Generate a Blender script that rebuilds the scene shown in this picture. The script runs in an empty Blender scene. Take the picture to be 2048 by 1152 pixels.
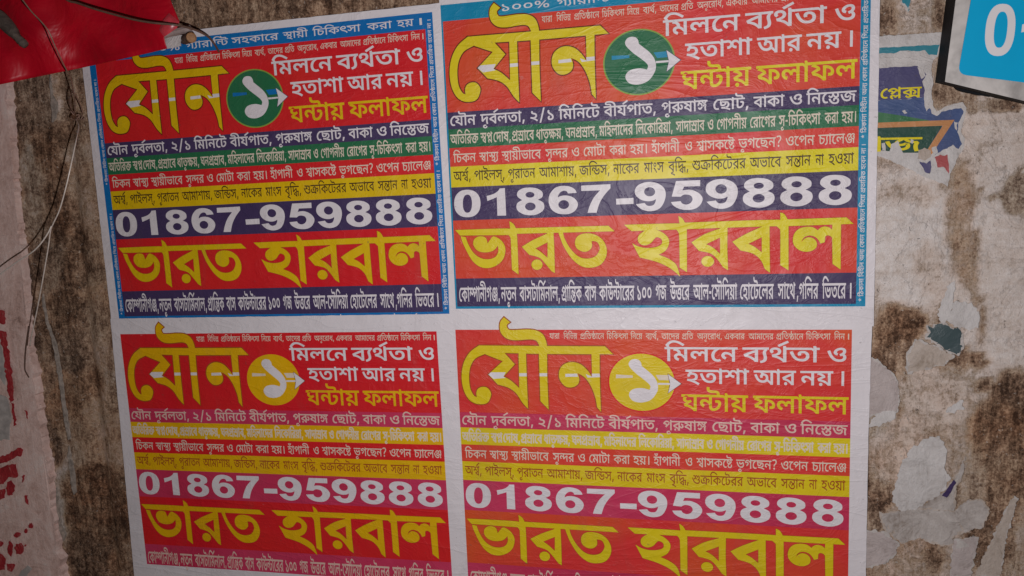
import bpy, bmesh, math, random
from mathutils import Vector, Matrix, noise
from mathutils.geometry import delaunay_2d_cdt
R = math.radians
C = bpy.context.scene.collection
scene = bpy.context.scene
random.seed(7)

# ------------------------------------------------------------------ camera
# the wall is the plane y = 0, x runs right along it, z is up; the camera stands about 1.1 m in front of it
EYE = 1.45
DIST = 1.08478
FOC = 1540.11                                  # focal length for a 2048 px wide picture
RM = Matrix(((0.97498, 0.045879, 0.217508), (-0.01656, 0.990742, -0.134745), (-0.221676, 0.127772, 0.966713)))
def w2b(v): return Vector((v[0], v[2], -v[1]))
cam_d = bpy.data.cameras.new('camera'); cam = bpy.data.objects.new('camera', cam_d); C.objects.link(cam)
right, up, back = w2b(RM[0]), -w2b(RM[1]), -w2b(RM[2])
cam.matrix_world = Matrix(((right.x, up.x, back.x, 0), (right.y, up.y, back.y, -DIST), (right.z, up.z, back.z, EYE), (0, 0, 0, 1)))
cam_d.sensor_width = 36; cam_d.lens = FOC / 2048 * 36; cam_d.clip_start = 0.01; cam_d.clip_end = 200
scene.camera = cam

# ------------------------------------------------------------------ light: night, dim sky, one hand lamp beside the camera
world = bpy.data.worlds.new('World'); scene.world = world; world.use_nodes = True
wn = world.node_tree; bg = wn.nodes['Background']
sky = wn.nodes.new('ShaderNodeTexSky'); sky.sky_type = 'NISHITA'; sky.sun_disc = False
sky.sun_elevation = R(1.0); sky.sun_rotation = R(200)
wn.links.new(sky.outputs[0], bg.inputs[0]); bg.inputs[1].default_value = 0.02
lamp_d = bpy.data.lights.new('hand_lamp', 'POINT'); lamp = bpy.data.objects.new('hand_lamp', lamp_d); C.objects.link(lamp)
lamp.location = (-0.04, -0.95, EYE - 0.05); lamp_d.energy = 27; lamp_d.shadow_soft_size = 0.004; lamp_d.color = (1.0, 0.96, 0.985)
scene.view_settings.view_transform = 'Standard'; scene.view_settings.look = 'None'
scene.view_settings.exposure = 0; scene.view_settings.gamma = 1
scene.cycles.filter_width = 1.5

# ------------------------------------------------------------------ helpers
def px(x, y, h=0.0):
    """a point at height h in front of the wall, given where it was measured in the 2048 x 1152 photograph"""
    q = RM.transposed() @ Vector(((x - 1024) / FOC, (y - 576) / FOC, 1.0))
    t = (DIST - h) / q.z
    return Vector((q.x * t, -h, EYE - q.y * t))
def to_px(X, Z, h=0.0):
    q = RM @ Vector((X, EYE - Z, DIST - h))
    return 1024 + FOC * q.x / q.z, 576 + FOC * q.y / q.z
def tag(o, label=None, cat=None, group=None, kind=None):
    if label: o['label'] = label
    if cat: o['category'] = cat
    if group: o['group'] = group
    if kind: o['kind'] = kind
    return o
def empty(name, loc=(0, 0, 0)):
    o = bpy.data.objects.new(name, None); o.empty_display_size = 0.05; o.location = loc; C.objects.link(o); return o
def mesh_obj(name, verts, faces, mat, parent=None, smooth=False, fm=None):
    me = bpy.data.meshes.new(name); me.from_pydata([tuple(v) for v in verts], [], faces); me.update()
    for m in (mat if isinstance(mat, (list, tuple)) else [mat]): me.materials.append(m)
    if fm: me.polygons.foreach_set('material_index', fm)
    if smooth: me.polygons.foreach_set('use_smooth', [True] * len(me.polygons))
    o = bpy.data.objects.new(name, me); C.objects.link(o)
    if parent: o.parent = parent
    return o
def bm_obj(name, bm, mat, parent=None, smooth=False):
    me = bpy.data.meshes.new(name); bm.to_mesh(me); bm.free()
    for m in (mat if isinstance(mat, (list, tuple)) else [mat]): me.materials.append(m)
    if smooth: me.polygons.foreach_set('use_smooth', [True] * len(me.polygons))
    o = bpy.data.objects.new(name, me); C.objects.link(o)
    if parent: o.parent = parent
    return o
def catmull(pts, n=5, closed=False):
    out = []; m = len(pts)
    for i in range(m if closed else m - 1):
        p0 = pts[(i - 1) % m] if closed or i > 0 else pts[0]
        p1, p2 = pts[i], pts[(i + 1) % m]
        p3 = pts[(i + 2) % m] if closed or i + 2 < m else pts[-1]
        for k in range(n):
            t = k / n
            out.append(tuple(0.5 * (2 * b + (c - a) * t + (2 * a - 5 * b + 4 * c - d) * t * t + (3 * b - a - 3 * c + d) * t ** 3) for a, b, c, d in zip(p0, p1, p2, p3)))
    if not closed: out.append(tuple(pts[-1]))
    return out
def outline(cp, n=4):
    """control points (x, y, corner) -> smooth closed outline with sharp corners"""
    ks = [i for i, p in enumerate(cp) if p[2]]
    if not ks: return catmull([p[:2] for p in cp], n, True)
    cp = cp[ks[0]:] + cp[:ks[0]]; cp = cp + [cp[0]]; out = []; seg = [cp[0][:2]]
    for p in cp[1:]:
        seg.append(p[:2])
        if p[2]:
            out += catmull(seg, n)[:-1] if len(seg) > 2 else [seg[0]]
            seg = [p[:2]]
    return out
def area(c): return 0.5 * sum(a[0] * b[1] - b[0] * a[1] for a, b in zip(c, c[1:] + c[:1]))
def tri(contours):
    """non-zero union of closed outlines (holes wind the other way) -> 2D verts, triangles"""
    vs = []; fs = []; sg = []
    for c in contours:
        d = [c[0]]
        for p in c[1:]:
            if abs(p[0] - d[-1][0]) + abs(p[1] - d[-1][1]) > 1e-7: d.append(p)
        if len(d) > 2 and abs(d[0][0] - d[-1][0]) + abs(d[0][1] - d[-1][1]) < 1e-7: d.pop()
        a = area(d)
        if len(d) < 3 or abs(a) < 1e-12: continue
        sg.append(1 if a > 0 else -1)
        if a < 0: d = d[::-1]
        fs.append(list(range(len(vs), len(vs) + len(d)))); vs += [Vector(p) for p in d]
    if not fs: return [], []
    S = 1000.0                                  # work in millimetres so that the tolerance is small
    ov, _, of, _, _, oi = delaunay_2d_cdt([v * S for v in vs], [], fs, 1, 1e-5)
    keep = [f for f, ids in zip(of, oi) if sum(sg[k] for k in ids) != 0]
    return [v / S for v in ov], keep
def offset(c, d):
    """push an outline outwards by d"""
    if area(c) < 0: c = c[::-1]
    n = len(c); out = []
    for i in range(n):
        a, b, e = Vector(c[i - 1]), Vector(c[i]), Vector(c[(i + 1) % n])
        t1, t2 = (b - a), (e - b)
        if t1.length < 1e-9 or t2.length < 1e-9: continue
        t1.normalize(); t2.normalize()
        n1, n2 = Vector((t1.y, -t1.x)), Vector((t2.y, -t2.x)); m = n1 + n2
        if m.length < 0.3: m = n1
        m.normalize(); k = min(1.6, 1 / max(0.4, m.dot(n1)))
        out.append(tuple(b + m * d * k))
    return out
def tube(path, radii, seg=8, cap=True):
    """tube along a path of world points -> verts, faces"""
    vs = []; fs = []; n = len(path); prev = None
    for i in range(n):
        t = (Vector(path[min(i + 1, n - 1)]) - Vector(path[max(i - 1, 0)])).normalized()
        if prev is None:
            a = Vector((0, 1, 0)) if abs(t.y) < 0.9 else Vector((1, 0, 0)); u = t.cross(a).normalized()
        else: u = (prev - t * prev.dot(t)).normalized()
        prev = u; w = t.cross(u); r = radii[i] if isinstance(radii, (list, tuple)) else radii
        for k in range(seg):
            an = 2 * math.pi * k / seg; vs.append(Vector(path[i]) + (u * math.cos(an) + w * math.sin(an)) * r)
    for i in range(n - 1):
        for k in range(seg):
            fs.append((i * seg + k, i * seg + (k + 1) % seg, (i + 1) * seg + (k + 1) % seg, (i + 1) * seg + k))
    if cap: fs.append(tuple(range(seg))[::-1]); fs.append(tuple((n - 1) * seg + k for k in range(seg)))
    return vs, fs

# ------------------------------------------------------------------ materials
def nodes(name):
    m = bpy.data.materials.new(name); m.use_nodes = True; t = m.node_tree
    return m, t, t.nodes['Principled BSDF']
def nd(t, kind, **kw):
    n = t.nodes.new('ShaderNode' + kind)
    for k, v in kw.items():
        if k in n.inputs: n.inputs[k].default_value = v
        else: setattr(n, k, v)
    return n
def ns(t, vec, scale, detail=4, rough=0.55, dist=0.0):
    n = nd(t, 'TexNoise'); n.inputs['Scale'].default_value = scale; n.inputs['Detail'].default_value = detail
    n.inputs['Roughness'].default_value = rough; n.inputs['Distortion'].default_value = dist
    t.links.new(vec, n.inputs['Vector']); return n.outputs['Fac']
def math_(t, op, a, b=None):
    n = nd(t, 'Math', operation=op)
    for i, v in enumerate((a, b)):
        if v is None: continue
        if isinstance(v, (int, float)): n.inputs[i].default_value = v
        else: t.links.new(v, n.inputs[i])
    return n.outputs[0]
def mixc(t, fac, a, b, mode='MIX'):
    n = nd(t, 'MixRGB', blend_type=mode)
    for i, v in enumerate((fac, a, b)):
        if isinstance(v, (int, float)): n.inputs[i].default_value = v
        elif isinstance(v, tuple): n.inputs[i].default_value = v if len(v) == 4 else (*v, 1)
        else: t.links.new(v, n.inputs[i])
    return n.outputs[0]
def ramp(t, fac, stops):
    n = nd(t, 'ValToRGB'); e = n.color_ramp.elements
    while len(e) < len(stops): e.new(0.5)
    for el, (p, c) in zip(e, stops): el.position = p; el.color = c if len(c) == 4 else (*c, 1)
    t.links.new(fac, n.inputs[0]); return n.outputs[0]
def mapping(t, vec, scale):
    n = nd(t, 'Mapping'); n.inputs['Scale'].default_value = scale; t.links.new(vec, n.inputs['Vector']); return n.outputs[0]
def bump(t, height, dist, strength, bsdf):
    n = nd(t, 'Bump'); n.inputs['Distance'].default_value = dist; n.inputs['Strength'].default_value = strength
    t.links.new(height, n.inputs['Height']); t.links.new(n.outputs[0], bsdf.inputs['Normal'])
def paper_mat(name, col, col2=None, dirt=0.12, rough=0.46, spec=0.42):
    """printed or plain poster paper: uneven ink, grime, scuffs and soft ripples shared by every layer of the sheet"""
    m, t, b = nodes(name); pos = nd(t, 'NewGeometry').outputs['Position']
    big = ns(t, pos, 4.5, 3, 0.55, 0.6); mid = ns(t, pos, 26, 4, 0.6, 0.3); fine = ns(t, pos, 260, 3, 0.7)
    c = (*col, 1)
    if col2: c = mixc(t, ramp(t, big, [(0.38, (0, 0, 0)), (0.66, (1, 1, 1))]), c, (*col2, 1))
    blot = ramp(t, mid, [(0.42, (0, 0, 0)), (0.75, (1, 1, 1))])
    c = mixc(t, math_(t, 'MULTIPLY', blot, dirt), c, tuple(x * 0.62 for x in col))
    c = mixc(t, math_(t, 'MULTIPLY', fine, dirt * 0.7), c, tuple(min(1, x * 1.2 + 0.02) for x in col))
    smear = ramp(t, ns(t, mapping(t, pos, (1, 1, 0.35)), 11, 6, 0.72, 1.2), [(0.55, (0, 0, 0)), (0.72, (1, 1, 1))])     # dirty hands, splashes
    c = mixc(t, math_(t, 'MULTIPLY', smear, 0.15), c, (0.16, 0.12, 0.10))
    scuff = ramp(t, ns(t, mapping(t, pos, (0.35, 1, 1)), 120, 5, 0.75, 0.6), [(0.67, (0, 0, 0)), (0.74, (1, 1, 1))])    # rubbed ink
    c = mixc(t, math_(t, 'MULTIPLY', scuff, 0.22), c, (0.62, 0.57, 0.56))
    spot = ramp(t, ns(t, pos, 170, 2, 0.6), [(0.25, (1, 1, 1)), (0.285, (0, 0, 0))])
    c = mixc(t, math_(t, 'MULTIPLY', spot, 0.35), c, (0.10, 0.08, 0.07))
    t.links.new(c, b.inputs['Base Color'])
    b.inputs['Specular IOR Level'].default_value = spec
    t.links.new(math_(t, 'ADD', math_(t, 'MULTIPLY', mid, 0.22), rough - 0.1), b.inputs['Roughness'])
    wr = ns(t, mapping(t, pos, (1, 1, 1.6)), 13, 5, 0.62, 1.6)
    ridge = math_(t, 'ABSOLUTE', math_(t, 'SUBTRACT', wr, 0.5))
    ridge = math_(t, 'POWER', math_(t, 'SUBTRACT', 1.0, math_(t, 'MULTIPLY', ridge, 2.0)), 16.0)
    fold = ns(t, mapping(t, pos, (0.5, 1, 2.2)), 3.2, 4, 0.5, 2.2)
    fold = math_(t, 'POWER', math_(t, 'SUBTRACT', 1.0, math_(t, 'MULTIPLY', math_(t, 'ABSOLUTE', math_(t, 'SUBTRACT', fold, 0.5)), 2.0)), 40.0)
    h = math_(t, 'ADD', math_(t, 'MULTIPLY', big, 1.1), math_(t, 'MULTIPLY', mid, 0.22))
    h = math_(t, 'ADD', h, math_(t, 'MULTIPLY', ridge, 0.045))
    h = math_(t, 'ADD', h, math_(t, 'MULTIPLY', fold, 0.07))
    h = math_(t, 'ADD', h, math_(t, 'MULTIPLY', fine, 0.010))
    bump(t, h, 0.02, 0.36, b)
    return m
def plain(name, col, rough=0.6, metal=0.0, spec=0.5, var=0.25, scale=60, bd=0.0):
    m, t, b = nodes(name); pos = nd(t, 'NewGeometry').outputs['Position']
    n = ns(t, pos, scale, 4, 0.6, 0.3)
    c = mixc(t, ramp(t, n, [(0.35, (0, 0, 0)), (0.7, (1, 1, 1))]), tuple(x * (1 - var) for x in col), tuple(min(1, x * (1 + var * 0.6)) for x in col))
    t.links.new(c, b.inputs['Base Color']); b.inputs['Roughness'].default_value = rough
    b.inputs['Metallic'].default_value = metal; b.inputs['Specular IOR Level'].default_value = spec
    if bd: bump(t, n, bd, 0.6, b)
    return m
M = dict(
    white=paper_mat('white_paper', (0.74, 0.70, 0.72), dirt=0.10),
    red=paper_mat('red_ink', (0.66, 0.010, 0.020), (0.66, 0.020, 0.018)),
    warm=paper_mat('warm_red_ink', (0.68, 0.034, 0.034), (0.68, 0.092, 0.022)),
    yellow=paper_mat('yellow_ink', (0.73, 0.63, 0.010), (0.73, 0.57, 0.014)),
    gold=paper_mat('gold_ink', (0.74, 0.47, 0.001), (0.72, 0.50, 0.003)),
    amber=paper_mat('amber_ink', (0.76, 0.42, 0.001), (0.75, 0.46, 0.002)),
    lemon=paper_mat('lemon_ink', (0.72, 0.57, 0.008), (0.71, 0.52, 0.006)),
    navy=paper_mat('navy_ink', (0.050, 0.032, 0.100), (0.062, 0.040, 0.115)),
    green=paper_mat('green_ink', (0.018, 0.15, 0.062)),
    lime=paper_mat('lime_ink', (0.22, 0.36, 0.06)),
    cyan=paper_mat('cyan_ink', (0.002, 0.235, 0.45), (0.002, 0.27, 0.42)),
    azure=paper_mat('azure_ink', (0.001, 0.15, 0.45), (0.001, 0.17, 0.46)),
    magenta=paper_mat('magenta_ink', (0.54, 0.030, 0.085), (0.60, 0.045, 0.12)),
    maroon=paper_mat('maroon_ink', (0.15, 0.022, 0.006)),
    brown=paper_mat('brown_ink', (0.055, 0.022, 0.008)),
    rust=paper_mat('rust_ink', (0.36, 0.075, 0.012)),
    cream=paper_mat('cream_ink', (0.72, 0.62, 0.50)),
    pink=paper_mat('pink_ink', (0.72, 0.50, 0.42)),
    orange=paper_mat('orange_ink', (0.54, 0.25, 0.10)),
    blue=paper_mat('blue_ink', (0.060, 0.105, 0.235), (0.060, 0.075, 0.19), dirt=0.55),
    faded_red=paper_mat('faded_red_ink', (0.44, 0.075, 0.070), (0.36, 0.09, 0.10), dirt=0.5),
    violet=paper_mat('violet_ink', (0.066, 0.060, 0.155), (0.085, 0.08, 0.17), dirt=0.55),
    bottle=paper_mat('bottle_green_ink', (0.025, 0.075, 0.055)),
    slate=paper_mat('faded_slate_ink', (0.048, 0.075, 0.085), (0.06, 0.09, 0.095)),
    teal=paper_mat('faded_teal_ink', (0.02, 0.20, 0.27), (0.06, 0.24, 0.28)),
    leaf=paper_mat('leaf_green_ink', (0.05, 0.17, 0.075)),
)

# letter outlines: code -> contours; each point is a step from the last one, (2 * dx + on_curve, dy)
GLYPHS = {
35500:[[829,45,-172,0,-292,79,-232,179,-81,152,183,24,66,-119,162,-154,212,-74,145,0,88,0,124,21,78,39,36,52,1,31,0,39,-60,62,-106,35,-67,0,-70,0,-68,-31,1,-27,0,-10,8,-22,11,-13,-183,-16,-14,20,-14,37,1,18,0,43,84,55,146,28,89,0,132,0,194,-57,108,-101,1,-67,0,-61,-106,-102,-222,-60],[1449,622,1,-83,-1467,0,1,83]],
363500:[[1833,622,1,-83,-899,0,1,-291,-37,20,78,43,200,76,240,65,135,26,147,-68,-36,-32,-42,-63,-22,-69,1,-42,0,-46,32,-92,39,-54,-181,-20,-36,56,-40,108,1,60,0,40,26,71,42,58,25,21,41,-20,-114,-24,-218,-68,-208,-85,-103,-51,-145,49,1,151,7,10,-2,21,-4,42,1,22,1,86,-765,0,1,83],[389,469,88,0,142,-27,132,-53,73,-38,-41,-83,-82,50,-188,67,-91,0,-60,0,-80,-30,1,-30,0,-24,68,-35,71,-15,-85,-82,-116,24,-132,84,1,52,0,46,88,63,142,31]],
75600:[[603,85,-136,0,-214,49,-124,103,1,80,0,59,100,106,218,68,173,0,168,0,210,-62,96,-106,1,-66,0,-61,-106,-106,-218,-64],[623,455,-78,0,-118,-32,-68,-65,1,-46,0,-38,48,-60,106,-34,87,0,82,0,120,35,62,64,1,44,0,43,-54,58,-106,31]],
51600:[[511,491,174,0,210,-55,94,-82,1,-43,0,-82,-216,-91,-201,-11,-19,29,96,-13,198,-41,196,-57,95,-34,-121,-78,-104,38,-208,62,-222,48,-244,36,-141,13,39,92,70,-10,134,-9,77,0,134,0,152,28,66,48,1,29,0,43,-126,48,-107,0,-64,0,-76,-11,-34,-23,1,-17,0,-6,8,-15,5,-6,-207,-17,-12,15,-14,37,1,16,0,36,92,54,170,29],[313,442,-10,33,-100,48,-93,11,115,44,93,-11,112,-23,100,-56,9,-43],[1135,622,1,-95,-1153,0,1,95]],
37600:[[1271,622,1,-95,-891,0,1,-285,-45,20,74,41,196,74,236,66,137,26,163,-71,-32,-29,-40,-60,-20,-67,1,-38,0,-43,32,-94,37,-53,-217,-23,-36,54,-38,105,1,59,0,38,26,71,46,60,25,23,59,-37,-116,-24,-220,-71,-206,-84,-95,-46,-179,59,1,329,-175,0,1,95]],
66500:[[567,629,130,0,164,-40,78,-66,1,-40,0,-68,-166,-75,-161,0,-76,0,-152,20,-65,16,53,77,56,-14,110,-15,57,0,56,0,70,13,34,26,1,20,0,28,-92,37,-87,0,-96,0,-130,-35,-68,-56,1,-35,0,-40,72,-59,176,-56,161,-34,126,-27,166,-48,102,-51,50,-60,11,-40,-177,-18,-12,29,-42,42,-80,36,-136,37,-109,24,-174,38,-214,76,-100,93,1,60,0,56,116,93,212,56]],
597500:[[405,123,15,-11,-18,-36,-54,-79,-62,-78,-33,-38,-157,0,30,60,50,129,15,53]],
9600:[[1887,622,1,-95,-195,0,1,-527,-221,0,-56,55,-192,82,-93,27,91,78,76,-22,140,-59,43,-29,-2,13,-2,23,-2,26,1,14,1,319,-1487,0,1,95],[781,85,-154,0,-272,64,-226,153,-87,131,213,31,66,-97,148,-124,186,-57,123,0,100,0,126,28,60,51,1,34,0,45,-98,54,-75,0,-52,0,-56,-24,1,-23,0,-7,8,-21,9,-9,-211,-17,-16,20,-16,36,1,14,0,44,88,55,144,25,79,0,130,0,190,-53,102,-92,1,-59,0,-54,-106,-92,-222,-56],[677,442,-8,33,-100,48,-93,11,113,44,93,-11,112,-23,100,-56,11,-43],[2469,622,1,-95,-197,0,1,-527,-223,0,1,457,-32,38,-78,32,-53,0,-25,0,1,95,37,0,46,0,84,-29,33,-34,-2,5,-6,36,1,13,1,75,177,0,47,-66]],
5500:[[93,865,-8,-52,-82,-83,-154,-48,-119,0,-124,0,-160,48,-84,82,-9,52,161,10,10,-56,94,-63,107,0,98,0,102,61,11,59],[-185,833,0,-21,-52,-23,-39,0,-48,0,-48,26,1,21,0,17,46,25,47,0,50,0,46,-23]],
361500:[[1683,622,1,-83,-721,0,1,-172,0,-26,32,-25,37,0,34,0,76,22,86,47,51,36,153,12,66,-47,70,-98,1,-52,0,-63,-116,-99,-224,-57,-157,0,-132,0,-242,48,-212,116,-89,100,167,37,62,-69,138,-95,180,-50,121,0,152,0,170,75,1,62,0,43,-50,60,-39,20,125,14,-62,-50,-132,-65,-134,-32,-67,0,-50,0,-86,15,-29,14,-32,16,-42,53,1,54,1,9,7,0,-2,18,-4,35,1,18,1,76,-793,0,1,83],[373,494,84,0,160,-26,148,-50,69,-36,21,-108,-116,64,-236,73,-109,0,-46,0,-70,-22,1,-25,0,-15,32,-27,45,-11,-105,-72,-82,24,-84,65,1,38,0,43,84,57,134,28]],
18500:[[1031,629,164,0,178,-79,1,-69,0,-49,-102,-78,-176,-58,-115,-22,-69,83,124,20,148,57,1,45,0,33,-78,35,-73,0,-66,0,-120,-22,-94,-34,-54,-38,1,-16,0,-14,38,-22,67,-4,-45,-85,-124,10,-126,62,1,45,0,36,84,71,150,58,190,35],[1393,222,0,-83,-252,-102,-215,0,-146,0,-258,48,-220,107,-182,177,-69,128,181,26,82,-141,194,-176,252,-81,165,0,118,0,160,51,1,53,0,37,-100,51,-75,15,183,40,88,-25,100,-76]],
16500:[[1035,628,88,0,112,-18,43,-17,38,-16,46,-50,1,-45,1,-482,-181,0,-18,28,-58,36,-84,17,-61,0,-72,0,-124,-8,-132,-8,-83,0,-74,0,-160,15,-140,43,-86,84,1,69,0,25,16,54,9,22,185,-13,-8,-14,-14,-42,1,-29,0,-42,50,-51,84,-26,104,-10,53,0,100,0,162,17,97,0,84,0,124,-24,49,-30,1,342,0,35,-18,31,-21,10,-34,14,-67,0,-68,0,-118,-29,-94,-47,-52,-51,1,-22,0,-9,14,-20,50,-14,49,0,22,0,38,2,21,1,15,-81,-22,-4,-68,-5,-47,0,-106,0,-152,61,1,63,0,41,84,83,146,71,190,43]],
22600:[[967,0,1,411,47,-50,-54,37,-108,62,-114,47,-124,26,-71,0,-98,0,-118,-47,-51,-30,-25,-2,36,13,106,17,77,0,90,0,118,-35,62,-56,1,-32,0,-60,-170,-97,-173,-48,-131,94,112,25,148,52,1,33,0,19,-52,23,-55,0,-44,0,-86,-12,-51,-14,-191,78,66,51,148,79,176,45,103,0,98,0,166,-34,162,-67,89,-49,-67,11,-2,13,-6,50,1,32,1,103,177,0,45,-66,201,0,1,-95,-197,0,1,-527]],
51500:[[497,496,166,0,202,-54,92,-82,1,-42,0,-82,-222,-93,-215,-9,3,20,92,-13,198,-45,202,-60,95,-36,-105,-65,-116,42,-206,65,-210,49,-234,37,-141,15,35,79,70,-9,132,-10,85,0,138,0,154,32,62,51,1,28,0,48,-142,54,-113,0,-68,0,-82,-13,-36,-26,1,-17,0,-7,8,-17,5,-6,-175,-16,-10,15,-14,35,1,14,0,37,90,53,162,28],[333,454,-10,32,-100,49,-93,10,79,45,93,-12,112,-22,102,-56,9,-43],[1107,622,1,-83,-1125,0,1,83]],
492600:[[601,622,1,-95,-199,0,1,-527,-221,0,1,527,-197,0,1,95,191,0,-32,19,-70,47,-27,20,102,71,208,93,248,45,157,0,120,0,220,-20,224,-42,252,-64,151,-44,-105,-79,-142,40,-220,59,-190,36,-180,18,-101,0,-120,0,-182,-38,-136,-59,-51,-35,16,-15,50,-36,31,-16]],
45600:[[1321,622,1,-95,-197,0,1,-527,-221,0,-82,52,-212,75,-270,48,-175,12,-85,105,60,18,126,36,136,35,67,16,-80,26,-196,39,-121,11,71,78,51,-24,-203,0,1,95],[901,527,-597,0,1,7,76,-10,140,-36,122,-44,45,-21,19,-76,-62,-13,-132,-30,-124,-32,-53,-16,-9,9,120,-8,234,-46,200,-70,71,-45,-33,-6,-6,24,-4,51,1,26]],
35600:[[843,39,-178,0,-302,76,-236,177,-83,150,213,30,66,-114,156,-148,206,-70,141,0,84,0,118,18,76,34,36,49,1,30,0,37,-56,54,-92,30,-57,0,-60,0,-64,-28,1,-26,0,-10,8,-22,9,-12,-213,-17,-16,21,-16,39,1,16,0,46,92,58,152,28,93,0,140,0,200,-58,108,-100,1,-65,0,-60,-108,-102,-230,-61],[1467,622,1,-95,-1485,0,1,95]],
46500:[[1233,622,1,-83,-205,0,1,-539,-185,0,-64,58,-210,96,-268,65,-151,12,-83,103,190,56,418,94,217,31,-43,-39,1,63,-861,0,1,83],[841,452,43,-26,-146,-24,-306,-66,-137,-40,100,-10,224,-53,198,-80,61,-53,-23,-3,-4,23,-6,46,1,29],[363,-8,-54,0,-74,35,1,28,0,28,74,37,55,0,54,0,72,-37,1,-28,0,-28,-72,-35]],
36500:[[1355,622,1,-83,-205,0,1,-539,-185,0,-82,56,-208,91,-264,65,-165,14,-51,100,109,-31,176,-15,252,-57,180,-73,61,-39,-2,23,-2,47,1,26,1,481,139,0,47,-66],[433,625,134,0,174,-45,86,-75,1,-45,0,-79,-258,-101,-223,-13,-103,11,-49,48,164,9,194,37,86,55,1,33,0,39,-104,45,-99,0,-90,0,-78,-34,1,-20,0,-14,32,-23,35,-9,-109,-68,-38,12,-66,32,-38,44,1,29,0,36,80,60,160,36]],
75500:[[591,88,-130,0,-206,49,-118,101,1,77,0,59,98,105,210,68,165,0,166,0,200,-62,90,-103,1,-64,0,-60,-102,-105,-208,-65],[613,464,-82,0,-126,-35,-74,-69,1,-49,0,-39,52,-64,114,-37,95,0,86,0,128,38,66,68,1,47,0,44,-58,63,-114,33]],
423500:[[553,613,210,0,222,-87,1,-76,0,-47,-84,-70,-140,-46,-174,-22,-91,0,-116,0,-186,37,-110,75,1,56,0,45,82,67,136,45,168,23],[559,546,-82,0,-134,-26,-76,-49,1,-35,0,-43,128,-52,115,0,78,0,132,28,80,52,1,34,0,44,-122,47],[289,550,164,-33,296,-98,113,-57,-81,-56,-120,61,-310,102,-169,33],[1179,622,1,-83,-379,0,-251,24,-205,-20,-68,-1,-130,-3,-73,0,-87,0,1,83],[791,622,-2,38,-70,33,-79,0,-177,0,-136,0,-156,22,-51,22,-48,20,-48,61,1,40,0,13,4,25,7,16,179,-6,-4,-10,-4,-16,1,-9,0,-22,18,-34,21,-11,28,-14,94,-13,93,0,157,0,110,0,128,-17,47,-22,34,-16,38,-57,3,-43],[607,-12,-182,0,-196,82,1,71,0,38,88,63,154,52,105,23,213,-19,-134,-34,-164,-51,-72,-45,1,-28,0,-28,56,-31,92,-11,55,0,78,0,118,20,66,35,1,20,0,16,-36,22,-37,11,117,66,76,-23,76,-51,1,-34,0,-45,-108,-75,-208,-44]],
59500:[[-719,-76,78,19,170,37,176,36,87,15,61,-73,-66,-11,-146,-24,-132,-26,-51,-12,-15,16,144,-5,230,-33,188,-44,77,-25,-83,-65,-104,32,-202,43,-214,26,-117,6]],
454600:[[1685,622,1,-95,-629,0,1,-262,-5,-31,4,-19,2,-42,1,-21,1,-152,-221,0,-68,56,-210,89,-262,61,-151,12,-91,110,186,53,428,95,215,30,-39,-36,1,57,-855,0,1,95],[833,427,43,-24,-140,-21,-272,-58,-133,-36,92,-10,202,-46,184,-72,65,-47,-29,-7,-4,23,-4,46,1,26],[1321,142,-86,0,-146,37,-120,74,-47,57,121,60,24,-45,74,-61,94,-30,49,0,42,0,62,24,1,28,0,16,-32,30,-72,23,-61,8,59,98,98,-13,144,-48,80,-71,1,-47,0,-63,-148,-77],[353,-10,-58,0,-78,39,1,30,0,30,78,39,59,0,58,0,78,-39,1,-30,0,-30,-78,-39]],
131600:[[-567,730,679,187,95,-80,-667,-193]],
66600:[[579,629,138,0,176,-41,84,-68,1,-42,0,-69,-174,-76,-167,0,-72,0,-142,17,-61,13,53,89,50,-11,94,-12,51,0,54,0,66,12,28,23,1,16,0,25,-88,31,-81,0,-92,0,-124,-32,-62,-53,1,-31,0,-39,72,-55,176,-51,155,-33,126,-25,172,-49,108,-53,54,-63,9,-42,-215,-21,-12,29,-44,42,-82,35,-134,36,-103,22,-182,40,-218,78,-98,92,1,59,0,58,120,94,222,55]],
287600:[[1053,511,160,0,166,-69,1,-60,0,-43,-96,-69,-170,-52,-109,-19,-77,89,118,19,118,38,1,32,0,20,-58,23,-61,0,-58,0,-108,-17,-84,-24,-48,-27,1,-11,0,-10,32,-15,55,-3,-49,-98,-132,9,-128,61,1,44,0,38,92,67,154,49,190,28],[1401,168,0,-77,-260,-91,-225,0,-144,0,-260,40,-222,91,-180,155,-65,115,211,30,70,-121,184,-145,242,-66,159,0,116,0,154,39,1,40,0,29,-98,39,-69,11,203,45,86,-22,104,-69],[1589,462,142,0,150,-75,1,-59,0,-36,-64,-67,-146,-55,-121,-17,-57,93,90,11,86,39,1,24,0,27,-64,23,-47,0,-54,0,-128,-36,-71,-47,-99,27,62,56,126,65,130,27],[1969,622,1,-95,-1987,0,1,95]],
357500:[[1027,293,-70,0,-108,14,-100,31,-59,25,-52,22,-58,16,-29,0,-32,0,-50,-19,1,-19,0,-16,42,-28,37,-16,-125,-63,-58,27,-84,62,1,42,0,39,72,50,110,25,57,0,86,0,122,-30,73,-29,70,-29,90,-25,59,0,60,0,70,33,1,35,0,36,-82,66,-57,24,193,16,32,-14,62,-45,42,-57,1,-33,0,-44,-64,-62,-132,-34],[1479,622,1,-83,-1497,0,1,83],[855,-64,-172,0,-302,62,-246,139,-91,117,177,31,74,-90,178,-116,228,-57,145,0,168,0,138,59,1,51,0,30,-46,44,-88,24,-63,0,-44,0,-56,-14,-28,-24,1,-15,0,-7,8,-24,9,-9,-177,-15,-12,17,-14,39,1,14,0,38,82,51,140,27,83,0,132,0,176,-50,88,-81,1,-49,0,-56,-106,-87,-212,-49]],
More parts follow.
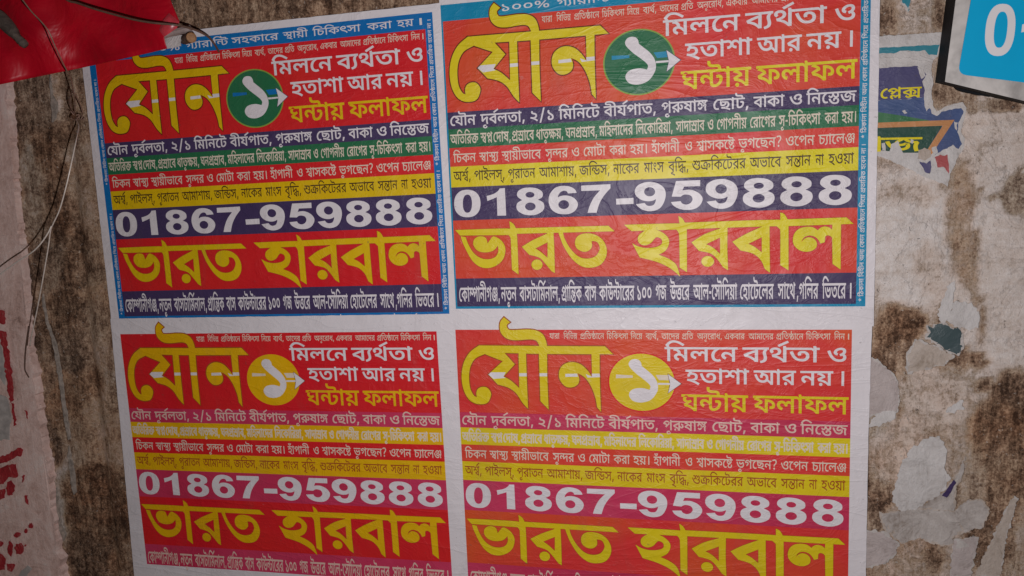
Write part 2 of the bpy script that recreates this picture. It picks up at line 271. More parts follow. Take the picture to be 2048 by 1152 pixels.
18600:[[1047,629,172,0,188,-80,1,-71,0,-50,-106,-80,-184,-61,-115,-21,-79,94,112,19,146,54,1,43,0,28,-70,31,-67,0,-60,0,-110,-20,-90,-31,-50,-35,1,-14,0,-13,36,-19,61,-4,-47,-97,-138,9,-138,68,1,48,0,39,88,72,154,57,194,34],[1425,219,0,-84,-258,-103,-221,0,-152,0,-266,46,-228,103,-184,175,-71,129,213,30,80,-138,194,-169,244,-76,159,0,112,0,154,49,1,48,0,36,-98,47,-71,14,209,46,86,-27,104,-76]],
47500:[[1509,622,1,-83,-203,0,1,-539,-185,0,1,329,25,-35,-40,31,-96,39,-57,0,-26,0,-58,-10,-40,-30,1,-30,0,-10,2,-17,3,-8,-157,-5,-8,39,-68,54,-100,29,-59,0,-50,0,-70,-19,-36,-31,1,-21,0,-38,116,-52,101,-17,-59,-85,-102,15,-160,54,-90,77,1,51,0,46,90,67,154,37,91,0,110,0,154,-39,71,-43,-29,1,20,34,114,35,63,0,70,0,106,-28,59,-25,-25,-16,-2,22,-4,42,1,22,1,74,-1137,0,1,83]],
45500:[[1297,622,1,-83,-205,0,1,-539,-185,0,-82,54,-208,80,-270,54,-179,12,-77,98,60,20,132,36,140,36,67,16,-78,28,-196,42,-127,12,65,73,27,-22,-191,0,1,83],[905,539,-617,0,-21,9,80,-10,156,-41,134,-47,45,-22,15,-66,-68,-14,-146,-35,-136,-35,-53,-17,-17,12,148,-10,246,-51,200,-76,79,-47,-29,-5,-4,22,-4,50,1,24]],
424600:[[843,0,-190,0,-266,83,-81,61,65,95,134,4,148,29,49,25,21,21,34,29,22,65,1,33,0,19,-16,44,-13,19,-763,0,1,95,665,0,-70,44,-74,73,1,37,0,42,92,68,87,31,159,-78,-62,-24,-50,-40,1,-25,0,-28,86,-60,77,-40,615,0,1,-95,-279,0,-38,0,-56,1,-29,1,136,-68,146,-141,1,-79,0,-74,-122,-108,-238,-59],[839,99,98,0,138,36,72,67,1,44,0,45,-54,85,-124,95,-107,58,49,2,18,-26,38,-65,1,-40,0,-38,-44,-72,-112,-64,-198,-51,-153,-16,25,69,28,-44,110,-57,144,-28],[491,564,-84,-24,-116,-59,1,-37,0,-34,66,-39,110,-17,65,0,76,0,154,23,47,20,-31,-91,-84,-23,-136,-15,-69,0,-124,0,-186,38,-104,73,1,51,0,44,94,69,73,23],[341,551,158,-35,292,-107,105,-60,-97,-50,-116,64,-300,107,-167,36]],
521600:[[1177,0,-126,0,-212,41,-158,72,-45,44,59,102,164,9,180,52,70,76,1,46,0,18,-10,44,-17,23,-517,0,1,95,419,0,-46,30,-54,51,-26,47,1,24,0,37,82,73,87,33,167,-55,-56,-24,-60,-52,1,-28,0,-23,32,-42,68,-44,51,-27,615,0,1,-95,-279,0,-38,0,-54,1,-29,1,136,-68,144,-141,1,-79,0,-74,-122,-108,-238,-59],[1171,99,100,0,138,36,74,67,1,44,0,45,-54,86,-128,95,-107,57,49,2,20,-26,38,-66,1,-37,0,-39,-44,-73,-110,-63,-196,-49,-147,-16,27,66,22,-44,104,-57,144,-28],[601,622,1,-95,-199,0,1,-527,-221,0,1,527,-197,0,1,95,191,0,-32,20,-68,46,-25,22,96,65,184,86,212,41,137,0,118,0,256,-39,288,-76,165,-55,-117,-74,-146,55,-238,65,-204,30,-95,0,-88,0,-148,-30,-120,-53,-49,-35,16,-16,50,-36,31,-16]],
42500:[[1233,622,1,-83,-205,0,1,-539,-185,0,-64,58,-210,96,-268,65,-151,12,-83,103,190,56,418,94,217,31,-43,-39,1,63,-861,0,1,83],[841,452,43,-26,-146,-24,-306,-66,-137,-40,100,-10,224,-53,198,-80,61,-53,-23,-3,-4,23,-6,46,1,29]],
595600:[[259,338,223,150,-341,13,35,112,367,-53,-39,185,235,0,-39,-185,373,53,31,-112,-345,-13,227,-150,-203,-55,-157,161,-141,-160]],
46600:[[1255,622,1,-95,-199,0,1,-527,-221,0,-68,56,-210,89,-262,61,-151,12,-91,110,186,53,428,95,215,30,-39,-36,1,57,-855,0,1,95],[833,427,43,-24,-140,-21,-272,-58,-133,-36,92,-10,202,-46,184,-72,65,-47,-29,-7,-4,23,-4,46,1,26],[353,-10,-58,0,-78,39,1,30,0,30,78,39,59,0,58,0,78,-39,1,-30,0,-30,-78,-39]],
36600:[[1401,622,1,-95,-197,0,1,-527,-221,0,-88,56,-208,85,-262,59,-167,14,-55,107,113,-28,184,-12,250,-52,174,-67,67,-34,-2,23,-2,46,1,27,1,464,175,0,47,-66],[443,625,142,0,182,-47,88,-77,1,-45,0,-81,-256,-103,-221,-14,-113,13,-63,50,158,11,188,37,86,53,1,32,0,34,-96,44,-91,0,-76,0,-70,-29,1,-17,0,-13,32,-23,31,-9,-133,-74,-36,12,-70,32,-44,46,1,31,0,37,84,63,162,37]],
234600:[[1039,279,-144,0,-198,69,-51,58,29,2,-14,-30,-68,-60,-112,-39,-81,0,-60,0,-110,19,-106,51,-57,47,163,50,48,-42,66,-24,39,0,46,0,66,27,38,66,5,59,213,0,12,-33,46,-57,68,-44,92,-24,57,0,60,0,64,33,1,31,0,34,-80,61,-57,23,229,17,32,-15,62,-45,40,-57,1,-34,0,-68,-172,-75],[1507,622,1,-95,-1525,0,1,95],[1293,-43,-217,0,-26,35,-110,33,-93,0,-52,0,-116,-8,-124,-9,-69,0,-62,0,-130,13,-112,35,-68,65,1,52,0,15,8,35,9,13,217,-12,-6,-10,-6,-22,1,-13,0,-29,48,-33,84,-13,53,0,60,0,98,9,96,8,53,0,80,0,128,-26,43,-28,1,249,223,52]],
131500:[[-535,718,665,199,85,-68,-651,-205]],
586500:[[-583,-266,-58,0,-134,24,-92,51,1,43,0,52,158,62,147,0,130,0,236,-42,240,-79,139,-53,-105,-63,-128,55,-218,74,-196,37,-91,0,-70,0,-66,-26,1,-20,0,-25,70,-21,49,0,68,0,80,29,44,43,14,47,1,19,1,143,175,0,1,-127,0,-28,-24,-76,-76,-72,-156,-47]],
350500:[[1615,622,1,-83,-1269,0,1,-281,-35,21,118,62,332,102,203,35,109,-56,1,-188,-185,-34,1,220,69,-34,-104,-20,-220,-62,-216,-82,-103,-51,-147,50,1,318,-177,0,1,83],[1447,73,0,-38,24,-74,25,-41,-169,-19,-26,45,-30,88,1,42,0,42,26,75,33,42,35,-24,-80,-10,-182,-28,-83,-15,-37,-4,-140,-24,-250,-54,-101,-27,23,12,108,-11,190,-42,85,-36,-2,15,-4,38,1,12,1,119,187,43,1,-316,-185,0,-74,36,-150,46,-168,27,-95,8,-79,89,94,27,202,50,220,44,113,20,59,8,98,17,198,32,95,12,123,-62,-34,-39,-32,-84]],
8600:[[1891,622,1,-95,-199,0,1,-527,-221,0,-56,55,-192,82,-93,27,91,78,76,-22,140,-59,43,-29,-2,13,-2,23,-2,26,1,14,1,319,-1487,0,1,95],[781,85,-154,0,-272,64,-226,153,-87,131,213,31,66,-97,148,-124,186,-57,123,0,100,0,126,28,60,51,1,34,0,45,-98,54,-75,0,-52,0,-56,-24,1,-23,0,-7,8,-21,9,-9,-211,-17,-16,20,-16,36,1,14,0,44,88,55,144,25,79,0,130,0,190,-53,102,-92,1,-59,0,-54,-106,-92,-222,-56],[677,442,-8,33,-100,48,-93,11,113,44,93,-11,112,-23,100,-56,11,-43]],
202500:[[549,622,1,-83,-145,0,121,22,-76,-31,-78,-50,-28,-51,1,-35,0,-33,32,-73,34,-78,1,-40,0,-38,-32,-68,-92,-57,-164,-44,-129,-15,-47,81,124,14,118,43,36,54,1,31,0,40,-32,74,-34,72,1,35,0,36,28,54,64,49,55,29,15,-21,-331,0,1,83]],
43500:[[857,39,-134,0,-234,41,-204,95,-168,160,-65,119,183,25,70,-129,178,-155,224,-69,145,0,102,0,146,35,78,64,1,41,0,29,-24,46,-42,37,-25,13,129,79,76,-53,72,-104,1,-53,0,-62,-116,-101,-222,-58],[783,276,-130,0,-148,63,1,56,0,23,28,45,17,16,183,-25,-12,-10,-20,-26,1,-13,0,-25,56,-22,45,0,40,0,78,15,88,43,53,42,155,12,-7,-56,-58,-45,-126,-61,-146,-32],[1481,622,1,-83,-1499,0,1,83]],
27500:[[827,53,-126,0,-228,41,-196,92,-164,155,-61,113,183,25,68,-123,168,-149,216,-66,143,0,146,0,142,60,1,58,0,31,-30,44,-15,15,139,-1,-58,-29,-122,-45,-140,-26,-87,0,-80,0,-126,30,-70,57,1,42,0,43,114,87,141,34,-40,-1,-90,-1,-47,0,-617,0,1,83,1923,0,1,-83,-615,0,-50,0,-96,3,-39,1,-152,-33,-172,-57,-68,-51,1,-23,0,-26,58,-22,39,0,70,0,108,31,71,29,209,-34,16,-20,22,-57,1,-31,0,-50,-92,-90,-210,-56],[1661,203,0,-47,32,-90,37,-54,-181,-20,-36,57,-38,107,1,61,0,48,32,80,27,30,-152,4,-214,39,-146,69,-47,46,189,15,30,-26,96,-41,152,-25,113,0,26,0,50,2,31,1,93,-78,-46,-42,-40,-83]],
322500:[[787,626,88,0,126,-27,66,-50,1,-35,0,-50,-112,-74,-89,-31,-68,-24,-74,-35,1,-21,0,-17,42,-21,39,0,46,0,82,21,53,23,177,-33,14,-19,16,-46,1,-25,0,-72,-210,-91,-203,0,-96,0,-202,29,-196,82,-168,155,-63,126,183,26,52,-106,124,-131,138,-69,146,-26,77,0,76,0,110,20,58,39,1,28,0,11,-14,28,-15,15,125,8,-68,-29,-148,-42,-103,0,-112,0,-134,62,1,48,0,33,64,51,100,42,61,20,58,21,82,39,1,22,0,9,-16,20,-50,15,-47,0,-68,0,-110,-25,-62,-35,1,-15,0,-13,34,-20,29,-8,-121,-65,-68,19,-66,54,1,29,0,27,68,57,122,47,154,29],[1377,627,122,0,138,-59,1,-46,0,-23,-50,-51,-132,-44,-121,-14,-35,70,78,8,84,26,1,22,0,19,-52,16,-45,0,-88,0,-170,-68,-59,-51,-129,38,72,50,140,70,156,37],[1349,244,-72,0,-130,27,-108,47,-86,62,-27,35,125,65,28,-55,88,-72,118,-34,73,0,44,0,72,20,1,26,0,20,-66,33,-65,10,137,37,40,-8,82,-30,52,-42,1,-29,0,-45,-150,-67],[1533,144,0,-23,26,-77,23,-31,-171,-20,-28,44,-32,84,1,38,0,50,54,68,33,23,83,20,101,-52,-48,-30,-36,-60]],
56500:[[575,539,-203,0,1,-539,-185,0,1,539,-203,0,1,83,205,0,-12,61,-116,84,-188,50,-246,22,-141,0,-112,0,-160,-12,-84,-22,1,-17,0,-16,80,-9,61,0,195,0,110,0,128,-18,41,-20,38,-19,34,-52,1,-39,-169,0,-2,22,-20,29,-19,7,-20,7,-54,6,-47,0,-181,0,-92,0,-128,12,-41,10,-50,14,-40,41,1,23,0,59,268,72,275,0,416,0,454,-143,25,-152,199,0]],
40500:[[1481,622,1,-83,-203,0,1,-539,-185,0,1,395,35,-60,-76,54,-132,80,-122,51,-126,25,-69,0,-80,0,-130,-30,-108,-51,-49,-30,-11,5,34,11,70,13,47,0,112,0,102,-60,1,-43,0,-12,-2,-23,-3,-5,-43,7,24,13,46,25,54,25,27,13,247,112,117,-61,-575,-268,-135,64,171,80,-71,-45,-65,-23,30,17,40,38,1,22,0,25,-58,27,-51,0,-30,0,-58,-8,-31,-10,-165,78,84,54,170,80,184,44,111,0,108,0,178,-40,166,-77,91,-58,-27,-2,-6,22,-4,55,1,30,1,129,139,0,47,-66]],
394600:[[843,279,-66,0,-114,15,-110,28,-55,18,-50,17,-64,15,-29,0,-32,0,-34,-15,1,-14,0,-12,32,-23,31,-11,-141,-71,-56,25,-84,61,1,41,0,39,78,47,120,22,59,0,58,0,92,-12,80,-19,35,-11,78,-25,94,-20,53,0,62,0,62,31,1,33,0,34,-80,61,-59,23,89,66,93,0,40,-18,84,-61,60,-74,1,-41,0,-48,-70,-67,-142,-34],[143,590,157,-12,130,-26,112,-66,1,-55,0,-8,-4,-20,-3,-9,-215,2,4,11,4,18,1,8,0,41,-108,58,-115,10],[945,622,1,-95,-963,0,1,95],[2401,622,1,-95,-197,0,1,-527,-223,0,1,394,25,-56,-68,48,-130,74,-122,49,-128,24,-67,0,-80,0,-130,-30,-108,-51,-51,-33,-9,14,36,11,82,17,55,0,106,0,98,-58,1,-38,0,-14,-4,-25,-3,-5,-49,7,20,13,50,26,58,26,27,13,245,108,135,-68,-583,-268,-155,72,179,83,-73,-48,-73,-24,34,17,38,38,1,19,0,24,-56,25,-45,0,-28,0,-56,-9,-31,-9,-99,127,72,43,146,61,162,32,97,0,106,0,172,-37,164,-71,91,-52,-17,-11,-4,21,-8,54,1,27,1,128,177,0,47,-66]],
357600:[[1043,280,-72,0,-112,14,-104,30,-59,23,-54,21,-62,16,-29,0,-32,0,-44,-17,1,-16,0,-15,38,-26,33,-13,-141,-71,-58,26,-90,64,1,45,0,40,78,53,116,26,61,0,90,0,128,-29,81,-29,72,-26,88,-22,53,0,58,0,62,31,1,33,0,34,-82,61,-57,23,229,17,32,-15,62,-45,42,-57,1,-34,0,-42,-60,-63,-140,-37],[1495,622,1,-95,-1513,0,1,95],[869,-73,-172,0,-310,57,-258,129,-93,108,207,40,78,-83,180,-104,220,-50,135,0,154,0,128,51,1,46,0,24,-42,38,-80,21,-55,0,-38,0,-50,-11,-28,-21,1,-15,0,-7,8,-19,5,-8,-207,-15,-12,16,-12,38,1,15,0,39,84,53,146,26,91,0,142,0,182,-49,92,-81,1,-49,0,-55,-104,-85,-214,-49]],
38500:[[1233,622,1,-83,-205,0,1,-539,-185,0,-64,58,-210,96,-268,65,-151,12,-83,103,190,56,418,94,217,31,-45,-39,1,146],[841,452,43,-26,-146,-24,-306,-66,-137,-40,100,-10,224,-53,198,-80,61,-53,-23,-3,-4,23,-6,46,1,32],[479,629,26,0,58,-3,29,-2,-13,-81,-10,1,-32,1,-23,0,-58,0,-60,-23,1,-19,0,-25,92,-36,111,-19,-129,-54,-80,20,-116,44,-62,53,1,33,0,28,56,50,120,32]],
203500:[[1907,622,1,-83,-1925,0,1,83],[961,520,80,0,102,-15,41,-14,40,-16,46,-50,1,-47,1,-8,0,-12,-2,-24,-3,-11,7,-17,1,-306,-187,0,-22,42,-96,36,-73,0,-66,0,-116,-8,-124,-9,-81,0,-66,0,-144,14,-128,40,-78,78,1,64,0,21,12,50,9,20,185,-13,-8,-15,-10,-34,1,-24,0,-51,76,-50,110,-15,55,0,72,0,112,9,106,8,59,0,72,0,112,-25,39,-29,1,263,0,23,-16,25,-17,7,-14,6,-46,6,-35,0,-52,0,-92,-20,-35,-14,-40,-15,-46,-36,1,-17,0,-13,34,-20,57,0,24,0,40,2,19,1,19,-78,-22,-3,-70,-5,-49,0,-96,0,-138,49,1,56,0,33,72,69,67,28,62,28,166,36],[1539,424,130,0,148,-72,1,-57,0,-33,-56,-65,-140,-54,-125,-18,-51,81,94,13,100,40,1,28,0,31,-70,26,-47,0,-70,0,-130,-56,-61,-57,-91,46,80,77,182,70]],
219600:[[981,511,84,0,106,-16,43,-15,38,-15,48,-51,1,-47,1,-367,-223,0,-26,39,-102,30,-69,0,-64,0,-116,-8,-124,-9,-77,0,-66,0,-148,14,-128,41,-78,79,1,65,0,21,12,50,11,21,217,-15,-6,-14,-10,-34,1,-21,0,-48,68,-48,104,-14,53,0,70,0,106,9,100,8,57,0,70,0,114,-25,39,-29,1,249,0,20,-14,22,-15,6,-14,5,-40,5,-29,0,-44,0,-82,-16,-31,-12,-38,-13,-44,-30,1,-14,0,-12,32,-15,45,0,20,0,38,2,17,1,23,-86,-24,-4,-76,-5,-53,0,-98,0,-138,49,1,54,0,34,74,67,67,29,66,28,170,35],[1497,622,1,-95,-1515,0,1,95]],
67600:[[401,0,-221,0,1,527,-197,0,1,95,621,0,1,-95,-199,0],[189,622,-2,35,-66,30,-77,0,-339,0,-144,0,-172,25,-51,26,-44,20,-42,60,1,38,0,14,6,26,5,16,213,-7,-2,-10,-4,-16,1,-6,0,-22,18,-33,23,-11,24,-12,82,-12,85,0,335,0,112,0,134,-17,47,-23,36,-18,40,-58,3,-45]],
57600:[[-595,-266,-64,0,-138,24,-98,53,1,44,0,53,164,64,151,0,136,0,242,-40,244,-76,141,-55,-121,-72,-122,54,-216,73,-194,37,-87,0,-66,0,-62,-23,1,-19,0,-21,60,-19,47,0,58,0,74,27,38,40,12,44,1,18,1,73,225,0,1,-51,0,-30,-30,-78,-84,-72,-168,-48]],
424500:[[815,0,-184,0,-260,89,-69,68,51,80,146,5,148,33,45,25,21,18,34,28,22,65,1,33,0,23,-20,50,-17,22,-745,0,1,83,655,0,-66,44,-76,73,1,37,0,42,92,68,87,31,129,-67,-62,-24,-56,-42,1,-27,0,-29,90,-64,75,-42,619,0,1,-83,-315,0,-38,0,-56,1,-29,1,142,-70,164,-145,1,-86,0,-72,-118,-108,-228,-60],[813,86,108,0,142,42,72,73,1,44,0,45,-56,87,-132,97,-111,58,41,0,20,-28,32,-61,1,-40,0,-37,-44,-73,-110,-64,-196,-51,-149,-14,27,64,22,-48,110,-64,148,-30],[453,562,-80,-22,-108,-61,1,-37,0,-37,76,-43,126,-18,71,0,74,0,146,19,51,20,-53,-77,-74,-21,-128,-17,-65,0,-118,0,-182,40,-102,74,1,51,0,43,92,73,69,21],[305,550,162,-32,300,-103,107,-57,-77,-50,-124,61,-308,101,-167,32]],
70600:[[1321,622,1,-95,-197,0,1,-527,-221,0,-82,52,-212,75,-270,48,-175,12,-85,105,60,18,126,36,136,35,67,16,-80,26,-196,39,-121,11,71,78,51,-24,-203,0,1,95],[901,527,-597,0,1,7,76,-10,140,-36,122,-44,45,-21,19,-76,-62,-13,-132,-30,-124,-32,-53,-16,-9,9,120,-8,234,-46,200,-70,71,-45,-33,-6,-6,24,-4,51,1,26],[351,-19,-58,0,-78,39,1,30,0,29,78,40,59,0,58,0,78,-39,1,-30,0,-30,-78,-39]],
307600:[[443,71,-94,0,-142,53,-61,53,159,48,38,-30,58,-23,35,0,34,0,56,20,37,22,30,17,24,34,1,18,0,30,-46,51,-84,31,-59,0,-48,0,-52,-23,1,-19,0,-9,8,-18,7,-9,-207,-18,-16,20,-12,40,1,14,0,40,92,50,140,23,75,0,122,0,180,-51,98,-90,1,-59,0,-12,-6,-30,-3,-13,-169,0,48,38,154,68,232,53,163,13,139,-74,-44,-37,-42,-83,1,-39,0,-37,30,-81,31,-38,-219,-23,-30,48,-34,93,1,48,0,39,38,83,45,37,113,-34,-112,-6,-184,-35,-144,-53,-55,-38,-50,-35,-90,-45,-100,-22],[187,578,93,-11,114,-23,100,-56,9,-43,-221,-3,-10,33,-100,48,-93,11],[1033,401,-134,0,-216,84,-57,68,219,14,20,-35,60,-37,68,-13,31,0,56,0,54,30,1,21,0,17,-50,21,-37,2,255,12,20,-12,18,-30,1,-19,0,-42,-82,-54,-138,-27],[1499,622,1,-95,-271,0,-29,3,-393,0,-23,-3,-797,0,1,95]],
26500:[[1269,305,0,-56,-86,-78,-140,-52,-172,-27,-89,-5,-43,33,110,-7,212,-25,220,-38,119,-28,-69,-73,-166,40,-338,52,-348,31,-181,8,21,83,56,-5,134,-8,87,0,178,0,218,43,98,70,1,40,0,51,-132,54,-121,0,-12,0,-28,-1,-15,-2,-21,73,22,1,62,1,27,0,122,0,160,-35,90,-55,36,-60],[463,210,-78,0,-114,18,-33,19,-28,16,-38,49,1,48,1,189,185,0,1,-38,-3,-50,2,-12,2,-26,1,-15,1,-52,0,-24,16,-22,13,-7,28,-15,67,0,78,0,118,28,68,41,1,19,0,16,-50,11,-43,0,-23,0,-98,0,-160,37,-55,31,31,71,34,-19,76,-30,110,-15,83,0,121,0,24,0,14,-12,25,-7,42,-10,58,-36,1,-30,0,-50,-122,-78,-208,-45],[-19,539,1,83,1443,0,1,-83]],
10500:[[715,622,-2,38,-70,33,-81,0,-135,0,-138,0,-156,22,-51,22,-48,20,-48,61,1,40,0,13,4,26,7,15,179,-6,-4,-11,-4,-17,1,-7,0,-22,18,-34,23,-11,26,-14,94,-13,93,0,119,0,108,0,128,-17,47,-22,36,-16,36,-57,3,-43],[497,496,166,0,202,-54,92,-82,1,-42,0,-82,-222,-93,-215,-9,3,20,92,-13,198,-45,202,-60,95,-36,-105,-65,-116,42,-206,65,-210,49,-234,37,-141,15,35,79,70,-9,132,-10,85,0,138,0,154,32,62,51,1,28,0,48,-142,54,-113,0,-68,0,-82,-13,-36,-26,1,-17,0,-7,8,-17,5,-6,-175,-16,-10,15,-14,35,1,14,0,37,90,53,162,28],[333,454,-10,32,-100,49,-93,10,79,45,93,-12,112,-22,102,-56,9,-43],[1107,622,1,-83,-1125,0,1,83]],
224500:[[1567,622,1,-83,-203,0,1,-491,-187,0,1,347,37,-60,-76,54,-134,80,-122,51,-124,25,-71,0,-80,0,-130,-30,-108,-51,-47,-30,-13,5,34,11,72,13,47,0,112,0,102,-60,1,-43,0,-12,-4,-23,-3,-5,-41,7,22,13,48,25,52,25,29,13,245,112,117,-61,-573,-268,-137,64,173,80,-73,-45,-65,-23,32,17,40,38,1,22,0,25,-58,27,-51,0,-32,0,-58,-8,-29,-10,-165,78,84,54,168,80,186,44,109,0,110,0,174,-40,168,-77,93,-58,-27,-2,-6,22,-6,55,1,30,1,129,141,0,47,-66],[1363,-43,-183,0,-18,27,-62,34,-86,16,-55,0,-100,0,-202,-17,-117,0,-72,0,-158,14,-140,39,-84,76,1,61,0,18,10,44,9,19,185,-12,-8,-13,-8,-35,1,-19,0,-41,68,-47,126,-20,85,0,98,0,182,17,101,0,76,0,128,-26,45,-28,1,103,189,0]],
8500:[[1847,622,1,-83,-205,0,1,-539,-185,0,-58,57,-180,86,-95,30,69,71,76,-22,154,-68,43,-34,-2,14,-2,25,-2,27,1,15,1,338,-1473,0,1,83],[765,88,-144,0,-258,64,-222,153,-89,133,177,27,70,-101,152,-128,192,-60,125,0,106,0,130,32,60,56,1,35,0,53,-114,63,-83,0,-60,0,-62,-27,1,-26,0,-7,8,-23,9,-9,-179,-16,-16,21,-14,35,1,15,0,41,86,52,134,25,77,0,124,0,180,-53,100,-92,1,-60,0,-54,-104,-93,-212,-56],[683,454,-8,32,-100,49,-93,10,79,45,93,-12,112,-22,100,-56,11,-43]],
586600:[[-595,-266,-64,0,-138,24,-98,53,1,44,0,53,164,64,151,0,136,0,242,-40,244,-76,141,-55,-121,-72,-122,54,-216,73,-194,37,-87,0,-66,0,-62,-23,1,-19,0,-21,60,-19,47,0,58,0,74,27,38,40,12,44,1,18,1,147,209,0,1,-125,0,-30,-24,-78,-80,-72,-162,-48]],
377600:[[597,629,108,0,186,-44,194,-90,119,-70,-109,-70,-64,43,-120,67,-120,45,-126,23,-69,0,-74,0,-122,-23,-110,-43,-59,-28,-7,11,46,14,86,17,57,0,82,0,102,-47,1,-45,0,-9,-6,-22,-3,-8,-233,-55,36,14,46,31,1,23,0,18,-52,24,-43,0,-32,0,-58,-10,-29,-9,-179,82,92,52,172,71,184,38],[1049,449,-573,-237,-147,76,161,64,53,6,20,12,44,20,44,20,23,8,255,102],[1515,622,1,-95,-199,0,1,-296,-221,1,1,162,11,64,-4,21,-6,54,1,27,1,128,175,0,47,-66],[673,220,112,0,184,-43,164,-77,77,-52,-91,-68,-56,37,-132,67,-142,43,-71,0,-44,0,-46,-19,1,-16,0,-14,40,-21,49,-9,-91,-82,-62,12,-102,38,-58,54,1,34,0,35,72,51,124,30],[1315,255,1,-282,-221,0,1,75,5,53,-2,24,-2,49,1,25,1,56]],
202600:[[569,622,1,-95,-153,0,121,20,-66,-28,-72,-48,-28,-47,1,-31,0,-33,32,-73,34,-75,1,-39,0,-39,-36,-69,-94,-57,-172,-44,-137,-16,-51,93,120,15,112,39,36,51,1,29,0,39,-34,72,-34,70,1,36,0,33,28,49,62,46,49,26,-3,-19,-295,0,1,95]],
43600:[[869,34,-136,0,-244,40,-210,93,-172,157,-63,118,213,29,72,-125,172,-147,218,-64,139,0,100,0,140,31,76,59,1,40,0,28,-24,43,-42,34,-25,12,167,82,76,-52,70,-103,1,-55,0,-62,-118,-100,-232,-58],[797,267,-132,0,-152,64,1,55,0,24,26,44,17,18,209,-27,-10,-10,-16,-20,1,-12,0,-22,50,-19,41,0,40,0,70,14,76,37,47,36,187,15,1,-59,-62,-45,-134,-61,-156,-32],[1499,622,1,-95,-1517,0,1,95]],
27600:[[851,42,-134,0,-238,41,-204,91,-168,154,-63,114,213,29,70,-121,166,-145,216,-62,139,0,144,0,134,56,1,49,0,33,-32,44,-15,15,161,-3,-58,-29,-124,-44,-144,-25,-91,0,-84,0,-130,29,-74,58,1,44,0,41,102,82,131,35,-38,-1,-78,0,-43,0,-619,0,1,95,1975,0,1,-95,-605,0,-50,0,-118,2,-45,1,-136,-26,-170,-53,-78,-50,1,-23,0,-23,52,-21,35,0,62,0,98,27,63,25,249,-38,14,-20,20,-55,1,-30,0,-50,-96,-92,-214,-59],[1725,200,0,-43,34,-92,35,-51,-217,-23,-36,55,-38,104,1,61,0,43,28,76,25,30,-152,7,-214,43,-146,68,-47,44,229,14,28,-22,92,-38,150,-23,111,0,24,0,46,2,33,1,107,-88,-42,-38,-42,-80]],
322600:[[807,626,98,0,134,-29,68,-52,1,-33,0,-51,-118,-74,-87,-30,-76,-25,-66,-32,1,-17,0,-15,38,-18,33,0,40,0,70,17,49,22,203,-40,12,-17,16,-43,1,-23,0,-74,-214,-94,-211,0,-100,0,-208,28,-202,80,-176,154,-61,126,213,30,50,-102,122,-127,132,-67,142,-25,73,0,74,0,106,19,56,35,1,25,0,10,-12,25,-15,14,127,9,-68,-29,-148,-42,-99,0,-114,0,-134,63,1,50,0,32,60,49,104,44,69,22,62,21,76,35,1,19,0,8,-14,17,-44,13,-43,0,-64,0,-102,-23,-60,-32,1,-13,0,-13,32,-17,29,-8,-139,-72,-66,19,-80,55,1,36,0,27,68,56,124,48,164,29],[1409,628,130,0,144,-61,1,-47,0,-23,-52,-54,-140,-47,-135,-14,-37,77,80,8,78,24,1,19,0,18,-50,14,-37,0,-86,0,-156,-62,-63,-48,-145,40,72,49,140,69,162,38],[1385,236,-64,0,-130,24,-120,44,-96,62,-31,38,145,65,28,-50,88,-67,110,-33,69,0,42,0,62,19,1,22,0,19,-62,31,-67,11,167,36,38,-7,82,-29,52,-44,1,-30,0,-45,-156,-66],[1581,143,0,-24,24,-73,23,-30,-207,-23,-26,44,-32,80,1,36,0,54,62,70,35,23,109,15,99,-51,-46,-29,-36,-58]],
56600:[[601,527,-199,0,1,-527,-221,0,1,527,-197,0,1,95,199,0,-16,57,-114,79,-186,49,-250,22,-149,0,-106,0,-146,-11,-76,-19,1,-14,0,-14,64,-8,59,0,199,0,112,0,134,-18,43,-20,38,-18,34,-52,1,-40,-205,0,-2,20,-20,26,-19,7,-18,6,-50,6,-41,0,-165,0,-106,0,-130,12,-41,11,-50,14,-40,42,1,23,0,61,276,74,285,0,424,0,472,-143,29,-152,195,0]],
50600:[[1417,622,1,-95,-197,0,1,-527,-221,0,1,330,49,-51,-48,31,-76,34,-33,0,-26,0,-42,-15,-58,-43,-51,-44,-56,-46,-96,-58,-102,-26,-69,0,-58,0,-106,21,-104,51,-53,46,161,49,46,-38,62,-28,39,0,30,0,52,15,66,47,49,45,49,29,54,52,96,40,67,0,58,0,94,-30,61,-30,-35,-3,-4,20,-4,41,1,21,1,67,-1015,0,1,95],[507,255,-18,65,-42,75,-47,21,-48,22,-166,22,-123,7,59,100,129,-30,114,-9,144,-28,86,-44,40,-65,9,-47]],
40600:[[1515,622,1,-95,-199,0,1,-527,-221,0,1,394,25,-56,-70,48,-128,74,-124,49,-126,24,-67,0,-80,0,-130,-30,-110,-51,-51,-33,-9,14,38,11,82,17,55,0,106,0,96,-58,1,-38,0,-14,-2,-25,-3,-5,-51,7,22,13,50,26,56,26,29,13,243,108,137,-69,-583,-269,-155,74,179,83,-73,-48,-73,-24,32,17,38,38,1,19,0,24,-54,25,-47,0,-28,0,-56,-9,-29,-9,-181,84,88,55,170,80,188,44,113,0,106,0,172,-37,164,-71,91,-52,-19,-11,-4,21,-6,54,1,27,1,128,175,0,47,-66]],
641500:[[379,0,1,622,195,0,1,-622]],598600:[[103,350,509,0,1,-106,-507,0]],
38600:[[1255,622,1,-95,-199,0,1,-527,-221,0,-68,56,-210,89,-262,61,-151,12,-91,110,186,53,428,95,215,30,-43,-36,1,152],[833,427,43,-24,-140,-21,-272,-58,-133,-36,92,-10,202,-46,184,-72,65,-47,-29,-7,-4,23,-4,48,1,31],[477,629,30,0,58,-3,31,-2,-15,-90,-8,1,-30,1,-21,0,-54,0,-54,-23,1,-16,0,-25,92,-34,101,-14,-139,-65,-84,21,-120,44,-64,55,1,35,0,28,54,53,124,34]],
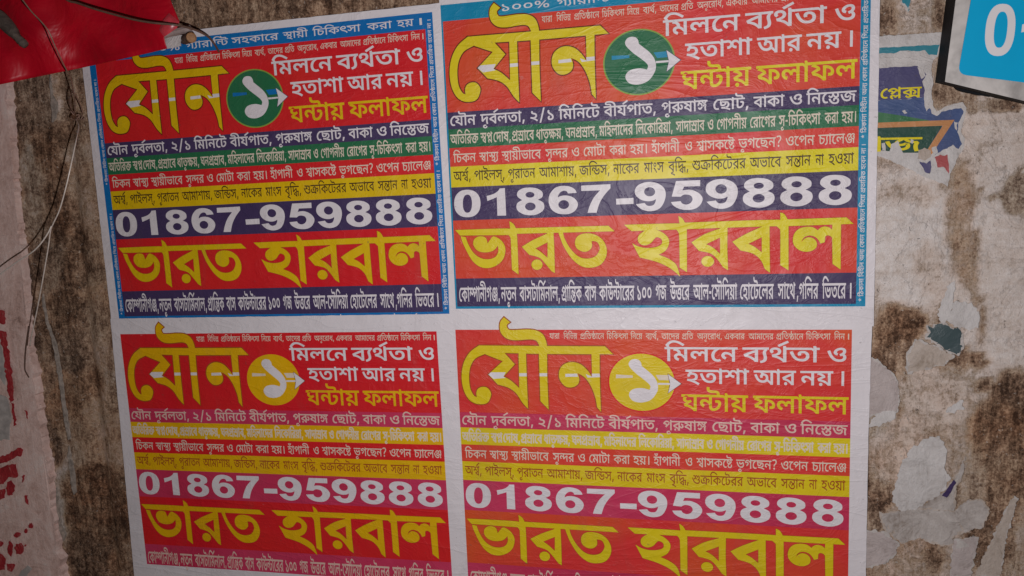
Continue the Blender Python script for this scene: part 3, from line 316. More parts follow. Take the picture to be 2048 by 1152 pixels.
55600:[[601,622,1,-95,-199,0,1,-527,-221,0,1,527,-197,0,1,95,191,0,-32,18,-70,45,-27,20,88,72,180,94,214,46,139,0,100,0,180,-20,190,-43,218,-66,135,-46,-115,-76,-154,54,-224,68,-194,33,-107,0,-100,0,-148,-37,-108,-59,-41,-35,18,-16,50,-36,31,-16]],
57500:[[-583,-266,-58,0,-134,24,-92,51,1,43,0,52,158,62,147,0,130,0,236,-42,240,-79,139,-53,-105,-63,-128,55,-218,74,-196,37,-91,0,-70,0,-66,-26,1,-20,0,-25,70,-21,49,0,68,0,80,29,44,43,14,47,1,19,1,69,189,0,1,-51,0,-30,-28,-76,-82,-72,-158,-47]],
70500:[[1297,622,1,-83,-205,0,1,-539,-185,0,-82,54,-208,80,-270,54,-179,12,-77,98,60,20,132,36,140,36,67,16,-78,28,-196,42,-127,12,65,73,27,-22,-191,0,1,83],[905,539,-617,0,-21,9,80,-10,156,-41,134,-47,45,-22,15,-66,-68,-14,-146,-35,-136,-35,-53,-17,-17,12,148,-10,246,-51,200,-76,79,-47,-29,-5,-4,22,-4,50,1,24],[357,-12,-54,0,-74,35,1,28,0,28,74,36,55,0,54,0,72,-36,1,-28,0,-28,-72,-35]],
6500:[[259,315,126,-38,222,-103,184,-118,67,-60,-149,-39,-80,60,-160,99,-194,85,-133,40],[149,482,0,42,76,63,132,35,83,0,82,0,132,-35,76,-63,1,-42,0,-41,-76,-64,-132,-35,-81,0,-82,0,-132,35,-76,63],[305,482,0,-31,76,-36,59,0,58,0,76,37,1,30,0,31,-76,35,-57,0,-58,0,-76,-36]],
365500:[[1255,622,1,-83,-203,0,1,-342,-187,0,1,106,23,-57,-76,46,-158,71,-160,41,-83,0,-60,0,-68,-28,1,-25,0,-20,56,-34,73,-14,-85,-79,-112,24,-126,79,1,50,0,42,80,59,138,30,83,0,106,0,176,-35,158,-62,77,-41,-29,-3,-2,20,-4,46,1,22,1,104,-881,0,1,83],[453,200,110,0,180,-42,156,-76,77,-50,-61,-74,-62,42,-138,73,-152,46,-79,0,-52,0,-54,-22,1,-19,0,-17,52,-24,59,-11,-81,-75,-64,12,-98,39,-58,51,1,31,0,37,74,52,122,27],[1051,205,1,-248,-187,0,1,74,7,48,-4,24,-2,49,1,25,1,28]],
370600:[[383,457,96,0,146,-28,140,-54,85,-39,-89,-77,-76,43,-174,58,-85,0,-52,0,-68,-25,1,-25,0,-22,60,-31,67,-13,-99,-96,-120,26,-138,87,1,53,0,50,92,63,144,30],[1755,622,1,-95,-791,0,1,-313,0,-38,18,-34,17,-8,30,-17,69,0,64,0,114,29,53,26,50,24,52,55,1,29,0,24,-54,27,-59,0,-26,0,-48,-3,-19,-2,-31,94,42,5,86,6,55,0,94,0,124,-33,62,-60,1,-42,0,-56,-102,-101,-79,-38,-78,-37,-194,-42,-113,0,-94,0,-116,20,-37,19,-38,18,-54,64,1,66,1,126,7,16,-2,22,-4,45,1,24,1,85,-759,0,1,95],[1339,622,-2,35,-64,30,-79,0,-163,0,-144,0,-172,25,-51,26,-44,20,-42,60,1,38,0,14,6,25,5,17,213,-7,-2,-10,-4,-15,1,-7,0,-22,18,-33,23,-11,24,-12,82,-12,85,0,159,0,114,0,132,-17,47,-23,38,-18,38,-58,3,-45]],
26600:[[1311,299,0,-56,-86,-81,-146,-52,-180,-29,-93,-5,-45,43,110,-6,218,-21,224,-33,121,-25,-69,-87,-180,37,-350,47,-352,27,-179,6,23,96,54,-4,138,-8,87,0,178,0,214,39,100,67,1,40,0,50,-132,51,-123,0,-10,0,-30,-1,-15,-2,-21,83,22,1,66,1,31,0,132,0,170,-36,96,-55,38,-61],[473,201,-90,0,-124,21,-37,23,-28,18,-34,50,1,48,1,177,217,0,1,-38,-3,-56,2,-12,2,-26,1,-11,1,-42,0,-21,14,-21,11,-6,24,-15,67,0,70,0,108,24,64,36,1,17,0,14,-42,10,-39,0,-37,0,-92,0,-156,39,-53,31,31,79,36,-20,78,-30,104,-15,77,0,145,0,26,0,16,-13,27,-6,44,-10,58,-38,1,-31,0,-50,-124,-79,-214,-47],[-19,527,1,95,1473,0,1,-95]],
20600:[[1697,622,1,-95,-649,0,1,-61,3,-32,1,-434,-221,0,-68,56,-210,90,-260,61,-147,11,-91,110,188,53,418,92,217,30,-41,-34,1,58,-847,0,1,95],[827,425,43,-25,-94,-13,-184,-36,-176,-41,-85,-22,92,-9,202,-48,180,-72,61,-45,-27,-8,-2,20,-6,45,1,27],[1603,269,0,-33,-54,-59,-126,-38,-111,0,-38,0,-66,2,-29,3,11,96,12,-1,30,-1,25,0,80,0,50,30,1,21,0,41,-184,60,-179,14,3,97,160,-10,264,-61,158,-97]],
55500:[[575,622,1,-83,-203,0,1,-539,-185,0,1,539,-203,0,1,83,187,0,-32,19,-68,43,-25,20,78,66,166,95,214,52,145,0,102,0,190,-23,188,-46,204,-68,119,-44,-99,-64,-144,55,-224,71,-198,35,-109,0,-106,0,-156,-37,-112,-64,-45,-40,16,-16,54,-36,35,-18]],
224600:[[1607,622,1,-95,-197,0,1,-425,-223,0,1,292,25,-56,-68,48,-130,74,-124,49,-126,24,-67,0,-80,0,-130,-30,-108,-51,-51,-33,-9,14,36,11,82,17,55,0,108,0,96,-58,1,-38,0,-14,-4,-25,-3,-5,-49,7,20,13,50,26,58,26,27,13,245,108,135,-69,-581,-269,-157,74,179,83,-73,-48,-73,-24,34,17,38,38,1,19,0,24,-56,25,-45,0,-28,0,-56,-9,-31,-9,-179,84,88,55,168,80,188,44,113,0,106,0,172,-37,164,-71,91,-52,-17,-11,-4,21,-8,54,1,27,1,128,177,0,47,-66],[1409,-43,-219,0,-16,24,-62,30,-88,14,-59,0,-94,0,-210,-17,-121,0,-74,0,-162,14,-140,39,-88,77,1,64,0,20,12,47,11,19,215,-14,-8,-13,-10,-35,1,-19,0,-41,68,-45,118,-17,77,0,104,0,180,17,103,0,76,0,126,-26,45,-28,1,117,225,0]],
65500:[[-281,-16,517,-188,-93,-65,-529,180]],
49600:[[1335,622,1,-95,-197,0,1,-527,-221,0,-92,52,-218,75,-268,48,-175,12,-85,105,90,27,226,60,109,23,149,21,55,-71,-88,-20,-192,-45,-77,-24,104,-8,204,-39,188,-58,81,-37,-2,17,-2,34,1,19,1,119,9,39,-4,21,-4,51,1,25,1,81,-933,0,1,95],[133,550,175,-17,116,-17,254,-60,234,-77,89,-44,-49,-94,-72,40,-216,75,-246,62,-244,45,-105,10]],
76600:[[605,0,-190,0,-180,80,1,56,0,50,120,70,127,22,85,-99,-52,-5,-44,-20,1,-14,0,-18,68,-23,69,0,104,0,112,49,1,36,0,29,-52,44,-118,46,-95,30,-126,41,-138,58,-56,55,1,34,0,26,56,59,51,25,195,-55,-24,-12,-32,-25,1,-14,0,-11,16,-20,52,-24,106,-37,89,-29,112,-36,134,-65,62,-72,1,-49,0,-57,-114,-82,-198,-43]],
50500:[[1401,622,1,-83,-205,0,1,-539,-185,0,1,342,49,-57,-56,36,-84,39,-37,0,-26,0,-46,-15,-58,-44,-51,-45,-54,-48,-92,-61,-100,-27,-69,0,-56,0,-102,21,-100,51,-55,45,141,43,50,-43,68,-29,41,0,32,0,58,18,70,49,49,46,47,31,54,52,96,41,61,0,64,0,100,-33,65,-35,-35,-2,-8,22,-4,41,1,21,1,80,-1027,0,1,83],[525,264,-18,66,-42,78,-49,21,-50,23,-168,22,-127,8,45,87,119,-24,114,-10,148,-28,90,-44,44,-66,9,-47]],
435600:[[1027,281,-144,0,-200,68,-49,57,29,2,-14,-30,-68,-60,-112,-39,-83,0,-58,0,-110,19,-106,51,-57,47,161,50,50,-42,66,-24,39,0,46,0,66,27,38,66,5,59,211,0,12,-33,46,-57,70,-44,90,-24,59,0,60,0,64,33,1,31,0,34,-82,61,-57,23,231,17,32,-15,62,-45,40,-57,1,-34,0,-67,-166,-74],[1499,622,1,-95,-1517,0,1,95],[877,-73,-170,0,-292,60,-234,133,-79,108,213,35,62,-81,154,-106,206,-52,143,0,148,0,126,51,1,46,0,24,-42,38,-78,21,-57,0,-38,0,-50,-11,-28,-21,1,-15,0,-7,8,-19,5,-8,-207,-15,-12,16,-12,38,1,15,0,39,84,53,146,26,93,0,140,0,182,-49,92,-80,1,-48,0,-56,-104,-86,-218,-49]],
641600:[[369,0,1,622,229,0,1,-622]],600600:[[649,793,221,0,-537,-918,-221,0]],
30500:[[1171,622,1,-83,-801,0,1,-330,0,-41,20,-35,15,-8,34,-19,71,0,72,0,128,34,53,27,54,27,58,63,1,33,0,28,-60,30,-67,0,-24,0,-52,-3,-23,-3,-25,82,40,5,84,6,49,0,84,0,120,-30,64,-60,1,-45,0,-58,-110,-106,-83,-38,-76,-34,-184,-41,-107,0,-84,0,-110,21,-35,18,-34,19,-48,58,1,61,1,339,-201,0,1,83],[783,622,-2,38,-70,33,-81,0,-177,0,-136,0,-156,22,-49,22,-50,20,-48,61,1,40,0,13,6,25,5,16,179,-6,-4,-10,-4,-16,1,-9,0,-22,18,-34,23,-11,26,-14,94,-13,93,0,157,0,110,0,128,-17,47,-22,34,-16,38,-57,3,-43]],
47600:[[1539,622,1,-95,-197,0,1,-527,-223,0,1,323,39,-46,-36,30,-92,41,-55,0,-24,0,-54,-11,-38,-28,1,-29,0,-10,4,-15,3,-8,-189,-7,-10,36,-62,52,-94,28,-61,0,-42,0,-64,-16,-34,-28,1,-18,0,-38,116,-46,93,-15,-67,-98,-112,16,-166,55,-94,79,1,51,0,48,96,70,158,38,95,0,112,0,158,-39,79,-44,-33,4,20,34,114,36,63,0,70,0,108,-28,55,-25,-33,-16,-4,22,-6,43,1,22,1,64,-1135,0,1,95]],
76500:[[589,0,-180,0,-168,76,1,52,0,45,110,68,125,19,71,-87,-56,-7,-50,-20,1,-17,0,-18,74,-24,75,0,116,0,124,54,1,41,0,30,-50,45,-114,50,-97,32,-124,42,-140,60,-58,52,1,32,0,25,54,56,51,25,163,-44,-26,-14,-34,-28,1,-14,0,-12,16,-22,52,-27,104,-37,87,-29,114,-38,136,-66,58,-70,1,-48,0,-56,-108,-82,-192,-44]],
48500:[[1397,622,1,-83,-203,0,1,-539,-187,0,1,511,11,20,-6,18,-4,36,1,21,1,82,141,0,47,-66],[715,629,80,0,130,-30,104,-55,37,-36,-5,-114,-62,70,-166,81,-101,0,-72,0,-92,-39,1,-39,0,-39,126,-46,139,-3,-17,-90,-136,4,-172,48,-78,78,1,50,0,55,82,71,134,34],[157,629,88,0,152,-35,94,-76,1,-62,0,-42,-78,-77,-170,-48,-133,0,-15,90,100,1,110,25,48,39,1,20,0,39,-100,42,-97,0,-38,0,-70,-5,-45,-6,-17,86,50,5,82,4]],
3600:[],
42600:[[1255,622,1,-95,-199,0,1,-527,-221,0,-68,56,-210,89,-262,61,-151,12,-91,110,186,53,428,95,215,30,-39,-36,1,57,-855,0,1,95],[833,427,43,-24,-140,-21,-272,-58,-133,-36,92,-10,202,-46,184,-72,65,-47,-29,-7,-4,23,-4,46,1,26]],
61500:[[745,622,1,-83,-61,0,-64,-9,-140,-48,-118,-72,-76,-92,1,-56,0,-68,82,-80,122,-33,63,0,46,0,68,9,45,12,79,-72,-56,-20,-124,-15,-65,0,-132,0,-202,65,-112,119,1,81,0,78,118,129,202,91,127,21,-127,-36,-34,-2,-84,-2,-55,0,-257,0,1,83]],
20500:[[1665,622,1,-83,-651,0,1,-61,3,-23,1,-455,-185,0,-64,58,-208,97,-262,66,-147,10,-83,103,190,54,404,90,217,33,-41,-39,1,67,-849,0,1,83],[829,447,43,-27,-98,-14,-202,-41,-192,-46,-85,-23,104,-10,220,-55,190,-81,53,-49,-19,-4,-4,21,-6,45,1,30],[1561,279,0,-33,-52,-59,-124,-38,-105,0,-34,0,-62,2,-27,3,11,83,12,-1,32,-1,23,0,90,0,54,34,1,23,0,48,-196,68,-191,14,5,85,158,-9,256,-61,156,-95]],
77600:[[241,534,0,25,44,47,43,25,185,-43,-16,-11,-18,-19,1,-9,0,-12,24,-16,86,-13,91,-10,198,-19,154,-83,1,-62,0,-76,-218,-90,-195,-7,-16,1,-36,3,-15,1,35,27,108,-17,176,-39,166,-52,95,-35,-123,-77,-106,43,-198,61,-208,44,-234,33,-139,14,37,92,68,-10,152,-11,97,0,186,0,148,47,1,39,0,23,-42,30,-98,21,-83,8,-134,14,-146,36,-56,48]],
339600:[[1053,511,160,0,168,-69,1,-60,0,-43,-98,-69,-170,-52,-109,-19,-77,89,118,19,118,38,1,32,0,20,-58,23,-61,0,-58,0,-108,-17,-84,-24,-48,-27,1,-11,0,-10,32,-15,55,-3,-49,-98,-132,9,-128,61,1,44,0,38,92,67,154,49,190,28],[1401,168,0,-77,-260,-91,-225,0,-144,0,-260,40,-222,91,-180,155,-65,115,211,30,70,-121,184,-145,242,-66,159,0,116,0,154,39,1,40,0,29,-98,39,-69,11,203,45,86,-22,104,-69],[1539,622,1,-95,-1557,0,1,95]],
30600:[[1187,622,1,-95,-789,0,1,-313,0,-38,16,-34,17,-8,30,-17,69,0,64,0,114,29,53,26,50,24,54,55,1,29,0,24,-54,27,-61,0,-26,0,-46,-3,-21,-2,-29,94,42,5,84,6,55,0,94,0,124,-33,62,-60,1,-42,0,-56,-100,-101,-81,-38,-78,-37,-194,-42,-113,0,-94,0,-116,20,-37,19,-38,18,-54,64,1,66,1,318,-191,0,1,95],[773,622,-2,35,-66,30,-77,0,-165,0,-144,0,-170,25,-53,26,-44,20,-40,60,1,38,0,14,4,25,7,17,211,-7,-2,-10,-2,-15,1,-7,0,-22,18,-33,21,-11,24,-12,82,-12,87,0,157,0,114,0,132,-17,49,-23,36,-18,40,-58,3,-45]],
12600:[[1019,622,-2,35,-66,30,-79,0,-281,0,-144,0,-172,25,-51,26,-44,20,-42,60,1,38,0,14,6,26,5,16,213,-7,-2,-10,-4,-16,1,-6,0,-22,18,-33,23,-11,24,-12,82,-12,85,0,277,0,114,0,132,-17,49,-23,36,-18,40,-58,3,-45],[1481,622,1,-95,-709,0,1,-148,0,-20,26,-24,35,0,32,0,68,21,74,42,43,29,191,17,68,-48,68,-100,1,-54,0,-63,-118,-99,-232,-58,-167,0,-132,0,-238,41,-206,95,-170,163,-65,121,213,29,70,-126,170,-154,212,-70,133,0,150,0,164,71,1,60,0,41,-54,55,-37,22,163,12,-68,-49,-140,-64,-140,-31,-73,0,-56,0,-94,17,-29,17,-34,17,-38,56,1,52,1,130,-567,0,1,95]],
39600:[[1267,622,1,-95,-199,0,1,-527,-221,0,1,222,39,-53,-64,42,-148,69,-154,42,-71,0,-60,0,-82,-29,1,-30,0,-25,72,-35,77,-15,-101,-96,-130,26,-148,93,1,56,0,52,98,68,154,32,83,0,96,0,166,-31,150,-55,73,-38,-35,-8,-6,23,-2,49,1,23,1,145,-863,0,1,95]],
25600:[[1187,622,1,-95,-789,0,1,-27,-5,-84,2,-13,4,-32,1,-15,1,-142,0,-38,16,-34,17,-8,30,-17,69,0,64,0,114,29,53,26,50,24,52,54,1,29,0,26,-60,19,-53,0,-15,0,-72,0,-100,13,-57,16,-40,11,-68,30,-21,17,19,110,40,-32,98,-44,132,-23,85,0,39,0,94,0,104,-16,37,-17,34,-15,34,-46,1,-28,0,-61,-100,-100,-81,-38,-78,-37,-194,-42,-113,0,-96,0,-114,20,-35,18,-40,19,-54,64,1,66,1,318,-191,0,1,95]],
54500:[[575,622,1,-83,-203,0,1,-539,-185,0,1,462,-24,33,-92,44,-73,0,-13,0,1,83,33,0,48,0,98,-29,33,-34,-2,5,-4,36,1,13,1,75,141,0,45,-66]],
44500:[[1279,622,1,-83,-205,0,1,-539,-185,0,1,134,37,-53,-72,52,-140,85,-152,51,-87,0,-66,0,-92,-34,1,-34,0,-31,92,-40,87,-15,-57,-88,-112,18,-138,56,-66,67,1,36,0,50,96,65,150,33,77,0,114,0,178,-39,140,-68,61,-46,-35,-6,-4,23,-4,48,1,24,1,251,-905,0,1,83],[611,322,0,-5,-2,-14,-1,-7,-181,26,-4,54,-70,66,-150,34,-133,7,35,80,99,-14,104,-4,154,-32,104,-55,50,-81]],
437500:[[1011,296,-142,0,-192,66,-49,61,27,2,-14,-32,-66,-62,-106,-41,-79,0,-58,0,-106,20,-102,51,-57,46,141,42,54,-45,70,-26,41,0,46,0,72,29,42,72,3,63,175,0,14,-35,48,-62,74,-47,100,-26,65,0,64,0,70,36,1,32,0,36,-82,66,-57,24,193,16,32,-14,62,-45,42,-57,1,-33,0,-70,-166,-67],[1477,622,1,-83,-1495,0,1,83],[909,321,116,0,158,-28,96,-46,42,-53,1,-25,0,-37,-58,-54,-108,-37,-146,-22,-89,-5,25,37,76,-9,168,-30,170,-38,79,-25,-81,-67,-104,32,-194,46,-194,33,-202,24,-113,9,31,80,66,-10,130,-9,75,0,162,0,128,44,1,38,0,39,-112,42,-89,0,-78,0,-66,-27,1,-23,0,-9,8,-15,5,-6,-175,-15,-10,14,-14,33,1,13,0,34,78,48,140,24]],
48600:[[1421,622,1,-95,-197,0,1,-527,-223,0,1,509,11,22,-6,18,-4,37,1,19,1,83,177,0,47,-66],[705,629,82,0,132,-30,104,-55,37,-37,-1,-124,-64,68,-160,82,-101,0,-64,0,-88,-36,1,-35,0,-37,122,-41,129,-3,-21,-103,-140,4,-170,49,-78,82,1,51,0,57,80,73,132,35],[161,629,90,0,152,-36,96,-79,1,-64,0,-43,-80,-80,-170,-49,-137,0,-21,103,96,2,106,22,44,35,1,20,0,35,-94,38,-85,0,-40,0,-70,-4,-43,-6,-21,97,52,5,86,4]],
450500:[[745,622,1,-83,-61,0,-64,-9,-140,-48,-118,-72,-76,-92,1,-56,0,-68,82,-80,122,-33,63,0,46,0,68,9,45,12,79,-72,-56,-20,-124,-15,-65,0,-132,0,-202,65,-112,119,1,81,0,72,92,118,150,92,184,63,93,17]],
380600:[[597,629,108,0,186,-44,194,-90,119,-70,-109,-70,-64,43,-120,67,-120,45,-126,23,-69,0,-74,0,-122,-23,-110,-43,-59,-28,-7,11,46,14,86,17,57,0,82,0,102,-47,1,-45,0,-9,-6,-22,-3,-8,-233,-55,36,14,46,31,1,23,0,18,-52,24,-43,0,-32,0,-58,-10,-29,-9,-179,82,92,52,172,71,184,38],[1049,449,-573,-237,-147,76,161,64,53,6,20,12,44,20,44,20,23,8,255,102],[1515,622,1,-95,-199,0,1,-313,-221,10,1,170,11,64,-4,21,-6,54,1,27,1,128,175,0,47,-66],[547,211,92,0,138,-33,49,-30,24,23,72,20,45,0,58,0,92,-29,51,-27,-67,13,-2,16,-2,30,1,16,1,28,223,-2,1,-263,-221,0,1,155,45,-86,-28,24,-74,37,-39,0,-28,0,-40,-20,1,-21,0,-7,2,-16,3,-5,-183,-5,-10,45,-94,47,-63,0,-46,0,-46,-22,1,-15,0,-20,58,-27,73,-14,-75,-87,-126,23,-144,76,1,57,0,51,150,68]],
275500:[[1005,294,-144,0,-180,66,-53,63,27,2,-14,-32,-66,-62,-106,-41,-79,0,-58,0,-106,20,-102,51,-57,46,141,42,54,-45,70,-26,41,0,46,0,72,29,42,72,3,63,175,0,14,-35,48,-62,74,-47,100,-26,65,0,64,0,70,36,1,32,0,36,-82,66,-57,24,193,16,32,-14,62,-45,42,-57,1,-33,0,-70,-170,-69],[1475,622,1,-83,-1493,0,1,83],[1257,353,1,-366,-185,0,-70,38,-144,51,-170,36,-109,11,-79,90,130,40,294,71,155,22],[1071,274,-66,-13,-140,-34,-134,-36,-59,-17,11,10,126,-16,196,-52,73,-35,-2,17,-2,44,1,13]],
61600:[[779,622,1,-95,-85,0,-66,-14,-132,-48,-110,-67,-66,-85,1,-50,0,-65,76,-74,116,-31,59,0,40,0,68,8,45,12,91,-84,-62,-20,-126,-14,-65,0,-140,0,-210,63,-116,119,1,83,0,74,110,124,192,90,127,22,-127,-39,-34,-2,-82,-2,-59,0,-233,0,1,95]],
39500:[[1247,622,1,-83,-203,0,1,-539,-187,0,1,233,35,-55,-64,45,-152,71,-160,43,-73,0,-68,0,-92,-34,1,-34,0,-28,78,-39,83,-16,-87,-83,-126,26,-142,88,1,55,0,51,96,66,150,32,79,0,100,0,170,-33,150,-59,69,-40,-29,-6,-6,24,-4,46,1,23,1,163,-873,0,1,83]],
23600:[[1321,622,1,-95,-197,0,1,-527,-221,0,-66,42,-200,72,-262,49,-155,9,-77,90,40,15,80,26,84,26,43,13,95,-16,-20,-2,-26,-1,-9,0,-112,0,-148,33,-72,55,1,33,0,47,116,64,115,35,213,-33,-112,-22,-98,-53,1,-31,0,-32,84,-25,53,0,46,0,96,14,59,19,105,-77,-66,-17,-136,-40,-128,-40,-53,-20,-9,19,172,-16,258,-66,107,-51,-2,16,-2,35,1,18,1,339,-919,0,1,95]],
129600:[[1921,622,1,-95,-625,0,1,-527,-221,0,1,100,11,27,-6,19,-4,46,1,32,1,159,5,21,1,123,-1095,0,1,95],[1833,253,0,-33,-58,-60,-126,-39,-103,0,-28,0,-62,2,-29,3,11,96,10,-1,34,-1,17,0,72,0,44,26,1,16,0,14,-26,23,-21,8,-44,15,-138,13,-105,0,-125,0,-128,0,-202,34,-116,78,1,65,0,11,6,26,5,14,207,-14,-2,-9,-6,-16,1,-7,0,-51,114,-37,111,0,123,0,204,0,218,-34,65,-31,48,-23,42,-56],[713,257,86,0,146,-35,128,-60,55,-39,-11,-64,-31,-40,-64,47,-116,63,-112,33,-57,0,-30,0,-40,-10,-20,-17,1,-14,0,-10,12,-25,11,-10,-217,-18,-14,18,-22,38,1,19,0,32,48,47,82,30,110,15],[377,452,130,0,178,-53,92,-89,1,-57,0,-18,-8,-36,-3,-10,-213,5,4,10,6,26,1,17,0,25,-32,51,-72,34,-59,0,-44,0,-48,-21,1,-21,0,-8,10,-20,9,-10,-217,-17,-14,16,-18,36,1,17,0,32,50,45,82,31,110,15],[217,386,4,9,4,24,1,10,0,47,-96,72,-103,17,271,23,76,-28,74,-80,1,-48,0,-13,-8,-32,-5,-11]],
273500:[[1413,622,1,-83,-203,0,1,-292,-187,0,1,268,11,19,-6,18,-4,32,1,22,1,82,141,0,47,-66],[719,629,80,0,128,-27,100,-52,39,-36,-3,-115,-66,71,-162,75,-101,0,-74,0,-92,-39,1,-39,0,-39,126,-46,139,-3,-17,-90,-136,4,-170,48,-80,78,1,50,0,55,82,71,136,34],[157,629,88,0,152,-35,94,-76,1,-62,0,-42,-78,-77,-170,-48,-133,0,-15,90,100,1,110,25,48,39,1,20,0,39,-100,42,-97,0,-38,0,-70,-5,-45,-6,-17,86,50,5,82,4],[1209,293,1,-336,-187,0,-72,36,-152,46,-168,27,-95,8,-79,90,76,22,194,48,206,44,93,15],[1021,211,-60,-11,-144,-30,-138,-32,-53,-15,21,12,108,-11,192,-42,83,-36,-2,17,-4,43,1,13]],
370500:[[383,465,94,0,144,-29,132,-53,71,-35,-41,-84,-82,49,-188,67,-91,0,-60,0,-80,-29,1,-30,0,-24,68,-35,71,-15,-85,-82,-116,24,-132,83,1,53,0,48,90,61,138,31],[1735,622,1,-83,-801,0,1,-330,0,-41,18,-35,17,-8,32,-19,73,0,70,0,128,34,53,27,54,27,58,63,1,33,0,28,-58,30,-67,0,-26,0,-52,-3,-21,-3,-25,82,38,5,84,6,51,0,84,0,120,-30,64,-60,1,-45,0,-58,-110,-106,-83,-38,-76,-34,-184,-41,-107,0,-84,0,-110,21,-35,18,-36,19,-46,58,1,61,1,136,7,21,-2,21,-4,42,1,23,1,96,-765,0,1,83],[1345,622,-2,38,-70,33,-79,0,-177,0,-136,0,-156,22,-51,22,-48,20,-48,61,1,40,0,13,4,25,7,16,179,-6,-4,-10,-4,-16,1,-9,0,-22,18,-34,23,-11,26,-14,94,-13,93,0,157,0,110,0,128,-17,47,-22,34,-16,38,-57,3,-43]],
37500:[[1249,622,1,-83,-901,0,1,-291,-35,20,78,43,200,76,238,65,137,26,145,-68,-34,-32,-44,-63,-20,-69,1,-42,0,-46,32,-92,37,-54,-181,-20,-36,56,-40,108,1,60,0,40,26,71,44,58,23,21,43,-20,-116,-24,-218,-68,-208,-85,-101,-51,-147,49,1,332,-179,0,1,83]],
25500:[[1171,622,1,-83,-801,0,1,-28,-5,-73,2,-13,4,-39,1,-19,1,-158,0,-41,20,-35,15,-8,34,-19,71,0,72,0,126,34,55,27,52,27,58,61,1,33,0,30,-68,19,-59,0,-11,0,-84,0,-106,14,-53,14,-44,13,-72,33,-23,19,19,98,42,-34,96,-47,134,-24,97,0,37,0,84,0,92,-13,35,-14,40,-14,40,-48,1,-31,0,-61,-110,-106,-83,-38,-76,-35,-184,-40,-107,0,-84,0,-110,21,-35,18,-34,19,-48,58,1,61,1,339,-201,0,1,83]],
41600:[[1755,622,1,-95,-1455,0,5,7,76,-10,140,-36,122,-44,45,-21,19,-76,-62,-13,-132,-30,-124,-32,-53,-16,-9,10,104,-9,204,-39,184,-58,75,-39,-2,17,-2,34,1,18,1,304,69,0,126,0,214,-16,180,-40,73,-36,58,-27,60,-68,1,-38,0,-33,-54,-59,-128,-38,-109,0,-38,0,-66,2,-29,3,11,96,10,-1,32,-1,25,0,82,0,48,30,1,21,0,37,-166,62,-167,7,1,-395,-223,0,-78,52,-208,74,-266,49,-169,12,-85,105,60,18,126,36,136,35,67,16,-80,26,-196,39,-121,11,71,78,51,-24,-203,0,1,95]],
9500:[[1839,622,1,-83,-197,0,1,-539,-185,0,-58,57,-180,86,-95,30,69,71,76,-22,154,-68,43,-34,-2,14,-2,25,-2,27,1,15,1,338,-1473,0,1,83],[765,88,-144,0,-258,64,-222,153,-89,133,177,27,70,-101,152,-128,192,-60,125,0,106,0,130,32,60,55,1,36,0,53,-114,63,-83,0,-60,0,-62,-27,1,-26,0,-7,8,-23,9,-9,-179,-16,-16,21,-14,35,1,15,0,41,86,52,134,25,77,0,124,0,180,-53,100,-92,1,-60,0,-54,-104,-93,-212,-56],[683,454,-8,32,-100,49,-93,10,79,45,93,-12,112,-22,100,-56,11,-43],[2399,622,1,-83,-203,0,1,-539,-185,0,1,469,-34,38,-82,32,-55,0,-23,0,1,83,29,0,52,0,92,-30,33,-33,-2,5,-6,36,1,13,1,75,139,0,47,-66]],
597600:[[433,132,15,-12,-18,-37,-56,-82,-64,-82,-33,-38,-183,0,30,61,54,136,15,54]],
591500:[[1151,622,175,0,-773,-622,-175,0],[409,271,-150,0,-154,96,1,85,0,86,144,94,161,0,150,0,158,-94,1,-86,0,-85,-148,-96],[407,345,70,0,68,54,1,53,0,53,-68,52,-69,0,-68,0,-62,-52,1,-53,0,-53,62,-54],[1287,-10,-150,0,-154,97,1,84,0,86,146,95,159,0,152,0,156,-95,1,-86,0,-84,-146,-97],[1287,66,70,0,66,52,1,53,0,53,-66,53,-69,0,-68,0,-64,-52,1,-54,0,-53,64,-52]],
54600:[[601,622,1,-95,-199,0,1,-527,-221,0,1,453,-24,33,-90,41,-71,0,-11,0,1,95,37,0,46,0,90,-27,35,-36,-2,5,-6,36,1,13,1,75,177,0,45,-66]],
616500:[[375,212,1,24,0,36,30,54,76,49,63,26,60,26,74,39,34,44,1,31,0,41,-102,52,-99,0,-76,0,-150,-26,-71,-18,-73,81,82,22,194,31,99,0,188,0,216,-95,1,-85,0,-43,-48,-63,-94,-53,-69,-30,-62,-27,-68,-37,-26,-37,1,-27,1,-15],[471,-14,-58,0,-80,34,1,39,0,40,80,32,59,0,58,0,80,-32,1,-40,0,-39,-80,-34]],
44600:[[1293,622,1,-95,-197,0,1,-527,-221,0,1,132,35,-53,-72,52,-138,79,-144,45,-83,0,-56,0,-82,-29,1,-29,0,-29,86,-35,79,-13,-65,-101,-116,18,-144,57,-68,69,1,38,0,51,98,66,152,33,83,0,106,0,172,-33,142,-62,63,-45,-37,-11,-2,24,-2,48,1,25,1,230,-891,0,1,95],[627,322,0,-6,-2,-16,-3,-8,-217,29,-4,52,-64,60,-146,31,-131,6,43,90,105,-14,112,-6,160,-33,102,-54,50,-79]],
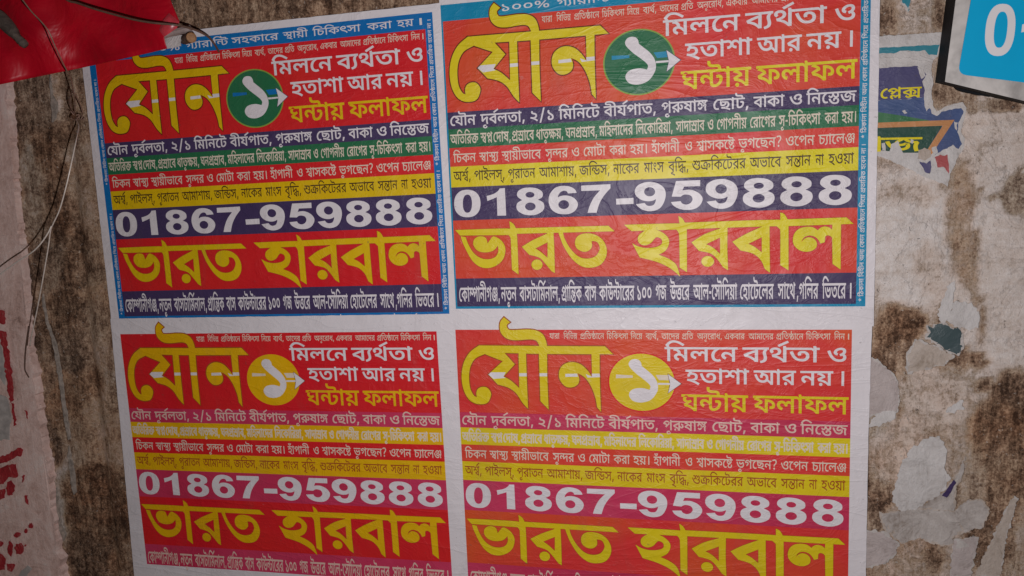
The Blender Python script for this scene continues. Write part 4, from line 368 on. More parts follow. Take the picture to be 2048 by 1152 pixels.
293600:[[945,549,1,-57,-1,10,128,-9,204,-49,122,-78,1,-55,0,-30,-54,-51,-108,-30,-83,0,-32,0,-50,3,-23,2,9,85,12,-1,22,-1,15,0,60,0,36,22,1,13,0,34,-132,45,-119,9,5,25,1,-358,-207,0,-80,47,-174,69,-212,46,-135,11,-89,108,112,29,238,56,238,45,109,13,-15,-28,1,74],[727,442,53,-29,-80,-11,-184,-34,-176,-38,-69,-20,-17,15,156,-13,246,-73,81,-43,-2,19,-4,38,1,16],[1375,622,1,-95,-1393,0,1,95],[1915,622,1,-95,-197,0,1,-559,-221,0,1,52,5,31,-2,23,-2,49,1,24,1,380,-163,0,1,95],[607,-27,-62,0,-112,20,-102,52,-55,46,161,49,46,-40,74,-31,57,0,34,0,58,5,78,16,59,16,94,26,142,33,91,0,64,0,116,-21,122,-44,75,-34,-41,-95,-70,36,-104,43,-94,19,-55,0,-36,0,-66,-8,-84,-19,-61,-16,-74,-20,-104,-23,-88,-10]],
456500:[[903,629,80,0,116,-38,49,-45,103,63,145,14,70,-27,94,-75,1,-52,0,-53,-102,-85,-176,-63,-113,-22,-69,84,124,23,154,63,1,51,0,25,-48,44,-51,17,113,21,-185,-116,-143,-3,-14,45,-74,45,-59,0,-36,0,-54,-14,-30,-27,1,-20,0,-32,102,-37,107,-3,-13,-88,-118,4,-146,44,-66,70,1,44,0,47,68,64,116,32],[443,629,74,0,132,-34,82,-69,1,-53,0,-37,-64,-69,-138,-44,-111,0,-15,88,112,2,80,42,1,25,0,31,-80,34,-77,0,-38,0,-56,-6,-33,-5,-17,86,44,5,72,4],[1051,28,-222,0,-380,81,-298,182,-101,150,175,30,92,-127,236,-157,306,-72,191,0,150,0,188,51,1,53,0,39,-102,52,-73,14,185,39,88,-26,98,-76,1,-50,0,-55,-128,-82,-234,-46]],
450600:[[779,622,1,-95,-85,0,-66,-14,-132,-48,-110,-67,-66,-85,1,-50,0,-65,76,-74,116,-31,59,0,40,0,68,8,45,12,91,-84,-62,-20,-126,-14,-67,0,-140,0,-208,63,-116,119,1,83,0,67,84,115,144,92,182,68,97,20]],
275600:[[1021,284,-150,0,-186,62,-55,60,29,2,-14,-30,-68,-60,-112,-39,-81,0,-60,0,-110,19,-106,51,-57,47,163,50,48,-42,66,-24,39,0,46,0,66,27,38,66,5,59,211,0,14,-33,44,-57,70,-44,92,-24,57,0,60,0,64,33,1,31,0,34,-82,61,-57,23,231,17,32,-15,62,-45,40,-57,1,-34,0,-68,-174,-70],[1493,622,1,-95,-1511,0,1,95],[1275,336,1,-363,-221,0,-74,35,-142,45,-166,31,-111,11,-87,104,142,41,298,68,151,19],[1053,242,-60,-11,-130,-29,-132,-33,-59,-16,7,10,120,-11,190,-46,71,-32,-2,17,-2,43,1,13]],
84600:[[381,324,102,0,156,-35,86,-62,1,-39,0,-41,-60,-61,-53,-24,1,34,152,8,168,64,1,55,0,32,-62,50,-164,45,-159,21,-176,23,-206,43,-90,55,1,41,0,25,44,48,47,25,193,-41,-20,-10,-22,-21,1,-11,0,-11,22,-18,70,-16,134,-22,113,-15,166,-24,202,-53,108,-60,38,-67,1,-37,0,-64,-124,-87,-216,-51,-278,-23,-153,0,-29,0,-43,92,98,11,94,40,1,28,0,28,-66,32,-61,0,-58,0,-50,-23,1,-18,0,-9,8,-17,9,-8,-205,-23,-16,19,-18,35,1,19,0,37,76,53,148,28]],
22500:[[967,0,1,419,47,-58,-64,44,-116,68,-112,48,-120,24,-65,0,-104,0,-124,-51,-49,-33,-27,-5,32,13,112,17,75,0,92,0,116,-36,58,-55,1,-30,0,-59,-164,-95,-171,-47,-115,83,112,24,152,55,1,37,0,20,-60,27,-59,0,-48,0,-88,-12,-51,-13,-175,71,64,52,144,78,170,43,101,0,100,0,166,-35,160,-68,85,-51,-51,12,-2,13,-8,54,1,31,1,103,141,0,47,-66,207,0,1,-83,-203,0,1,-539]],
492500:[[575,622,1,-83,-203,0,1,-539,-185,0,1,539,-203,0,1,83,187,0,-32,19,-68,45,-25,21,90,64,196,95,250,51,167,0,126,0,224,-23,222,-45,238,-65,135,-43,-91,-67,-134,42,-214,60,-188,38,-186,19,-105,0,-130,0,-190,-39,-140,-64,-55,-39,16,-15,52,-36,35,-18]],}
# printed lines: top, bottom (0.1 mm), weight, then words: left, right (0.1 mm) and (letter, x, y) triples
LINES = dict(
top=(-158,-64,500,[
[-1887,-1222,76,0,0,75,601,0,75,1201,0,591,1802,0],[-1113,-382,22,0,0,202,669,0,54,933,0,46,1210,0,54,1816,0,55,2093,0,370,2370,0],[-327,457,50,0,0,51,690,0,20,1232,0,54,2054,0,61,2331,0,46,2693,0],
[531,937,437,0,0,54,728,0,70,1005,0,56,1643,0],[1010,1770,55,0,0,25,277,0,55,852,0,20,1129,0,66,1951,0,50,2491,0,54,3181,0],[1867,2253,20,0,0,46,822,0,54,1427,0],[2329,2583,51,0,0,70,543,0],[2670,2707,641,0,0],]),
small=(54,135,500,[
[-1332,-1185,45,0,0,54,638,0,46,915,0,54,1520,0],[-1127,-930,55,0,0,42,277,0,55,883,0,43,1160,0,365,1890,0],[-883,-541,224,0,0,55,773,0,35,1050,0,424,1765,0,54,2486,0,61,2763,0,39,3125,0],
[-506,-204,55,0,0,25,277,0,55,852,0,20,1129,0,66,1951,0,50,2491,0,54,3181,0],[-169,-4,55,0,0,39,277,0,61,890,0,70,1252,0],[41,215,42,0,0,202,606,0,36,870,0,131,1454,0,597,1536,0],
[260,507,35,0,0,54,714,0,61,992,0,37,1353,0,46,1967,0],[542,695,224,0,0,55,773,0,35,1050,0],[746,1076,8,0,0,39,913,0,57,1517,0,61,1526,0,46,1887,0,54,2493,0,38,2770,0,597,3376,0],
[1116,1381,16,0,0,20,770,0,42,1591,0,54,2197,0,46,2474,0],[1431,1755,9,0,0,44,1189,0,54,1818,0,61,2095,0,37,2457,0,46,3071,0],[1794,2141,224,0,0,55,773,0,35,1050,0,424,1765,0,54,2486,0,61,2763,0,39,3125,0],
[2173,2484,55,0,0,25,277,0,55,852,0,20,1129,0,66,1951,0,50,2491,0,54,3181,0],[2528,2663,55,0,0,39,277,0,39,890,0],[2701,2716,641,0,0],]),
m1=(247,449,600,[
[300,1288,55,0,0,44,290,0,47,926,0,61,1685,0,39,2064,0],[1350,2349,42,0,0,202,617,0,36,890,0,131,1474,0,35,1581,0,54,2303,0],[2445,2685,18,0,0],]),
m2=(568,768,600,[
[583,1438,51,0,0,35,557,0,54,1279,0,48,1569,0,54,2269,0],[1497,2050,9,0,0,46,1224,0],[2104,2524,39,0,0,70,623,0],[2628,2661,641,0,0],]),
m3=(924,1164,600,[
[523,1425,23,0,0,370,650,0,54,1518,0,70,1807,0],[1488,2722,41,0,0,47,867,0,54,1626,0,41,1916,0,47,2783,0],]),
n1=(1314,1454,600,[
[-2714,-2333,450,0,0,45,379,0,67,1029,0,39,1319,0],[-2267,-1625,37,0,0,57,615,0,42,625,0,131,1242,0,47,1242,0,35,2001,0,54,2724,0,597,3013,0],[-1543,-1211,77,0,0,600,610,0,76,1098,0],
[-1141,-569,55,0,0,44,290,0,55,926,0,39,1216,0,61,1838,0,30,2217,0],[-514,187,42,0,0,56,617,0,45,906,0,131,1557,0,40,1557,0,54,2303,0,35,2593,0,597,3315,0],
[263,867,40,0,0,57,716,0,454,747,0,49,1579,0,54,2236,0,307,2526,0],[942,1390,450,0,0,26,379,0,54,1095,0,30,1384,0,597,1968,0],[1453,1841,42,0,0,54,617,0,20,906,0,54,1744,0],[1903,2057,18,0,0],
[2110,2715,55,0,0,39,290,0,61,912,0,435,1291,0,27,2031,0],]),
n2=(1575,1713,600,[
[-2727,-2308,8,0,0,55,935,0,35,1224,0,55,1947,0,46,2237,0,287,2853,0],[-2278,-2101,275,0,0,377,736,0],[-2087,-1838,450,0,0,37,379,0,54,1004,0,49,1294,0,597,1951,0],
[-1816,-1498,224,0,0,234,793,0,54,1536,0,61,1826,0,42,2205,0],[-1470,-1089,38,0,0,54,617,0,35,906,0,586,1505,0,129,1629,0,70,2579,0,597,3229,0],
[-1054,-617,23,0,0,39,650,0,224,1273,0,234,2066,0,54,2809,0,42,3099,0,597,3715,0],[-583,-121,44,0,0,55,636,0,51,926,0,47,1483,0,54,2242,0,61,2531,0,37,2911,0,46,3536,0],
[-87,405,492,0,0,47,290,0,61,1049,0,20,1428,0,54,2266,0,55,2556,0,46,2845,0,70,3462,0,54,4112,0,597,4402,0],[449,826,50,0,0,54,698,0,37,988,0,54,1613,0,234,1903,0,54,2646,0,42,2936,0],[865,940,18,0,0],
[988,1367,450,0,0,22,379,0,54,1062,0,40,1352,0,39,2099,0,56,2721,0,70,3011,0],[1411,1733,450,0,0,46,379,0,54,996,0,61,1285,0,22,1664,0,46,2348,0],
[1770,2284,50,0,0,57,682,0,598,698,0,55,1054,0,25,1344,0,55,1927,0,20,2217,0,66,3055,0,50,3613,0,54,4311,0],[2336,2503,20,0,0,46,838,0,54,1455,0],[2539,2714,51,0,0,70,557,0,641,1207,0],]),
n3=(1851,1976,500,[
[-2697,-2359,55,0,0,25,277,0,20,852,0,39,1674,0],[-2311,-2026,275,0,0,54,727,0,437,1005,0,202,1732,0],[-1978,-1408,437,0,0,54,728,0,70,1005,0,56,1643,0,43,1920,0,54,2649,0,61,2926,0,42,3288,0],
[-1347,-1028,50,0,0,57,682,0,363,690,0,46,1596,0],[-975,-869,18,0,0],[-806,-504,450,0,0,44,362,0,54,990,0,30,1268,0,54,1842,0],[-452,-218,20,0,0,46,822,0,54,1427,0],[-171,60,51,0,0,70,543,0,641,1180,0],
[121,495,51,0,0,5,405,0,54,543,0,40,820,0,54,1550,0,39,1828,0,56,2440,0],[567,660,18,0,0],[719,1213,273,0,0,54,696,0,50,973,0,20,1663,0,61,2485,0,423,2846,0],
[1261,1803,43,0,0,586,606,0,22,730,0,61,1399,0,26,1760,0,39,2461,0,616,3074,0],[1859,2215,18,0,0,61,750,0,40,1112,0,39,1842,0],[2262,2702,25,0,0,202,575,0,54,839,0,61,1116,0,47,1477,0,322,2222,0],]),
n4=(2105,2239,500,[
[-2710,-2454,8,0,0,273,913,0,131,1534,0,597,1609,0],[-2397,-1952,40,0,0,54,730,0,10,1008,0,47,1551,0,50,2295,0,65,2977,0,597,2985,0],[-1897,-1501,40,0,0,57,716,0,46,730,0,54,1336,0,35,1613,0,39,2328,0],
[-1446,-919,9,0,0,44,1189,0,54,1818,0,48,2095,0,54,2783,0,70,3060,0,597,3698,0],[-877,-458,27,0,0,492,941,0,361,1218,0,50,2049,0,597,2739,0],[-406,-47,39,0,0,54,613,0,61,890,0,20,1252,0,46,2073,0],
[15,284,44,0,0,54,629,0,6,906,0,50,1344,0],[341,607,42,0,0,59,596,0,55,606,0,350,883,0,597,1680,0],[657,1356,456,0,0,203,843,0,55,1787,0,20,2064,0,61,2886,0,30,3247,0,46,3822,0,46,4428,0],
[1404,1804,8,0,0,43,913,0,54,1642,0,61,1920,0,42,2281,0],[1860,2171,50,0,0,357,690,0,54,1418,0,39,1696,0],[2227,2332,39,0,0,54,613,0],[2387,2697,51,0,0,18,543,0,70,1293,0,54,1931,0],]),
n5=(3798,4005,600,[
[-2712,-2099,450,0,0,20,379,0,54,1217,0,394,1507,0,54,2697,0,39,2986,0,56,3609,0,22,3899,0,322,4582,0,597,5480,0],[-2076,-1844,39,0,0,35,623,0,586,1222,0,39,1345,0],
[-1799,-1211,42,0,0,54,617,0,50,906,0,30,1604,0,54,2188,0,55,2477,0,44,2767,0,131,3403,0,39,3403,0,54,4026,0,47,4316,0,597,5075,0],[-1182,-893,224,0,0,54,793,0,492,1083,0,357,1372,0,20,2110,0],
[-850,-685,42,0,0,54,617,0,50,906,0],[-643,-150,20,0,0,54,838,0,12,1128,0,370,1858,0,54,2725,0,61,3015,0,46,3394,0,46,4010,0],[-108,86,76,0,0,75,610,0,75,1220,0],[144,292,22,0,0,27,683,0],
[340,605,12,0,0,339,730,0,61,1489,0,46,1868,0],[655,1238,9,0,0,47,1224,0,598,1983,0,61,2339,0,50,2718,0,67,3416,0,55,3706,0,37,3996,0,70,4621,0,54,5272,0],
[1277,1713,450,0,0,51,379,0,54,936,0,61,1225,0,30,1604,0,61,2188,0,47,2567,0,46,3326,0],[1765,1989,50,0,0,54,698,0,61,988,0,36,1367,0],[2008,2280,597,0,0,22,289,0,492,972,0,47,1262,0,46,2021,0],
[2328,2624,55,0,0,43,290,0,35,1029,0,61,1751,0,46,2130,0],[2674,2692,641,0,0],]),
side=(0,0,600,[
[0,25242,595,0,0,3,607,0,521,867,0,20,1774,0,54,2613,0,39,2902,0,54,3525,0,3,3815,0,55,4075,0,42,4364,0,51,4981,0,56,5538,0,39,5827,0,3,6450,0,8,6710,0,39,7645,0,202,8267,0,3,8541,0,450,8801,0,20,9180,0,54,10018,0,39,10308,0,3,10931,0,224,11191,0,55,11984,0,35,12273,0,424,12996,0,54,13736,0,61,14026,0,39,14405,0,3,15027,0,55,15287,0,22,15577,0,61,16260,0,70,16639,0,3,17290,0,224,17550,0,35,18343,0,54,19065,0,55,19355,0,46,19645,0,35,20261,0,3,20984,0,51,21244,0,61,21801,0,42,22180,0,39,22796,0,3,23419,0,39,23679,0,54,24302,0,3,24591,0,641,24851,0],]),
cut=(0,0,600,[
[0,13567,50,0,0,20,698,0,54,1536,0,47,1826,0,3,2585,0,84,2845,0,30,3455,0,54,4038,0,3,4328,0,450,4588,0,36,4967,0,61,5657,0,20,6036,0,3,6875,0,46,7135,0,54,7751,0,219,8041,0,3,8779,0,84,9039,0,30,9649,0,54,10232,0,3,10522,0,40,10782,0,45,11528,0,131,12179,0,357,12179,0,3,12916,0,641,13176,0],]),
plex=(0,0,600,[
[0,2073,450,0,0,380,379,0,293,1126,0],]),
raj=(0,0,600,[
[0,1257,54,0,0,27,290,0],]),
)
# hand drawn lettering traced in 0.01 mm: x, y, corner
DRAWN = dict(
title=[
[-24011,2362,1,-14890,2401,0,-5337,2409,1,-4225,3545,1,-14482,3563,0,-20214,3470,0,-23135,3581,1],
[-23944,2362,1,-25403,3398,0,-26428,4996,0,-26870,7000,0,-26702,9006,0,-26029,10471,0,-25114,11151,0,-24041,11316,0,-23018,11013,0,-22468,9866,0,-22662,9137,0,-23177,8706,0,-23915,8692,0,-24497,9035,0,-24716,9641,0,-24664,10243,1,-25124,9983,0,-25616,8987,0,-25745,7519,0,-25610,6185,0,-25220,5118,0,-24505,4251,0,-23070,3620,1,-23040,2989,1,-23628,2729,1],
[-23065,3515,1,-20209,3366,1,-18642,5160,1,-20436,7021,1,-19338,7626,0,-18108,8754,1,-18005,3378,1,-16898,3410,1,-16929,7131,0,-16919,11837,1,-17699,10967,0,-18627,9529,0,-19780,8689,0,-21353,8251,1,-22724,6747,1,-20426,4704,1,-21832,4164,0,-23073,3673,1],
[-19979,-1862,1,-20534,-1191,0,-20679,-283,0,-20417,627,0,-19595,1341,0,-18295,1558,0,-16339,1424,0,-15311,1589,0,-14886,2298,1,-14971,3527,0,-15004,10646,1,-13841,11899,1,-13862,7089,0,-13772,3519,1,-13783,2035,0,-14249,750,0,-15254,107,0,-16669,-48,0,-19015,42,0,-19524,-282,0,-19570,-736,0,-19096,-1123,1],
[-7297,3412,1,-6134,3405,1,-6205,6985,0,-6177,12045,1,-6701,11382,1,-6914,9961,0,-7498,8291,0,-8344,7014,0,-9400,6357,1,-9174,7284,0,-9452,8064,0,-10292,8492,0,-11246,8352,0,-11984,7453,0,-12116,6417,0,-11724,5441,0,-10812,4851,0,-9794,4777,0,-8794,5153,0,-7935,5979,0,-7308,6935,1],],
streak=[
[-22724,6747,1,-22308,6411,1,-20077,6384,1,-20436,7021,1,-20114,7241,1,-21980,7399,1],[-18041,6490,1,-16903,6476,1,-16908,6948,1,-18048,6963,1],[-15003,6452,1,-13865,6438,1,-13869,6907,1,-15007,6922,1],
[-11185,6509,1,-9466,6448,1,-9353,6899,1,-11200,6949,1],[-8203,6497,1,-7319,6871,1,-7344,6422,1,-6190,6407,1,-6179,6920,1,-7965,7009,1],],
one=[
[-1083,4231,0,-581,4365,0,-288,4779,0,-229,5195,1,332,5676,0,1188,6430,0,1775,7256,0,1995,8018,0,1950,8716,0,1604,9420,0,1125,9990,0,513,10353,0,-435,10548,0,-1379,10392,0,-1913,9945,0,-2090,9349,0,-1752,8780,0,-1069,8488,0,-124,8437,0,813,8666,1,956,8174,0,630,7691,0,-97,7074,0,-1025,6318,0,-1817,5490,0,-2042,4935,0,-1795,4445,0,-1454,4268,0],],
arrow=[
[3418,6332,1,5214,7724,1,3410,9073,1,3728,7782,1],],
shaft=[
[2002,7635,1,3697,7644,1,3693,7887,1,1997,7913,1],],
badge_streak=[
[-3876,6494,1,-1503,6604,1,-1510,6953,1,-3890,7056,1],[1721,6492,1,3416,6470,1,3636,7229,1,2175,7250,1],],
name=[
[-27235,29458,1,-19589,29450,0,-18966,29772,1,-18759,30341,1,-19282,30395,0,-26502,30279,1],
[-19059,28419,1,-18465,28842,0,-18145,29458,1,-18039,30226,1,-18002,31580,0,-18016,36142,1,-18973,35419,1,-18961,31556,0,-19008,30763,0,-19282,30395,1,-18966,29772,1],
[-18260,29454,1,-4911,29491,1,-4058,30282,1,-18120,30246,1],
[-26425,30396,1,-25682,30530,1,-25376,31511,0,-24668,32789,0,-23642,33614,0,-22473,33844,0,-21402,33546,0,-20898,32758,0,-20918,31905,1,-21592,32572,0,-22779,32831,0,-23947,32576,0,-24558,31760,0,-24459,30962,0,-23907,30543,0,-23256,30481,0,-22679,30723,0,-22424,31527,1,-21738,30635,1,-21325,30566,0,-20473,31065,0,-19926,31872,0,-19850,32782,0,-20249,33912,0,-21222,34750,0,-22533,35128,0,-23821,34875,0,-24902,33933,0,-25719,32421,0,-26249,31145,0],
[-13492,30183,1,-12702,30205,1,-12672,32607,0,-12699,36012,1,-13178,35745,1,-14158,34486,0,-14929,33737,0,-16345,33312,1,-17368,32137,1,-15749,31242,0,-13668,30368,1],
[-14454,34785,0,-14575,35156,0,-14878,35424,0,-15282,35517,0,-15679,35410,0,-15963,35131,0,-16056,34755,0,-15934,34384,0,-15630,34116,0,-15226,34024,0,-14830,34132,0,-14547,34410,0],
[-12025,30169,1,-11351,30187,1,-11104,31194,0,-10363,32548,0,-9279,33687,0,-8064,34046,0,-6836,33738,0,-6202,32756,0,-6347,31979,0,-6723,31639,0,-7307,31569,1,-7296,32398,0,-7810,32941,0,-8591,33034,0,-9413,32571,0,-9668,31786,0,-9421,31016,0,-8740,30570,0,-7740,30487,0,-6644,30759,0,-5676,31555,0,-5213,32779,0,-5408,33990,0,-6206,34972,0,-7545,35337,0,-8875,35090,0,-10184,34003,0,-11253,32305,0,-11770,30954,0],
[-2714,29426,1,4482,29448,0,4847,29674,1,4996,30268,1,4366,30282,0,-1707,30326,1],[4684,28437,1,5224,28829,0,5531,29373,1,5783,30183,1,5734,36193,1,4771,35557,1,4751,31390,0,4624,30633,0,4366,30282,1,4847,29674,1],
[229,30240,1,1616,30225,1,2565,30684,0,3294,31460,0,3334,32326,0,2844,33181,0,1931,33705,1,3253,34277,0,4300,35168,0,4787,36755,1,3446,35588,0,1648,34681,0,-649,34033,1,-1635,32041,1,-781,32498,0,397,32744,0,1683,32611,0,2382,32194,0,2339,31543,0,1705,31255,0,1273,31624,1,891,32049,0,190,32336,0,-506,32178,0,-871,31623,0,-696,30920,0,120,30312,1],
[5284,29379,1,17460,29350,0,17970,29653,1,18131,30426,1,17462,30205,0,5474,30262,1],
[10289,30101,1,11159,30095,1,11113,33155,0,11202,36026,1,10565,35606,1,9644,34300,0,8820,33638,0,7368,33284,1,6389,32099,1,8116,31051,0,10185,30311,1],
[9351,34778,0,9237,35141,0,8931,35403,0,8515,35494,0,8099,35388,0,7796,35114,0,7688,34745,0,7803,34381,0,8110,34119,0,8527,34030,0,8941,34136,0,9242,34410,0],
[15714,30051,1,16565,30076,1,16591,33281,0,16636,36438,1,15971,35916,1,15465,34738,0,14455,33815,0,12830,33354,1,11783,32160,1,13445,31197,0,15614,30226,1],
[17943,28409,1,18445,28652,0,18870,29352,1,18974,30124,1,19003,36161,1,17968,35444,1,17952,31068,0,17835,30577,0,17447,30200,1,17947,29647,1],[18755,29348,1,26169,29327,1,27037,30189,1,18875,30242,1],
[24459,30047,1,25508,30079,1,25534,36167,1,24536,35404,1,24451,31971,1,24252,31725,0,23874,31594,0,23574,31747,1,23521,32495,1,23016,32660,1,22669,32086,0,22210,31711,0,21524,31571,0,20916,31838,0,20576,32454,1,20993,32002,0,21526,31798,0,22136,31991,0,22521,32486,0,22489,33132,0,21998,33567,0,21235,33712,0,20391,33490,0,19734,32864,0,19538,32086,0,19763,31199,0,20372,30610,0,21210,30408,0,22048,30497,0,22658,30917,1,22958,30604,0,23485,30435,0,24014,30555,0,24431,30887,1],],
name_hole=[
[-13598,31577,1,-15394,32431,1,-14560,33013,0,-13678,33819,1],[10177,31533,1,8312,32394,1,9240,32898,0,10163,33775,1],[15585,31623,1,13848,32476,1,14658,32919,0,15586,33681,1],],
)
DIGITS = {
0:([[-23225,25738,0,-23343,26438,0,-23619,26965,0,-24040,27354,0,-24588,27589,0,-25298,27652,0,-26001,27543,0,-26528,27273,0,-26912,26854,0,-27138,26307,0,-27186,25596,0,-27063,24893,0,-26782,24366,0,-26356,23980,0,-25806,23750,0,-25098,23693,0,-24401,23806,0,-23880,24076,0,-23500,24492,0,-23276,25034,0],],[[-24501,25711,0,-24575,26272,0,-24730,26671,0,-24955,26921,0,-25256,26999,0,-25548,26901,0,-25747,26636,0,-25862,26227,0,-25879,25661,0,-25804,25100,0,-25648,24702,0,-25423,24454,0,-25123,24378,0,-24832,24477,0,-24634,24740,0,-24520,25147,0],]),
1:([[-20287,23703,1,-19517,23671,1,-19500,27592,1,-20789,27577,1,-20764,24917,1,-21483,25182,0,-22184,25411,1,-22264,24697,1,-21262,24462,0,-20586,24080,0],],[]),
8:([[-15899,23744,0,-14912,23901,0,-14194,24332,0,-14046,24785,0,-14179,25184,0,-14788,25502,1,-14068,25906,0,-13890,26541,0,-14206,27160,0,-15050,27583,0,-15978,27670,0,-16991,27474,0,-17761,26949,0,-17941,26354,0,-17714,25819,0,-17050,25481,1,-17636,25053,0,-17787,24641,0,-17553,24155,0,-16844,23805,0],],[[-15258,24793,0,-15313,24945,0,-15457,25071,0,-15670,25151,0,-15918,25172,0,-16164,25132,0,-16370,25036,0,-16505,24900,0,-16548,24743,0,-16493,24590,0,-16347,24465,0,-16135,24385,0,-15886,24364,0,-15641,24404,0,-15436,24500,0,-15301,24636,0],
[-15146,26452,0,-15212,26667,0,-15385,26845,0,-15638,26960,0,-15933,26993,0,-16225,26940,0,-16470,26808,0,-16629,26618,0,-16679,26398,0,-16612,26183,0,-16438,26004,0,-16184,25890,0,-15889,25858,0,-15598,25911,0,-15355,26043,0,-15196,26233,0],]),
6:([[-10988,23703,0,-10091,23872,0,-9473,24252,0,-9219,24749,1,-10436,24791,1,-10651,24471,0,-11055,24384,0,-11514,24571,0,-11846,25004,0,-11902,25314,1,-11487,25107,0,-10670,25066,0,-9777,25349,0,-9167,25994,0,-9141,26618,0,-9520,27229,0,-10209,27608,0,-11118,27685,0,-12113,27500,0,-12913,26889,0,-13242,25846,0,-13070,24868,0,-12451,24088,0,-11805,23776,0],],[[-10341,26353,0,-10406,26590,0,-10578,26786,0,-10828,26913,0,-11121,26951,0,-11411,26893,0,-11654,26749,0,-11813,26540,0,-11863,26299,0,-11796,26061,0,-11624,25865,0,-11373,25738,0,-11080,25701,0,-10791,25760,0,-10549,25904,0,-10391,26112,0],]),
7:([[-8548,23774,1,-4486,23742,1,-4480,24290,1,-5379,25248,0,-6076,26363,0,-6493,27608,1,-7763,27594,1,-7426,26601,0,-6819,25479,0,-5932,24534,1,-8570,24525,1],],[]),
10:([[-3749,25783,1,-1345,25750,1,-1362,26579,1,-3730,26589,1],],[]),
9:([[950,23668,0,1963,23896,0,2782,24535,0,3027,25383,0,2847,26309,0,2372,27134,0,1718,27534,0,786,27662,0,-143,27423,0,-696,27027,0,-1045,26638,1,155,26511,1,428,26831,0,845,26940,0,1359,26817,0,1645,26359,0,1696,26033,1,1183,26248,0,439,26268,0,-396,26002,0,-993,25463,0,-1149,24846,0,-874,24200,0,-73,23765,0],],[[1602,25029,0,1542,25266,0,1378,25463,0,1135,25589,0,850,25626,0,567,25568,0,328,25423,0,170,25213,0,118,24971,0,179,24733,0,344,24536,0,588,24410,0,873,24374,0,1155,24433,0,1393,24578,0,1550,24787,0],]),
5:([[4426,23693,1,7637,23691,1,7611,24499,1,5482,24486,1,5248,25005,1,5704,24930,0,6431,24959,0,7332,25364,0,7885,26032,0,7816,26676,0,7313,27307,0,6584,27607,0,5672,27641,0,4761,27451,0,4033,27006,0,3718,26509,1,5002,26435,1,5226,26768,0,5772,26927,0,6321,26715,0,6598,26261,0,6422,25791,0,5970,25589,0,5423,25586,0,5010,25831,1,3821,25767,1],],[]),
}
PHONE = [(0,0,0),(1,0,0),(8,0,0),(6,0,0),(7,0,0),(10,0,0),(9,0,0),(5,0,0),(8,31098,0),(8,35869,0),(8,40666,0),(9,9487,0)]
BADGE = [-266,7611,4604,4166]
# ------------------------------------------------------------------ ground
g, t_, b_ = nodes('concrete'); pos_ = nd(t_, 'NewGeometry').outputs['Position']
c_ = ramp(t_, ns(t_, pos_, 9, 6, 0.65), [(0.3, (0.10, 0.085, 0.07)), (0.7, (0.22, 0.20, 0.18))]); t_.links.new(c_, b_.inputs['Base Color'])
b_.inputs['Roughness'].default_value = 0.9; bump(t_, ns(t_, pos_, 60, 5), 0.01, 0.6, b_)
tag(mesh_obj('ground', [(-40, -40, 0), (40, -40, 0), (40, 6, 0), (-40, 6, 0)], [(0, 1, 2, 3)], g), kind='structure')

# ------------------------------------------------------------------ the wall: old plaster, real relief, stains kept as a per-vertex 'wear' colour
def fbm(x, y, z=0.0, o=4):
    s = 0; a = 0.5
    for _ in range(o):
        s += a * noise.noise((x, y, z)); x *= 2.03; y *= 2.03; a *= 0.52
    return s
